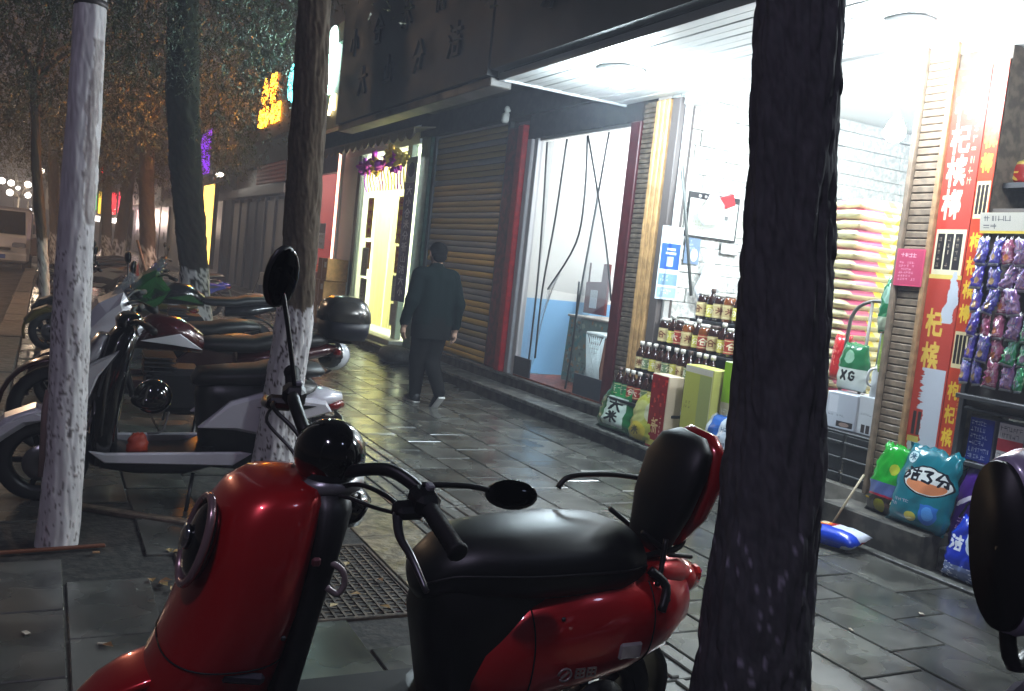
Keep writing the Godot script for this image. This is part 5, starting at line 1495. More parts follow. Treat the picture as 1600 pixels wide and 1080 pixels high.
# ---------- trees and poles ----------
func trunk_mesh(path: Array, radii: Array, sides: int, per: float, wash: float, bark: Color, paintc: Color, fleck: float, sd: int, relief := 0.012, patch := Vector3.ZERO, clean_above := 99.0) -> ArrayMesh:
	# resample the path, push the surface in and out with bark noise, colour it vertex by vertex
	var nz := FastNoiseLite.new(); nz.seed = sd; nz.frequency = 1.0; nz.fractal_octaves = 3
	var cp := curve(path, 8)
	var cr := []
	for i in radii.size() - 1:
		for k in 8: cr.append(lerpf(radii[i], radii[i + 1], k / 8.0))
	cr.append(radii[-1])
	# even steps
	var pts := []; var rr := []
	for i in cp.size() - 1:
		var n := maxi(1, int(cp[i].distance_to(cp[i + 1]) / per))
		for k in n:
			pts.append(cp[i].lerp(cp[i + 1], float(k) / n)); rr.append(lerpf(cr[i], cr[i + 1], float(k) / n))
	pts.append(cp[-1]); rr.append(cr[-1])
	var verts := []; var colr := []
	for i in pts.size():
		for j in sides:
			var t := TAU * j / sides
			var p: Vector3 = pts[i]
			var d := Vector3(cos(t), 0, sin(t))
			var bump := nz.get_noise_3d(d.x * 2.0 * rr[i] * 16.0, p.y * 4.5, d.z * 2.0 * rr[i] * 16.0) * relief + nz.get_noise_3d(d.x * 1.5, p.y * 1.6, d.z * 1.5) * relief * 1.2
			var crack := absf(nz.get_noise_3d(d.x * rr[i] * 22.0, p.y * 2.2, d.z * rr[i] * 22.0 + 50.0))
			bump -= relief * 0.9 * (1.0 - smoothstep(0.0, 0.16, crack))
			verts.append(p + d * (rr[i] + bump))
			var f := nz.get_noise_3d(d.x * rr[i] * 60.0, p.y * 26.0, d.z * rr[i] * 60.0 + 31.0)
			var g := nz.get_noise_3d(d.x * rr[i] * 14.0 + 9.0, p.y * 6.0, d.z * rr[i] * 14.0)
			var base := bark.lerp(bark * 1.7, clampf(0.5 + f * 0.9 + g * 0.5, 0, 1))
			var edge := wash + 0.012 * sin(t * 3.0) + 0.02 * nz.get_noise_2d(t * 2.0, 5.0)
			var c := base
			if p.y < edge and f * 1.0 + g * 0.4 + bump * 14.0 > (fleck if p.y < clean_above + 0.25 * nz.get_noise_2d(t, 2.0) else fleck - 0.75) - 0.5 * smoothstep(0.35, 0.0, p.y) * 0.3:
				c = paintc.lerp(paintc * 0.72, clampf(0.5 + g, 0, 1))
			if patch.z > 0.0 and p.y > patch.x and p.y < patch.y and absf(wrapf(t - patch.z + 0.35 * nz.get_noise_2d(p.y * 6.0, 3.0), -PI, PI)) < 0.42 + 0.3 * nz.get_noise_2d(p.y * 9.0, 8.0):
				c = base * 1.5
			colr.append(c)
	var st := SurfaceTool.new()
	st.begin(Mesh.PRIMITIVE_TRIANGLES)
	st.set_smooth_group(1)
	for i in pts.size() - 1:
		for j in sides:
			var k := (j + 1) % sides
			var a := i * sides + j; var b := (i + 1) * sides + j; var c := (i + 1) * sides + k; var d := i * sides + k
			for q in [a, b, c, a, c, d]:
				st.set_color(colr[q]); st.add_vertex(verts[q])
	st.generate_normals()
	return st.commit()

func bark_mat(rough := 0.85) -> StandardMaterial3D:
	var m := mt(Color.WHITE, rough)
	m.metallic_specular = 0.2
	m.vertex_color_use_as_albedo = true
	return m

var leaf_mesh: ArrayMesh
var leaf_mat: StandardMaterial3D
func leaf_setup():
	var b := MB.new()
	b.flat()
	b.quad(Vector3(0, 0, 0), Vector3(0.16, 0.06, 0.32), Vector3(0, 0.02, 0.55), Vector3(-0.16, 0.06, 0.32))
	b.quad(Vector3(0, 0.02, 0.55), Vector3(0.12, 0.04, 0.72), Vector3(0, -0.06, 1.0), Vector3(-0.12, 0.04, 0.72))
	leaf_mesh = b.done()
	leaf_mat = mt(Color.WHITE, 0.45)
	leaf_mat.vertex_color_use_as_albedo = true
	leaf_mat.backlight_enabled = true
	leaf_mat.backlight = Color(0.10, 0.14, 0.04)

# foliage: twigs that hang from clumps, each carrying small leaves
func crown(parent: Node3D, clumps: Array, twigs: int, sd: int, leaf := 0.07, hang := 0.55, tint := Color(0.048, 0.056, 0.018)):
	var r := RandomNumberGenerator.new(); r.seed = sd
	var xs := []; var cs := []
	for c in clumps:
		var n := int(twigs * c[1].x * c[1].y / 1.0)
		for k in n:
			var d := Vector3(r.randfn(0, 0.5), r.randfn(0, 0.5), r.randfn(0, 0.5))
			if d.length() > 1.0: d = d.normalized() * r.randf_range(0.6, 1.0)
			var p: Vector3 = c[0] + d * c[1]
			var dir := Vector3(r.randfn(0, 0.5), -0.9 + r.randfn(0, 0.35), r.randfn(0, 0.5)).normalized()
			var l := r.randf_range(0.3, 1.0) * hang
			var m := r.randi_range(5, 11)
			var tone := r.randf_range(0.6, 1.05)
			for j in m:
				var q := p + dir * (l * j / m) + Vector3(0, -0.05 * j / m, 0)
				var ld := (dir * 0.5 + Vector3(r.randfn(0, 0.6), r.randfn(-0.2, 0.5), r.randfn(0, 0.6))).normalized()
				var s := leaf * r.randf_range(0.7, 1.35)
				var bs := Basis.looking_at(-ld, Vector3(r.randfn(), r.randfn() + 0.3, r.randfn()).normalized()).scaled(Vector3.ONE * s)
				xs.append(Transform3D(bs, q))
				var w := tone * r.randf_range(0.8, 1.1)
				cs.append(Color(tint.r * w * r.randf_range(0.85, 1.35), tint.g * w, tint.b * w))
	var mm := MultiMesh.new()
	mm.transform_format = MultiMesh.TRANSFORM_3D
	mm.use_colors = true
	mm.mesh = leaf_mesh
	mm.instance_count = xs.size()
	for i in xs.size():
		mm.set_instance_transform(i, xs[i])
		mm.set_instance_color(i, cs[i])
	var o := MultiMeshInstance3D.new()
	o.multimesh = mm
	o.material_override = leaf_mat
	o.name = "crown"
	o.set_meta("kind", "stuff")
	parent.add_child(o, true)

func make_trees():
	leaf_setup()
	var bark := Color(0.06, 0.046, 0.034)
	var lime := Color(0.52, 0.50, 0.50)
	var dk := Color(0.062, 0.060, 0.066)
	# dark near trunk
	var t := thing("street_tree", "thick dark tree trunk with flecks of old whitewash in front of the grocery", "tree", Vector3(1.88, 0, -1.97))
	var o4 := t.position
	var p := [Vector3(0.02, -0.03, 0.02), at_depth(1180, 1000, 2.6) - o4, at_depth(1215, 650, 2.6) - o4, at_depth(1233, 330, 2.6) - o4, at_depth(1252, 0, 2.6) - o4, at_depth(1262, -300, 2.65) - o4, Vector3(-0.1, 4.0, 0.1)]
	obj("trunk", trunk_mesh(p, [0.19, 0.152, 0.134, 0.122, 0.122, 0.12, 0.11], 110, 0.015, 0.95, dk, Color(0.40, 0.37, 0.46), 0.50, 3, 0.013), bark_mat(), t)
	branches(t, Vector3(-0.1, 3.9, 0.1), 5, 9, dk)
	crown(t, [[Vector3(0.0, 5.4, 0.2), Vector3(1.6, 0.9, 1.6)], [Vector3(0.4, 4.6, -1.6), Vector3(0.7, 0.4, 0.8)]], 260, 41)
	# whitewashed trunk behind the red scooter
	var t2p := on_y(412, 808, 0)
	t = thing("street_tree", "tree trunk whitewashed to waist height behind the red scooter", "tree", t2p)
	var d2 := 5.2
	p = [Vector3(0, -0.03, 0), at_depth(428, 720, d2) - t2p, at_depth(445, 600, d2) - t2p, at_depth(462, 480, d2) - t2p, at_depth(474, 300, d2) - t2p, at_depth(487, 100, d2) - t2p, at_depth(492, -40, d2) - t2p, at_depth(500, -300, d2) - t2p]
	obj("trunk", trunk_mesh(p, [0.155, 0.118, 0.108, 0.100, 0.098, 0.094, 0.092, 0.08], 72, 0.012, (at_depth(462, 480, d2)).y, bark, lime, -0.40, 7, 0.009), bark_mat(), t)
	branches(t, at_depth(500, -290, d2) - t2p, 5, 10, bark)
	crown(t, [[Vector3(0.3, 4.9, -0.6), Vector3(1.6, 0.9, 1.8)], [Vector3(1.2, 4.5, -2.6), Vector3(1.3, 0.7, 1.2)]], 240, 42)
	# trunk further on
	var t3 := on_y(306, 533, 0)
	t = thing("street_tree", "broad tree trunk whitewashed at the foot beside the green motorcycle", "tree", t3)
	var d3 := t3.distance_to(EYE)
	var dd := -(cam_basis.inverse() * (t3 - EYE)).z
	p = [Vector3(0, -0.03, 0), at_depth(305, 470, dd) - t3, at_depth(303, 420, dd) - t3, at_depth(293, 300, dd) - t3, at_depth(287, 180, dd) - t3, at_depth(285, 60, dd) - t3, at_depth(290, -60, dd) - t3]
	obj("trunk", trunk_mesh(p, [0.26, 0.215, 0.20, 0.215, 0.23, 0.22, 0.2], 48, 0.03, at_depth(303, 420, dd).y, Color(0.022, 0.016, 0.012), lime, -0.25, 9, 0.02), bark_mat(), t)
	branches(t, at_depth(290, -50, dd) - t3, 6, 11, Color(0.05, 0.038, 0.03))
	crown(t, [[Vector3(-0.6, 4.6, 0.3), Vector3(1.9, 1.3, 1.9)], [Vector3(0.9, 4.8, -1.5), Vector3(1.5, 1.1, 1.6)], [Vector3(-2.0, 4.2, 1.2), Vector3(1.3, 1.2, 1.4)], [Vector3(0.2, 3.5, 0.8), Vector3(0.7, 0.9, 0.6)], [Vector3(0.62, 3.1, -2.6), Vector3(0.4, 0.6, 0.5)]], 330, 43)
	# pale pole by the scooters
	var pp := on_y(88, 848, 0)
	var pl := thing("utility_pole", "pale lilac painted utility pole with flaking paint beside the parked scooters", "pole", pp)
	var dp := -(cam_basis.inverse() * (pp - EYE)).z
	p = [Vector3(0, -0.03, 0), at_depth(100, 720, dp) - pp, at_depth(112, 480, dp) - pp, at_depth(127, 240, dp) - pp, at_depth(142, 0, dp) - pp, at_depth(160, -300, dp) - pp, at_depth(185, -800, dp) - pp]
	obj("shaft", trunk_mesh(p, [0.095, 0.088, 0.084, 0.076, 0.071, 0.069, 0.066], 72, 0.012, 30.0, Color(0.17, 0.15, 0.145), Color(0.64, 0.62, 0.62), -0.30, 13, 0.004, Vector3(1.5, 2.35, 0.9), 1.42), pole_mat(), pl)
	var bd := MB.new()
	bd.tube([at_depth(141.6, 12, dp) - pp, at_depth(142.2, 2, dp) - pp], 0.0745, 28)
	build(bd, "band", mt(Color(0.30, 0.28, 0.28), 0.5, 0.4), pl)
	obj("cable_conduit", tubed([at_depth(66, 745, dp - 0.05) - pp, at_depth(72, 640, dp - 0.05) - pp, at_depth(78, 610, dp - 0.03) - pp], 0.02, 8), mt(Color(0.50, 0.42, 0.40), 0.6), pl)
	# more trees down the pavement
	var row := [[Vector3(0.05, 0, -17.5), 0.08, "slim pale tree trunk beside the road beyond the utility pole"], [Vector3(1.95, 0, -20.5), 0.16, "dark tree trunk beyond the green motorcycle"], [Vector3(1.6, 0, -26.0), 0.15, "thin dark tree trunk near the orange bucket"], [Vector3(0.3, 0, -27.5), 0.14, "slim tree trunk near the parked van"], [Vector3(1.8, 0, -33.0), 0.16, "distant tree trunk before the coloured shop lights"], [Vector3(1.0, 0, -41.0), 0.17, "farthest tree trunk down the pavement"]]
	for i in row.size():
		var rw: Array = row[i]
		var tt := thing("street_tree", rw[2], "tree", rw[0])
		var lean := Vector3(rng.randfn(0, 0.08), 0, rng.randfn(0, 0.08))
		var pts := [Vector3(0, -0.03, 0), Vector3(0, 1.2, 0) + lean, Vector3(0, 2.4, 0) + lean * 2.2, Vector3(0, 3.8, 0) + lean * 3.0]
		var rd: float = rw[1]
		obj("trunk", trunk_mesh(pts, [rd * 1.2, rd, rd * 0.95, rd * 0.85], 28, 0.05, 1.15, bark, lime, -0.1 if i != 0 else -0.4, 20 + i, 0.012), bark_mat(), tt)
		branches(tt, pts[3], 5, 30 + i, bark)
		crown(tt, [[Vector3(0, 4.6, 0), Vector3(2.2, 1.5, 2.2)], [Vector3(-1.0, 3.9, 1.2), Vector3(1.2, 1.0, 1.2)], [Vector3(1.0, 3.6, 0.8), Vector3(1.0, 0.9, 1.0)], [Vector3(-0.4, 3.2, -0.6), Vector3(0.9, 0.7, 0.9)]], 160, 60 + i, 0.10, 0.7)
	# trees over the road side, only their crowns reach into view
	var kerb_t := thing("street_tree", "kerbside tree whose leaves hang over the pale pole", "tree", Vector3(-0.75, 0, -7.0))
	obj("trunk", trunk_mesh([Vector3(0, -0.03, 0), Vector3(-0.04, 1.5, 0), Vector3(-0.1, 3.2, -0.1), Vector3(-0.1, 4.2, -0.1)], [0.13, 0.11, 0.1, 0.09], 28, 0.04, 1.1, bark, lime, -0.1, 33, 0.01), bark_mat(), kerb_t)
	branches(kerb_t, Vector3(-0.1, 4.1, -0.1), 6, 31, bark)
	crown(kerb_t, [[Vector3(0.3, 4.6, -2.6), Vector3(1.7, 1.2, 1.8)], [Vector3(-0.6, 4.0, -4.0), Vector3(1.2, 1.0, 1.4)], [Vector3(1.0, 4.0, -3.4), Vector3(0.9, 0.8, 1.0)]], 300, 90)
	for q in [[Vector3(-4.0, -0.13, -30), "dense kerb tree on the other side of the road"], [Vector3(-6.5, -0.13, -46), "wide tree far across the road"], [Vector3(-0.6, -0.13, -52), "tree beyond the parked cars"], [Vector3(3.4, 0, -48), "tree in front of the far dark buildings"]]:
		var ft := thing("street_tree", q[1], "tree", q[0])
		obj("trunk", trunk_mesh([Vector3(0, -0.03, 0), Vector3(0.05, 1.5, 0), Vector3(0, 3.2, -0.1), Vector3(0, 4.4, -0.1)], [0.2, 0.17, 0.15, 0.13], 20, 0.1, 1.1, bark, lime, -0.1, 34, 0.01), bark_mat(), ft)
		crown(ft, [[Vector3(0, 6.2, 0), Vector3(3.6, 2.6, 3.2)], [Vector3(1.6, 4.4, 0.6), Vector3(2.0, 1.4, 2.0)], [Vector3(-1.8, 4.6, 0.2), Vector3(2.2, 1.6, 2.0)]], 70, 95, 0.16, 1.0)

func pole_mat() -> StandardMaterial3D:
	var m := mt(Color.WHITE, 0.55)
	m.vertex_color_use_as_albedo = true
	return m
func branches(parent: Node3D, top: Vector3, n: int, sd: int, col: Color):
	var r := RandomNumberGenerator.new(); r.seed = sd
	var m := mt(col.linear_to_srgb(), 0.85)
	for k in n:
		var a := TAU * k / n + r.randfn(0, 0.3)
		var d := Vector3(cos(a), 0, sin(a))
		obj("branch", tubed(curve([top - Vector3(0, 0.15, 0), top + d * 0.35 + Vector3(0, 0.35, 0), top + d * 0.9 + Vector3(0, 0.75, 0), top + d * 1.6 + Vector3(0, 0.95 + r.randfn(0, 0.2), 0)], 3), [0.06, 0.055, 0.05, 0.045, 0.04, 0.035, 0.03, 0.025, 0.02, 0.012], 7), m, parent)

# ---------- scooters: local x forward, y up, z to the rider's right ----------
func park(t: Node3D, lean: float, heading := PI):
	t.basis = Basis(Vector3.UP, heading) * Basis(Vector3.RIGHT, -lean)
func wheel(parent: Node3D, x: float, r: float, w: float, rimc: Color, spokes := 5):
	var o := Node3D.new()
	o.name = "wheel"
	parent.add_child(o, true)
	o.position = Vector3(x, r, 0)
	var bs := Basis(Vector3.RIGHT, PI / 2)
	var b := MB.new()
	var prof := []
	for k in 13:
		var a := PI * (k / 12.0) * 1.2 - 0.1 * PI
		prof.append(Vector2(r - w * 0.5 + sin(a) * w * 0.5, -cos(a) * w * 0.55))
	b.lathe(prof, 36, Vector3.ZERO, bs, false)
	build(b, "tyre", mt(Color(0.085, 0.085, 0.085), 0.75), o)
	b = MB.new()
	b.lathe([Vector2(r - w * 0.62, -w * 0.4), Vector2(r - w * 0.85, -w * 0.3), Vector2(r - w * 0.85, w * 0.3), Vector2(r - w * 0.62, w * 0.4)], 32, Vector3.ZERO, bs, false)
	b.lathe([Vector2(0.01, -w * 0.5), Vector2(0.05, -w * 0.5), Vector2(0.055, 0), Vector2(0.05, w * 0.5), Vector2(0.01, w * 0.5)], 16, Vector3.ZERO, bs)
	for k in spokes:
		var a := TAU * k / spokes
		var d := Vector3(cos(a), sin(a), 0)
		b.box(d * (r - w * 0.8) * 0.55, Vector3((r - w * 0.8) * 0.95, 0.03, 0.022), 0.004, Basis(Vector3.BACK, a))
	build(b, "rim", mt(rimc, 0.35, 0.6), o)
	b = MB.new()
	b.lathe([Vector2(0.04, 0.0), Vector2(0.10, 0.0), Vector2(0.10, 0.004), Vector2(0.04, 0.004)], 24, Vector3(0, 0, -w * 0.62), bs)
	build(b, "brake_disc", mt(Color(0.5, 0.5, 0.5), 0.3, 0.9), o)
func fender(parent: Node3D, c: Vector3, r: float, a0: float, a1: float, w: float, m: Material, called := "fender"):
	var b := MB.new()
	var secs := []
	for k in 13:
		var f := k / 12.0
		var a := lerpf(a0, a1, f)
		var d := Vector3(cos(a), sin(a), 0)
		var taper := sin(PI * clampf(f * 0.86 + 0.07, 0, 1))
		secs.append([c + d * r, d * 0.016, Vector3(0, 0, w * (0.35 + 0.65 * taper)), 2.6])
	b.loft(secs, 18)
	return build(b, called, m, parent)
func loft_part(parent: Node3D, called: String, secs: Array, m: Material, n := 24) -> MeshInstance3D:
	# [x, y, half_len(x), half_width(z), exponent] sections stacked upward
	var b := MB.new()
	var s := []
	for q in secs: s.append([Vector3(q[0], q[1], q[5] if q.size() > 5 else 0.0), Vector3(q[2], 0, 0), Vector3(0, 0, -q[3]), q[4]])
	b.loft(s, n)
	return build(b, called, m, parent)
func loft_along(parent: Node3D, called: String, secs: Array, m: Material, n := 24) -> MeshInstance3D:
	# [x, y, half_height(y), half_width(z), exponent] sections strung along x
	var b := MB.new()
	var s := []
	for q in secs: s.append([Vector3(q[0], q[1], q[5] if q.size() > 5 else 0.0), Vector3(0, q[2], 0), Vector3(0, 0, q[3]), q[4]])
	b.loft(s, n)
	return build(b, called, m, parent)
func plate_part(parent: Node3D, called: String, outline: Array, z0: float, z1: float, m: Material, bev := 0.01, sm := 0) -> MeshInstance3D:
	var b := MB.new()
	b.slab(smooth_poly(outline, sm) if sm > 0 else poly(outline), z0, z1, bev)
	return build(b, called, m, parent)
func mirror(parent: Node3D, base: Vector3, head: Vector3, normal: Vector3, rw: float, rh: float, shell: Material):
	var o := obj("mirror", tubed(curve([base, base.lerp(head, 0.5) + Vector3(0, 0.01, 0), head], 4), 0.007, 7), mt(Color(0.08, 0.08, 0.08), 0.4), parent)
	var up := Vector3.UP if absf(normal.y) < 0.9 else Vector3.RIGHT
	var bs := Basis.looking_at(normal, up)
	var b := MB.new()
	b.ball(head, Vector3(rw, rh, 0.022), bs, 24, 10)
	build(b, "mirror_shell", shell, o)
	b = MB.new()
	b.ball(head + normal.normalized() * 0.014, Vector3(rw * 0.93, rh * 0.93, 0.011), bs, 24, 8)
	build(b, "mirror_glass", mt(Color(0.04, 0.045, 0.05), 0.04, 0.9), o)

func red_scooter():
	var t := thing("red_scooter", "glossy red electric scooter with a black saddle and padded backrest", "scooter", Vector3(1.0, 0, -2.30))
	park(t, deg_to_rad(6.0))
	var red := paint(Color(0.72, 0.03, 0.07), 0.28, 0.4)
	var black := mt(Color(0.045, 0.045, 0.048), 0.42)
	var gloss := paint(Color(0.02, 0.02, 0.02), 0.1, 0.0)
	var chrome := mt(Color(0.75, 0.75, 0.76), 0.12, 1.0)
	var rubber := mt(Color(0.05, 0.05, 0.05), 0.7)
	wheel(t, 0.66, 0.22, 0.10, Color(0.25, 0.25, 0.26))
	wheel(t, -0.55, 0.22, 0.11, Color(0.25, 0.25, 0.26))
	fender(t, Vector3(0.66, 0.22, 0), 0.26, -0.1, PI * 0.9, 0.085, red, "front_fender")
	# front fairing with its lower neck over the wheel
	loft_part(t, "front_fairing", [[0.62, 0.27, 0.16, 0.10, 2.3], [0.61, 0.35, 0.175, 0.125, 2.3], [0.59, 0.44, 0.165, 0.155, 2.4], [0.56, 0.54, 0.15, 0.185, 2.5], [0.53, 0.66, 0.14, 0.20, 2.6], [0.51, 0.78, 0.135, 0.19, 2.6], [0.495, 0.86, 0.13, 0.17, 2.6], [0.475, 0.915, 0.115, 0.145, 2.6], [0.46, 0.945, 0.09, 0.115, 2.6], [0.45, 0.955, 0.05, 0.07, 2.6]], red, 40)
	loft_part(t, "leg_shield", [[0.44, 0.26, 0.04, 0.14, 3], [0.425, 0.45, 0.04, 0.165, 3], [0.40, 0.65, 0.045, 0.18, 3], [0.37, 0.8, 0.05, 0.165, 3], [0.35, 0.90, 0.06, 0.13, 3], [0.35, 0.94, 0.05, 0.09, 3]], black, 28)
	loft_along(t, "front_neck", [[0.40, 0.34, 0.10, 0.12, 2.4], [0.55, 0.40, 0.11, 0.12, 2.3], [0.68, 0.42, 0.09, 0.105, 2.2], [0.79, 0.38, 0.06, 0.085, 2.2], [0.87, 0.32, 0.02, 0.05, 2.0]], red)
	#seam(t, Vector3(0.501, 0.845, 0), Vector3(0.1335, 0, 0), Vector3(0, 0, 0.1775), 2.6)
	seam(t, Vector3(0.56, 0.54, 0), Vector3(0.1515, 0, 0), Vector3(0, 0, 0.1865), 2.5)
	seam(t, Vector3(-0.60, 0.539, 0), Vector3(0, 0.159, 0), Vector3(0, 0, 0.1985), 2.36)
	seam(t, Vector3(-0.22, 0.47, 0), Vector3(0, 0.1765, 0), Vector3(0, 0, 0.2015), 2.5)
	for q in [[0.46, 0.62, -0.192], [0.62, 0.50, -0.155], [-0.30, 0.60, -0.185], [-0.66, 0.62, -0.165]]:
		obj("screw", boxed(Vector3(q[0], q[1], q[2]), Vector3(0.012, 0.012, 0.008), 0.003), mt(Color(0.3, 0.3, 0.3), 0.35, 0.8), t)
	for s in [-1, 1]:
		var pp := []
		for q in [[0.068, 0.665, 0.081], [0.01, 0.695, 0.1155], [-0.06, 0.705, 0.1425], [-0.20, 0.708, 0.1685], [-0.36, 0.712, 0.1785], [-0.50, 0.708, 0.1655], [-0.59, 0.70, 0.1255]]: pp.append(Vector3(q[0], q[1] + 0.012, q[2] * s))
		obj("saddle_piping", tubed(curve(pp, 4), 0.0035, 6), mt(Color(0.10, 0.10, 0.10), 0.5), t)
	# hook and trim on the shield
	var hk := MB.new()
	hk.tube(curve([Vector3(0.37, 0.79, -0.15), Vector3(0.335, 0.775, -0.172), Vector3(0.325, 0.74, -0.178), Vector3(0.34, 0.715, -0.176), Vector3(0.365, 0.73, -0.17)], 4), 0.008, 7)
	build(hk, "bag_hook", mt(Color(0.55, 0.50, 0.50), 0.35, 0.3), t)
	obj("side_badge", boxed(Vector3(0.54, 0.52, -0.178), Vector3(0.10, 0.03, 0.02), 0.01, Basis(Vector3.UP, -0.12) * Basis(Vector3.BACK, 0.12)), mt(Color(0.22, 0.20, 0.24), 0.3, 0.3), t)
	obj("side_screw", boxed(Vector3(0.40, 0.80, -0.178), Vector3(0.022, 0.022, 0.012), 0.005), mt(Color(0.45, 0.25, 0.27), 0.4, 0.4), t)
	# headlight: ring, bowl, lens, turned a little to the rider's left with the bars
	var hl := Node3D.new()
	hl.name = "headlight"
	t.add_child(hl, true)
	hl.position = Vector3(0.655, 0.815, -0.06)
	hl.basis = Basis(Vector3.UP, deg_to_rad(3)) * Basis(Vector3.BACK, deg_to_rad(14)) * Basis(Vector3.BACK, -PI / 2)
	var rb := MB.new()
	var ring := []
	for k in 33:
		var a := TAU * k / 32
		ring.append(Vector3(cos(a) * 0.105, 0.0, sin(a) * 0.078))
	rb.tube(ring, 0.010, 10, false)
	build(rb, "headlight_ring", mt(Color(0.62, 0.52, 0.53), 0.22, 0.6), hl)
	rb = MB.new()
	rb.ball(Vector3(0, -0.012, 0), Vector3(0.10, 0.03, 0.074), Basis.IDENTITY, 24, 8)
	build(rb, "headlight_lens", paint(Color(0.03, 0.03, 0.035), 0.05, 0.1), hl)
	rb = MB.new()
	rb.lathe([Vector2(0.008, 0.0), Vector2(0.03, 0.006), Vector2(0.032, 0.014), Vector2(0.015, 0.018)], 18, Vector3(0.0, 0.012, 0.01))
	build(rb, "reflector", chrome, hl)
	# instrument pod
	var pod := MB.new()
	pod.ball(Vector3(0.345, 1.005, 0.0), Vector3(0.088, 0.086, 0.098), Basis(Vector3.BACK, -0.2), 28, 16)
	build(pod, "instrument_pod", gloss, t)
	loft_part(t, "pod_collar", [[0.36, 0.915, 0.075, 0.085, 2.4], [0.35, 0.935, 0.09, 0.10, 2.4], [0.345, 0.955, 0.088, 0.10, 2.4]], mt(Color(0.52, 0.52, 0.53), 0.3, 0.5), 24)
	loft_part(t, "pod_base", [[0.31, 0.84, 0.06, 0.08, 2.6], [0.32, 0.90, 0.085, 0.11, 2.6], [0.345, 0.92, 0.085, 0.09, 2.6]], gloss, 24)
	# handlebar
	var hb := obj("handlebar", tubed(curve([Vector3(0.34, 0.96, -0.04), Vector3(0.31, 0.995, -0.10), Vector3(0.25, 1.02, -0.165), Vector3(0.205, 1.005, -0.225), Vector3(0.19, 0.985, -0.27)], 5), 0.016, 10), black, t)
	obj("handlebar", tubed(curve([Vector3(0.36, 0.97, 0.04), Vector3(0.385, 1.03, 0.12), Vector3(0.39, 1.07, 0.22), Vector3(0.375, 1.07, 0.30)], 5), 0.017, 10), black, t)
	for side in [-1, 1]:
		var a := Vector3(0.195, 0.985, -0.275) if side < 0 else Vector3(0.375, 1.07, 0.295)
		var e := Vector3(0.185, 0.945, -0.475) if side < 0 else Vector3(0.335, 1.085, 0.50)
		var gpts := []; var gr := []
		for k in 31:
			gpts.append(a.lerp(e, 0.12 + 0.88 * k / 30.0)); gr.append(0.0195 + 0.0022 * (1 if k % 2 else -1) + (0.003 if k > 28 else 0.0))
		obj("grip", tubed(gpts, gr, 12), rubber, t)
		var bs := Basis.looking_at((e - a).normalized(), Vector3.UP)
		obj("switch_housing", boxed(a + (e - a) * 0.0, Vector3(0.062, 0.058, 0.075), 0.014, bs), black, t)
		obj("lever_mount", boxed(a + Vector3(0.035, -0.022, 0.0), Vector3(0.07, 0.035, 0.05), 0.01, bs), black, t)
		obj("switch_button", boxed(a + Vector3(-0.01, 0.034, 0.0), Vector3(0.02, 0.016, 0.024), 0.004, bs), mt(Color(0.5, 0.5, 0.52), 0.4), t)
		var lv := [a + Vector3(0.06, -0.03, 0.0), a + (e - a) * 0.3 + Vector3(0.075, -0.045, 0), a + (e - a) * 0.65 + Vector3(0.07, -0.055, 0), a + (e - a) * 1.0 + Vector3(0.06, -0.085, 0)]
		obj("brake_lever", tubed(curve(lv, 4), [0.012, 0.012, 0.0115, 0.011, 0.011, 0.01, 0.0095, 0.009, 0.0085, 0.008, 0.0075, 0.007, 0.0065], 8), mt(Color(0.30, 0.30, 0.31), 0.3, 0.7), t)
		var cb := [a + Vector3(0.05, -0.02, 0), a + Vector3(0.07, -0.015, 0.09 * -side), a.lerp(Vector3(0.36, 0.95, 0), 0.6) + Vector3(0.02, 0.0, 0), Vector3(0.37, 0.90, 0.03 * side)]
		obj("cable", tubed(curve(cb, 5), 0.006, 6), black, t)
		obj("cable", tubed(curve([cb[0] + Vector3(0, -0.015, 0.01), cb[1] + Vector3(0.015, -0.035, 0), cb[2] + Vector3(0.02, -0.03, 0), cb[3]], 5), 0.005, 6), mt(Color(0.12, 0.12, 0.12), 0.35), t)
	mirror(t, Vector3(0.375, 1.09, 0.29), Vector3(0.435, 1.385, 0.345), Vector3(-0.5, -0.1, -0.86), 0.056, 0.088, mt(Color(0.06, 0.06, 0.062), 0.4))
	mirror(t, Vector3(0.20, 1.02, -0.265), Vector3(-0.015, 1.005, -0.30), Vector3(0.15, 0.62, -0.75), 0.066, 0.036, mt(Color(0.06, 0.06, 0.062), 0.4))
	# steering column and floor
	obj("steering_column", tubed([Vector3(0.36, 0.92, 0), Vector3(0.58, 0.35, 0), Vector3(0.66, 0.22, 0)], 0.03, 10), black, t)
	for s in [-1, 1]: obj("fork", tubed([Vector3(0.56, 0.42, 0.07 * s), Vector3(0.66, 0.22, 0.075 * s)], 0.018, 8), black, t)
	loft_along(t, "floorboard", [[0.42, 0.26, 0.04, 0.17, 4], [0.25, 0.235, 0.04, 0.19, 4], [0.05, 0.235, 0.045, 0.19, 4], [-0.12, 0.26, 0.05, 0.17, 4]], black)
	obj("floor_mat", boxed(Vector3(0.17, 0.281, 0), Vector3(0.42, 0.01, 0.33), 0.004), rubber, t)
	# body under the saddle
	loft_part(t, "seat_base", [[-0.15, 0.22, 0.13, 0.15, 3], [-0.14, 0.40, 0.165, 0.155, 3], [-0.135, 0.55, 0.20, 0.15, 2.8], [-0.16, 0.66, 0.22, 0.135, 2.6], [-0.18, 0.70, 0.22, 0.12, 2.6]], black, 32)
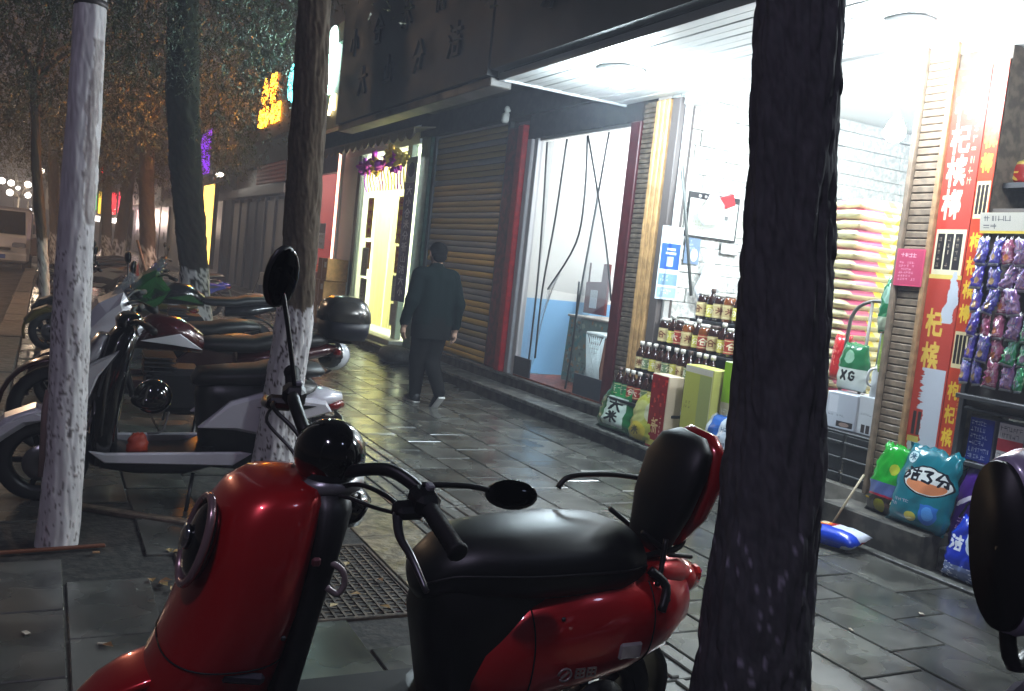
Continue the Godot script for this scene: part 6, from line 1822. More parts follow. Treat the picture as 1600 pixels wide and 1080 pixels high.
	loft_along(t, "saddle", [[0.082, 0.65, 0.015, 0.03, 2.2], [0.068, 0.665, 0.055, 0.08, 2.2], [0.01, 0.695, 0.07, 0.115, 2.3], [-0.06, 0.705, 0.088, 0.142, 2.5], [-0.20, 0.708, 0.098, 0.168, 2.5], [-0.36, 0.712, 0.100, 0.178, 2.5], [-0.50, 0.708, 0.098, 0.165, 2.4], [-0.59, 0.70, 0.08, 0.125, 2.3], [-0.63, 0.70, 0.025, 0.05, 2.2]], mt(Color(0.055, 0.06, 0.065), 0.42), 36)
	loft_along(t, "rear_body", [[-0.02, 0.36, 0.05, 0.12, 2.3], [-0.10, 0.42, 0.13, 0.17, 2.4], [-0.22, 0.47, 0.175, 0.20, 2.5], [-0.38, 0.51, 0.18, 0.215, 2.5], [-0.54, 0.53, 0.17, 0.21, 2.4], [-0.68, 0.55, 0.14, 0.18, 2.3], [-0.77, 0.57, 0.10, 0.13, 2.2], [-0.82, 0.58, 0.04, 0.06, 2.0]], red, 36)
	loft_along(t, "tail_cowl", [[-0.50, 0.66, 0.05, 0.13, 2.4], [-0.62, 0.67, 0.055, 0.135, 2.4], [-0.74, 0.66, 0.05, 0.11, 2.4], [-0.82, 0.635, 0.03, 0.07, 2.2]], red)
	fender(t, Vector3(-0.55, 0.22, 0), 0.26, PI * 0.25, PI * 1.05, 0.08, black, "rear_fender")
	var tl := loft_along(t, "tail_light", [[-0.76, 0.625, 0.035, 0.10, 2.6], [-0.80, 0.625, 0.05, 0.095, 2.6], [-0.845, 0.62, 0.04, 0.07, 2.4], [-0.86, 0.615, 0.015, 0.04, 2.2]], paint(Color(0.62, 0.03, 0.02), 0.08, 0.1))
	obj("tail_lens", boxed(Vector3(-0.835, 0.64, -0.05), Vector3(0.04, 0.05, 0.05), 0.014), paint(Color(0.8, 0.10, 0.06), 0.05, 0.2), t)
	obj("side_reflector", boxed(Vector3(-0.52, 0.50, -0.212), Vector3(0.075, 0.05, 0.014), 0.014), paint(Color(0.72, 0.70, 0.70), 0.1, 0.4), t)
	# maker's mark: a small ring with two block characters
	var mk := Node3D.new()
	mk.name = "emblem"
	t.add_child(mk, true)
	mk.position = Vector3(-0.40, 0.455, -0.222)
	var silver := mt(Color(0.62, 0.58, 0.58), 0.3, 0.6)
	var er := []
	for k in 14: er.append(Vector3(0.09 + cos(TAU * k / 15.0) * 0.02, sin(TAU * k / 15.0) * 0.018, 0))
	obj("emblem_ring", tubed(er, 0.0035, 5), silver, mk)
	obj("emblem_bar", boxed(Vector3(0.09, 0, 0), Vector3(0.028, 0.005, 0.006), 0.0, Basis(Vector3.BACK, -0.7)), silver, mk)
	for k in 2:
		var gb := MB.new()
		for st in [[0, 0, 1, 0], [0, 1, 1, 1], [0, 0, 0, 1], [1, 0, 1, 1], [0, 0.5, 1, 0.5], [0.5, 0, 0.5, 1]]:
			var p0 := Vector3(0.055 - k * 0.036 - st[0] * 0.026, -0.012 + st[1] * 0.024, 0); var p1 := Vector3(0.055 - k * 0.036 - st[2] * 0.026, -0.012 + st[3] * 0.024, 0)
			gb.box((p0 + p1) / 2, (p1 - p0).abs() + Vector3(0.004, 0.004, 0.005))
		build(gb, "emblem_character", silver, mk)
	# backrest on its frame
	var brs := Transform3D(Basis(Vector3.BACK, 0.22), Vector3(-0.72, 0.905, 0.0))
	var pb := MB.new()
	pb.loft([[brs * Vector3(0, -0.205, 0), brs.basis * Vector3(0.02, 0, 0), Vector3(0, 0, 0.05), 2.4], [brs * Vector3(0.005, -0.17, 0), brs.basis * Vector3(0.045, 0, 0), Vector3(0, 0, 0.085), 2.4], [brs * Vector3(0.01, -0.05, 0), brs.basis * Vector3(0.055, 0, 0), Vector3(0, 0, 0.12), 2.4], [brs * Vector3(0.01, 0.07, 0), brs.basis * Vector3(0.055, 0, 0), Vector3(0, 0, 0.13), 2.4], [brs * Vector3(0.0, 0.14, 0), brs.basis * Vector3(0.045, 0, 0), Vector3(0, 0, 0.11), 2.4], [brs * Vector3(-0.01, 0.175, 0), brs.basis * Vector3(0.02, 0, 0), Vector3(0, 0, 0.06), 2.2]], 28)
	build(pb, "backrest", mt(Color(0.045, 0.045, 0.05), 0.5), t)
	pb = MB.new()
	pb.loft([[brs * Vector3(-0.05, -0.16, 0), brs.basis * Vector3(0.02, 0, 0), Vector3(0, 0, 0.07), 2.4], [brs * Vector3(-0.06, -0.05, 0), brs.basis * Vector3(0.045, 0, 0), Vector3(0, 0, 0.118), 2.4], [brs * Vector3(-0.06, 0.07, 0), brs.basis * Vector3(0.05, 0, 0), Vector3(0, 0, 0.132), 2.4], [brs * Vector3(-0.05, 0.15, 0), brs.basis * Vector3(0.045, 0, 0), Vector3(0, 0, 0.112), 2.4], [brs * Vector3(-0.045, 0.192, 0), brs.basis * Vector3(0.02, 0, 0), Vector3(0, 0, 0.06), 2.2]], 28)
	build(pb, "backrest_shell", paint(Color(0.62, 0.02, 0.06), 0.2, 0.2), t)
	for s in [-1, 1]:
		obj("rack_tube", tubed(curve([Vector3(-0.52, 0.72, 0.10 * s), Vector3(-0.64, 0.73, 0.09 * s), Vector3(-0.74, 0.74, 0.07 * s), Vector3(-0.76, 0.80, 0.06 * s)], 4), 0.010, 8), black, t)
		obj("rack_tube", tubed([Vector3(-0.58, 0.80, 0.09 * s), Vector3(-0.70, 0.72, 0.08 * s), Vector3(-0.80, 0.70, 0.06 * s)], 0.008, 8), black, t)
	obj("rack_tube", tubed(curve([Vector3(-0.60, 0.70, -0.13), Vector3(-0.645, 0.66, -0.16), Vector3(-0.62, 0.60, -0.19)], 4), 0.014, 8), black, t)
	obj("rack_tube", tubed(curve([Vector3(-0.66, 0.78, -0.10), Vector3(-0.64, 0.70, -0.13), Vector3(-0.62, 0.66, -0.15)], 4), 0.008, 8), black, t)
	obj("grab_rail", tubed(curve([Vector3(-0.72, 0.88, 0.13), Vector3(-0.60, 0.885, 0.16), Vector3(-0.47, 0.875, 0.17), Vector3(-0.43, 0.84, 0.165)], 4), 0.009, 8), black, t)
	obj("side_stand", tubed([Vector3(0.05, 0.2, -0.14), Vector3(0.10, 0.012, -0.26)], 0.011, 8), black, t)

func seam(t: Node3D, c: Vector3, a: Vector3, b: Vector3, e: float):
	var pts := []
	for k in 49:
		var q := TAU * k / 48
		pts.append(c + a * (signf(cos(q)) * pow(absf(cos(q)), 2.0 / e)) + b * (signf(sin(q)) * pow(absf(sin(q)), 2.0 / e)))
	obj("panel_seam", tubed(pts, 0.0022, 5), mt(Color(0.03, 0.015, 0.015), 0.6), t)

# an ordinary step-through electric scooter
func step_scooter(called: String, label: String, at: Vector3, lean: float, o: Dictionary) -> Node3D:
	var t := thing(called, label, "scooter", at, 0.0, o.get("group", ""))
	park(t, lean, o.get("heading", PI))
	var body: Material = o.body
	var black := mt(Color(0.04, 0.04, 0.043), 0.38)
	var gloss := paint(Color(0.025, 0.025, 0.028), 0.12, 0.0)
	wheel(t, 0.65, 0.23, 0.10, Color(0.16, 0.16, 0.17))
	wheel(t, -0.60, 0.23, 0.11, Color(0.16, 0.16, 0.17))
	fender(t, Vector3(0.65, 0.23, 0), 0.28, -0.35, PI * 0.78, 0.085, body, "front_fender")
	plate_part(t, "fender_nose", [0.70, 0.53, 0.84, 0.47, 0.93, 0.36, 0.90, 0.30, 0.83, 0.36, 0.74, 0.43, 0.60, 0.47], -0.085, 0.085, body, 0.03)
	for s in [-1, 1]: obj("fork", tubed([Vector3(0.46, 0.62, 0.05 * s), Vector3(0.65, 0.23, 0.075 * s)], 0.02, 8), black, t)
	loft_part(t, "leg_shield", [[0.36, 0.24, 0.07, 0.16, 3], [0.37, 0.45, 0.075, 0.19, 3], [0.36, 0.65, 0.085, 0.19, 3], [0.34, 0.80, 0.085, 0.17, 3], [0.31, 0.92, 0.075, 0.13, 3], [0.29, 0.98, 0.05, 0.08, 2.6]], gloss, 28)
	plate_part(t, "front_wing", [0.33, 0.88, 0.47, 0.80, 0.52, 0.70, 0.46, 0.62, 0.42, 0.74], -0.205, -0.16, body, 0.012)
	plate_part(t, "front_wing", [0.33, 0.88, 0.47, 0.80, 0.52, 0.70, 0.46, 0.62, 0.42, 0.74], 0.16, 0.205, body, 0.012)
	loft_part(t, "nose", [[0.45, 0.55, 0.03, 0.07, 2.4], [0.47, 0.68, 0.06, 0.11, 2.4], [0.45, 0.82, 0.06, 0.12, 2.4], [0.40, 0.93, 0.03, 0.07, 2.2]], body, 24)
	var hl := MB.new()
	hl.ball(Vector3(0.515, 0.76, 0), Vector3(0.03, 0.06, 0.08), Basis.IDENTITY, 18, 10)
	build(hl, "headlight", paint(Color(0.4, 0.42, 0.45), 0.06, 0.3), t)
	loft_along(t, "floorboard", [[0.38, 0.27, 0.05, 0.17, 4], [0.2, 0.245, 0.05, 0.19, 4], [-0.05, 0.245, 0.055, 0.19, 4], [-0.2, 0.29, 0.06, 0.18, 4]], black)
	for s in [-1, 1]:
		plate_part(t, "sill_strip", [0.44, 0.335, 0.36, 0.27, -0.30, 0.255, -0.40, 0.325, -0.34, 0.335, 0.36, 0.325], 0.185 * s - 0.014, 0.185 * s + 0.014, body, 0.008)
		plate_part(t, "side_panel", [-0.10, 0.47, -0.26, 0.62, -0.44, 0.68, -0.62, 0.66, -0.80, 0.64, -0.84, 0.58, -0.66, 0.52, -0.50, 0.42, -0.30, 0.46], 0.165 * s - 0.03, 0.165 * s + 0.03, body, 0.018)
		plate_part(t, "side_stripe", [-0.40, 0.60, -0.62, 0.62, -0.74, 0.615, -0.60, 0.57], 0.196 * s - 0.006, 0.196 * s + 0.006, black, 0.004)
	loft_part(t, "seat_base", [[-0.36, 0.22, 0.20, 0.13, 3], [-0.38, 0.45, 0.27, 0.15, 3], [-0.42, 0.62, 0.33, 0.15, 3], [-0.44, 0.70, 0.34, 0.13, 3]], black, 28)
	loft_along(t, "saddle", [[-0.07, 0.70, 0.02, 0.06, 2.4], [-0.10, 0.72, 0.05, 0.11, 2.4], [-0.26, 0.735, 0.05, 0.14, 2.8], [-0.42, 0.745, 0.055, 0.15, 2.8], [-0.48, 0.765, 0.055, 0.145, 2.8], [-0.66, 0.79, 0.05, 0.13, 2.6], [-0.78, 0.79, 0.035, 0.10, 2.4], [-0.81, 0.785, 0.01, 0.05, 2.2]], mt(Color(0.05, 0.05, 0.052), 0.5), 28)
	loft_along(t, "tail", [[-0.70, 0.62, 0.06, 0.13, 2.4], [-0.84, 0.63, 0.05, 0.11, 2.4], [-0.93, 0.635, 0.025, 0.06, 2.2]], body)
	loft_along(t, "tail_light", [[-0.80, 0.575, 0.03, 0.10, 2.6], [-0.90, 0.585, 0.04, 0.085, 2.6], [-0.95, 0.59, 0.02, 0.05, 2.4]], paint(Color(0.42, 0.05, 0.04), 0.1, 0.1))
	fender(t, Vector3(-0.60, 0.23, 0), 0.275, PI * 0.35, PI * 1.12, 0.075, black, "rear_fender")
	var pl := obj("number_plate", boxed(Vector3.ZERO, Vector3(0.01, 0.13, 0.18), 0.004), mt(Color(0.50, 0.55, 0.52), 0.4), t)
	pl.position = Vector3(-0.95, 0.47, 0); pl.rotation.z = -0.35
	obj("plate_print", boxed(Vector3(-0.007, 0.0, 0), Vector3(0.004, 0.05, 0.14)), mt(Color(0.20, 0.26, 0.24), 0.5), pl)
	obj("plate_bracket", span(Vector3(-0.93, 0.46, -0.02), Vector3(-0.78, 0.50, 0.02)), black, t)
	if o.get("tag", false):
		var tg := obj("paper_tag", boxed(Vector3(-0.93, 0.36, 0.0), Vector3(0.006, 0.09, 0.13), 0.0, Basis(Vector3.BACK, 0.3)), mt(Color(0.80, 0.36, 0.34), 0.6), t)
		tg.set_meta("label", "pink paper tag hanging under the plate")
	var hb := obj("handlebar", tubed(curve([Vector3(0.20, 1.03, -0.34), Vector3(0.25, 1.04, -0.18), Vector3(0.29, 0.99, 0), Vector3(0.25, 1.04, 0.18), Vector3(0.20, 1.03, 0.34)], 4), 0.014, 8), black, t)
	for s in [-1, 1]:
		obj("grip", tubed([Vector3(0.215, 1.033, 0.25 * s), Vector3(0.19, 1.028, 0.38 * s)], 0.02, 10), mt(Color(0.05, 0.05, 0.05), 0.7), t)
		obj("brake_lever", tubed([Vector3(0.27, 1.02, 0.22 * s), Vector3(0.26, 1.0, 0.36 * s)], 0.007, 6), mt(Color(0.35, 0.35, 0.35), 0.3, 0.7), t)
		if o.get("mirrors", true): mirror(t, Vector3(0.24, 1.05, 0.2 * s), Vector3(0.25, 1.24, 0.30 * s), Vector3(-1, 0, 0.1 * s), 0.075, 0.05, mt(Color(0.05, 0.05, 0.05), 0.4))
	loft_part(t, "dash", [[0.29, 0.96, 0.05, 0.08, 2.6], [0.28, 1.02, 0.07, 0.11, 2.6], [0.27, 1.05, 0.05, 0.08, 2.6]], gloss)
	obj("side_stand", tubed([Vector3(-0.1, 0.2, -0.15), Vector3(-0.06, 0.012, -0.27)], 0.011, 8), black, t)
	return t

func motorcycle(called: String, label: String, at: Vector3, lean: float, o: Dictionary) -> Node3D:
	var t := thing(called, label, "motorcycle", at, 0.0)
	park(t, lean)
	var body: Material = o.body
	var accent: Material = o.accent
	var black := mt(Color(0.04, 0.04, 0.043), 0.4)
	var metal := mt(Color(0.35, 0.35, 0.36), 0.3, 0.8)
	wheel(t, 0.80, 0.29, 0.10, Color(0.2, 0.2, 0.2), 6)
	wheel(t, -0.62, 0.29, 0.12, Color(0.2, 0.2, 0.2), 6)
	fender(t, Vector3(0.80, 0.29, 0), 0.335, 0.1, PI * 0.95, 0.07, accent, "front_fender")
	for s in [-1, 1]: obj("fork", tubed([Vector3(0.52, 0.95, 0.09 * s), Vector3(0.80, 0.29, 0.085 * s)], 0.022, 8), metal, t)
	# half fairing with headlight and screen
	plate_part(t, "front_cowl", [0.66, 0.72, 0.72, 0.86, 0.60, 1.02, 0.46, 1.10, 0.40, 1.00, 0.30, 0.88, 0.36, 0.80, 0.46, 0.84, 0.52, 0.74], -0.17, 0.17, body, 0.07)
	plate_part(t, "side_wing", [0.34, 0.86, 0.46, 0.80, 0.60, 0.72, 0.66, 0.64, 0.52, 0.66, 0.40, 0.74], -0.21, -0.17, body, 0.012)
	plate_part(t, "side_wing", [0.34, 0.86, 0.46, 0.80, 0.60, 0.72, 0.66, 0.64, 0.52, 0.66, 0.40, 0.74], 0.17, 0.21, body, 0.012)
	var hl := MB.new()
	hl.ball(Vector3(0.68, 0.86, 0), Vector3(0.05, 0.06, 0.10), Basis(Vector3.BACK, 0.4), 18, 10)
	build(hl, "headlight", paint(Color(0.45, 0.47, 0.5), 0.06, 0.3), t)
	var sc := MB.new()
	sc.smooth()
	for k in 6:
		var z0 := -0.15 + k * 0.05; var z1 := z0 + 0.05
		var b0 := 0.54 - z0 * z0 * 3.0; var b1 := 0.54 - z1 * z1 * 3.0
		sc.quad(Vector3(b0, 1.04, z0), Vector3(b0 - 0.12, 1.22 - z0 * z0 * 2.0, z0 * 0.8), Vector3(b1 - 0.12, 1.22 - z1 * z1 * 2.0, z1 * 0.8), Vector3(b1, 1.04, z1))
	build(sc, "windscreen", clear(Color(0.5, 0.53, 0.55), 0.5), t)
	loft_along(t, "tank", [[0.38, 0.80, 0.08, 0.10, 2.4], [0.26, 0.84, 0.12, 0.15, 2.4], [0.08, 0.83, 0.11, 0.15, 2.4], [-0.06, 0.78, 0.07, 0.11, 2.4]], accent)
	for s in [-1, 1]: plate_part(t, "tank_stripe", [0.34, 0.80, 0.10, 0.86, -0.05, 0.76, 0.12, 0.78], 0.15 * s - 0.01, 0.15 * s + 0.01, body, 0.004)
	obj("engine", boxed(Vector3(0.1, 0.46, 0), Vector3(0.36, 0.30, 0.26), 0.04), mt(Color(0.10, 0.10, 0.11), 0.5, 0.4), t)
	for k in 5: obj("cooling_fin", boxed(Vector3(0.2, 0.56 + k * 0.03, 0), Vector3(0.2, 0.008, 0.24)), metal, t)
	obj("frame_tube", tubed([Vector3(0.5, 0.9, 0), Vector3(0.35, 0.40, 0), Vector3(-0.2, 0.30, 0), Vector3(-0.62, 0.29, 0.1)], 0.025, 8), black, t)
	obj("exhaust", tubed(curve([Vector3(0.25, 0.42, 0.14), Vector3(0.1, 0.26, 0.16), Vector3(-0.3, 0.30, 0.17), Vector3(-0.85, 0.42, 0.18)], 4), [0.02, 0.02, 0.022, 0.025, 0.03, 0.035, 0.04, 0.045, 0.05, 0.05, 0.05, 0.05, 0.045], 10), metal, t)
	loft_along(t, "saddle", [[-0.02, 0.78, 0.03, 0.09, 2.4], [-0.15, 0.78, 0.05, 0.13, 2.6], [-0.40, 0.79, 0.05, 0.14, 2.6], [-0.52, 0.82, 0.055, 0.13, 2.6], [-0.85, 0.85, 0.05, 0.11, 2.6], [-0.92, 0.85, 0.02, 0.06, 2.4]], mt(Color(0.05, 0.05, 0.052), 0.5))
	loft_along(t, "tail_cowl", [[-0.30, 0.68, 0.06, 0.14, 2.4], [-0.60, 0.72, 0.07, 0.14, 2.4], [-0.90, 0.78, 0.05, 0.10, 2.4], [-1.0, 0.80, 0.02, 0.05, 2.2]], accent)
	obj("tail_light", boxed(Vector3(-1.0, 0.77, 0), Vector3(0.06, 0.06, 0.16), 0.02), paint(Color(0.4, 0.04, 0.03), 0.1, 0.1), t)
	fender(t, Vector3(-0.62, 0.29, 0), 0.34, PI * 0.35, PI * 1.0, 0.075, black, "rear_fender")
	obj("handlebar", tubed(curve([Vector3(0.30, 1.04, -0.36), Vector3(0.38, 1.06, -0.2), Vector3(0.46, 1.0, 0), Vector3(0.38, 1.06, 0.2), Vector3(0.30, 1.04, 0.36)], 4), 0.013, 8), black, t)
	for s in [-1, 1]:
		obj("grip", tubed([Vector3(0.34, 1.045, 0.26 * s), Vector3(0.29, 1.038, 0.39 * s)], 0.02, 10), mt(Color(0.05, 0.05, 0.05), 0.7), t)
		if o.get("mirrors", false): mirror(t, Vector3(0.37, 1.06, 0.2 * s), Vector3(0.40, 1.24, 0.32 * s), Vector3(-1, 0, 0.1 * s), 0.07, 0.05, mt(Color(0.05, 0.05, 0.05), 0.4))
	obj("side_stand", tubed([Vector3(-0.05, 0.3, -0.14), Vector3(0.0, 0.012, -0.28)], 0.012, 8), black, t)
	return t

func make_scooters():
	red_scooter()
	var pearl := paint(Color(0.78, 0.77, 0.80), 0.25, 0.1)
	step_scooter("white_scooter", "white and black electric scooter parked behind the pale pole", Vector3(0.70, 0, -5.42), deg_to_rad(5), {"body": pearl, "tag": true, "mirrors": false})
	# black helmet and orange bag on its floor
	var hm := thing("black_helmet", "glossy black helmet hanging on the white scooter's leg shield", "helmet", Vector3(0.56, 0.52, -5.25))
	var b := MB.new()
	b.ball(Vector3(0, 0.09, 0), Vector3(0.10, 0.095, 0.09), Basis.IDENTITY, 22, 14)
	build(b, "shell", paint(Color(0.02, 0.02, 0.02), 0.08, 0.0), hm)
	b = MB.new()
	b.ball(Vector3(-0.02, 0.07, 0.012), Vector3(0.092, 0.05, 0.082), Basis.IDENTITY, 22, 10)
	build(b, "visor", paint(Color(0.05, 0.05, 0.055), 0.03, 0.2), hm)
	obj("strap", tubed(curve([Vector3(0.08, 0.02, 0.06), Vector3(0.05, -0.08, 0.08), Vector3(-0.02, -0.1, 0.06)], 4), 0.006, 6), mt(Color(0.3, 0.3, 0.3), 0.6), hm)
	var og := MB.new()
	og.pillow(0.11, 0.11, 0.07, 0.25, 5, 8, 8, 0.5)
	var ob := build(og, "orange_bag", mt(Color(0.62, 0.20, 0.09), 0.5))
	ob.position = Vector3(0.50, 0.302, -5.25)
	ob.rotation.y = 0.2
	tag(ob, "crumpled orange bag on the white scooter's floorboard", "bag")
	# white fronted motorcycle behind it
	motorcycle("white_motorcycle", "white fronted motorcycle with dark red tank behind the white scooter", Vector3(0.92, 0, -6.6), deg_to_rad(5), {"body": paint(Color(0.78, 0.78, 0.80), 0.25, 0.1), "accent": paint(Color(0.22, 0.04, 0.05), 0.25, 0.2)})
	var bx := thing("top_box", "ribbed silver grey top box on the motorcycle's rear rack", "top box", Vector3(1.98, 0.86, -6.6))
	loft_part(bx, "tray", [[0, 0.0, 0.15, 0.17, 3.5], [0, 0.05, 0.17, 0.19, 3.5], [0, 0.13, 0.18, 0.20, 3.5]], mt(Color(0.10, 0.10, 0.14), 0.4))
	loft_part(bx, "lid", [[0, 0.132, 0.185, 0.205, 3.2], [0, 0.20, 0.18, 0.20, 3.0], [0, 0.27, 0.15, 0.175, 2.8], [0, 0.305, 0.10, 0.12, 2.6], [0, 0.315, 0.04, 0.05, 2.4]], mt(Color(0.36, 0.35, 0.34), 0.22, 0.7), 32)
	for k in 9:
		var a := -1.2 + k * 0.3
		obj("rib", boxed(Vector3(0.185 * cos(a), 0.17, 0.205 * sin(a)), Vector3(0.012, 0.08, 0.03), 0.004, Basis(Vector3.UP, -a)), mt(Color(0.5, 0.5, 0.5), 0.2, 0.8), bx)
	obj("rack", boxed(Vector3(-0.1, -0.02, 0), Vector3(0.3, 0.02, 0.2), 0.005), mt(Color(0.1, 0.1, 0.1), 0.4), bx)
	var wh := thing("white_helmet", "white helmet with a black stripe hanging behind the top box", "helmet", on_y(522, 556, 0.66))
	b = MB.new()
	b.ball(Vector3.ZERO, Vector3(0.13, 0.115, 0.12), Basis(Vector3.BACK, 0.5), 22, 14)
	build(b, "shell", paint(Color(0.66, 0.66, 0.67), 0.15, 0.0), wh)
	b = MB.new()
	b.ball(Vector3(-0.02, 0.006, 0.012), Vector3(0.118, 0.112, 0.118), Basis(Vector3.BACK, 0.5), 22, 14)
	build(b, "visor", paint(Color(0.03, 0.03, 0.03), 0.05, 0.1), wh)
	obj("hook", tubed(curve([Vector3(0, -0.1, 0), Vector3(-0.06, -0.14, 0), Vector3(-0.14, -0.15, -0.1)], 4), 0.01, 6), mt(Color(0.06, 0.06, 0.06), 0.4), wh)
	# further vehicles down the pavement
	motorcycle("green_motorcycle", "green and black motorcycle beside the broad whitewashed trunk", Vector3(1.55, 0, -10.9), deg_to_rad(5), {"body": paint(Color(0.04, 0.27, 0.08), 0.25, 0.1), "accent": paint(Color(0.03, 0.03, 0.035), 0.25, 0.1)})
	step_scooter("maroon_scooter", "dark maroon scooter squeezed in behind the white fronted motorcycle", Vector3(0.85, 0, -8.0), deg_to_rad(5), {"body": paint(Color(0.14, 0.03, 0.035), 0.3, 0.1)})
	step_scooter("yellow_scooter", "olive yellow scooter beyond the green motorcycle", Vector3(0.75, 0, -11.8), deg_to_rad(5), {"body": paint(Color(0.32, 0.28, 0.08), 0.3, 0.1)})
	step_scooter("dark_scooter", "dark grey scooter beside the olive yellow one", Vector3(0.8, 0, -13.4), deg_to_rad(5), {"body": paint(Color(0.10, 0.10, 0.11), 0.3, 0.1)})
	step_scooter("blue_scooter", "blue scooter under the dark tree beyond the motorcycles", Vector3(2.2, 0, -18.0), deg_to_rad(5), {"body": paint(Color(0.04, 0.14, 0.60), 0.25, 0.1)})
	step_scooter("grey_scooter", "pale grey scooter close to the parked van", Vector3(0.75, 0, -20.8), deg_to_rad(5), {"body": paint(Color(0.40, 0.42, 0.42), 0.3, 0.1)})
	step_scooter("black_scooter", "black scooter in the far row of parked scooters", Vector3(0.85, 0, -23.4), deg_to_rad(5), {"body": paint(Color(0.05, 0.05, 0.055), 0.3, 0.1)})
	# the scooter next to the camera: only its mirror reaches into the picture
	var near := step_scooter("lilac_scooter", "lilac grey scooter with a large black faced mirror beside the dark trunk", Vector3(1.88, 0, -0.80), deg_to_rad(3), {"body": paint(Color(0.40, 0.36, 0.44), 0.3, 0.2), "mirrors": false})
	var inv := near.transform.affine_inverse()
	var head := inv * at_depth(1566, 852, 1.5)
	var o := obj("mirror", tubed(curve([Vector3(0.24, 1.05, 0.2), inv * at_depth(1592, 1040, 1.5), inv * at_depth(1572, 960, 1.5), head], 5), 0.013, 10), mt(Color(0.05, 0.05, 0.05), 0.4), near)
	var nrm := (inv.basis * (cam_basis * Vector3(-0.93, 0.05, 0.36))).normalized()
	var upv := (inv.basis * (cam_basis * Vector3(-0.16, 1, 0))).normalized()
	var bs := Basis.looking_at(nrm, upv)
	b = MB.new()
	b.loft([[head, bs.x * 0.060, bs.y * 0.140, 2.2], [head + bs.z * 0.012, bs.x * 0.066, bs.y * 0.146, 2.2], [head + bs.z * 0.05 + bs.y * 0.006, bs.x * 0.072, bs.y * 0.152, 2.2], [head + bs.z * 0.10 + bs.y * 0.004, bs.x * 0.066, bs.y * 0.135, 2.1], [head + bs.z * 0.125 - bs.y * 0.03, bs.x * 0.02, bs.y * 0.04, 2.0]], 32)
	build(b, "mirror_shell", paint(Color(0.62, 0.58, 0.68), 0.3, 0.1), o)
	b = MB.new()
	b.loft([[head - bs.z * 0.001, bs.x * 0.058, bs.y * 0.138, 2.2], [head - bs.z * 0.012, bs.x * 0.056, bs.y * 0.136, 2.2]], 32)
	build(b, "mirror_glass", mt(Color(0.045, 0.045, 0.05), 0.5, 0.0), o)

# ---------- a figure meshed from tapered limbs ----------
func nets(st: SurfaceTool, bones: Array, cell: float, k: float, cols: Array):
	var lo := Vector3(1e9, 1e9, 1e9); var hi := -lo
	for b in bones:
		var r: float = maxf(b[2], b[3]) + cell * 3
		for e in [b[0], b[1]]:
			lo = lo.min(e - Vector3.ONE * r); hi = hi.max(e + Vector3.ONE * r)
	var n := Vector3i(((hi - lo) / cell).ceil()) + Vector3i.ONE
	var f := PackedFloat32Array(); f.resize(n.x * n.y * n.z); f.fill(1.0)
	var cl := PackedByteArray(); cl.resize(f.size())
	var best := PackedFloat32Array(); best.resize(f.size()); best.fill(1.0)
	for b in bones:
		var a: Vector3 = b[0]; var d: Vector3 = b[1] - b[0]
		var r0: float = b[2]; var r1: float = b[3]
		var m := maxf(r0, r1) + cell * 2.5 + k
		var i0 := Vector3i(((a.min(b[1]) - Vector3.ONE * m - lo) / cell).floor()).clamp(Vector3i.ZERO, n - Vector3i.ONE)
		var i1 := Vector3i(((a.max(b[1]) + Vector3.ONE * m - lo) / cell).ceil()).clamp(Vector3i.ZERO, n - Vector3i.ONE)
		var dl := maxf(d.length_squared(), 1e-9)
		for z in range(i0.z, i1.z + 1):
			for y in range(i0.y, i1.y + 1):
				for x in range(i0.x, i1.x + 1):
					var p := lo + Vector3(x, y, z) * cell - a
					var t := clampf(p.dot(d) / dl, 0, 1)
					var v := (p - d * t).length() - lerpf(r0, r1, t)
					var q := (z * n.y + y) * n.x + x
					if v < best[q]:
						best[q] = v; cl[q] = b[4]
					var h := clampf(0.5 + 0.5 * (f[q] - v) / k, 0, 1)
					f[q] = lerpf(f[q], v, h) - k * h * (1 - h)
	var ids := {}
	var pos := []; var pc := []
	var sx := 1; var sy := n.x; var sz := n.x * n.y
	var off := [0, sx, sy, sx + sy, sz, sx + sz, sy + sz, sx + sy + sz]
	var ed := [[0, 1], [2, 3], [4, 5], [6, 7], [0, 2], [1, 3], [4, 6], [5, 7], [0, 4], [1, 5], [2, 6], [3, 7]]
	for z in n.z - 1:
		for y in n.y - 1:
			for x in n.x - 1:
				var q := (z * n.y + y) * n.x + x
				if f[q] > cell * 2 or f[q] < -cell * 2: continue
				var s := 0
				for c in 8: if f[q + off[c]] < 0: s += 1
				if s == 0 or s == 8: continue
				var acc := Vector3.ZERO; var cnt := 0
				for e in ed:
					var va := f[q + off[e[0]]]; var vb := f[q + off[e[1]]]
					if (va < 0) != (vb < 0):
						var t := va / (va - vb)
						var pa := Vector3(e[0] & 1, (e[0] >> 1) & 1, e[0] >> 2); var pb := Vector3(e[1] & 1, (e[1] >> 1) & 1, e[1] >> 2)
						acc += pa.lerp(pb, t); cnt += 1
				ids[q] = pos.size()
				pos.append(lo + (Vector3(x, y, z) + acc / cnt) * cell)
				pc.append(cols[cl[q]])
	st.set_smooth_group(1)
	for q in ids:
		for ax in 3:
			var o1: int = [sx, sy, sz][ax]; var u: int = [sy, sz, sx][ax]; var w: int = [sz, sx, sy][ax]
			var in0 := f[q] < 0; var in1 := f[q + o1] < 0
			if in0 == in1: continue
			if not (ids.has(q - u) and ids.has(q - w) and ids.has(q - u - w)): continue
			var a: int = ids[q]; var b: int = ids[q - u]; var c: int = ids[q - u - w]; var d: int = ids[q - w]
			var order := [a, b, c, a, c, d] if not in0 else [a, c, b, a, d, c]
			for i in order:
				st.set_color(pc[i]); st.add_vertex(pos[i])

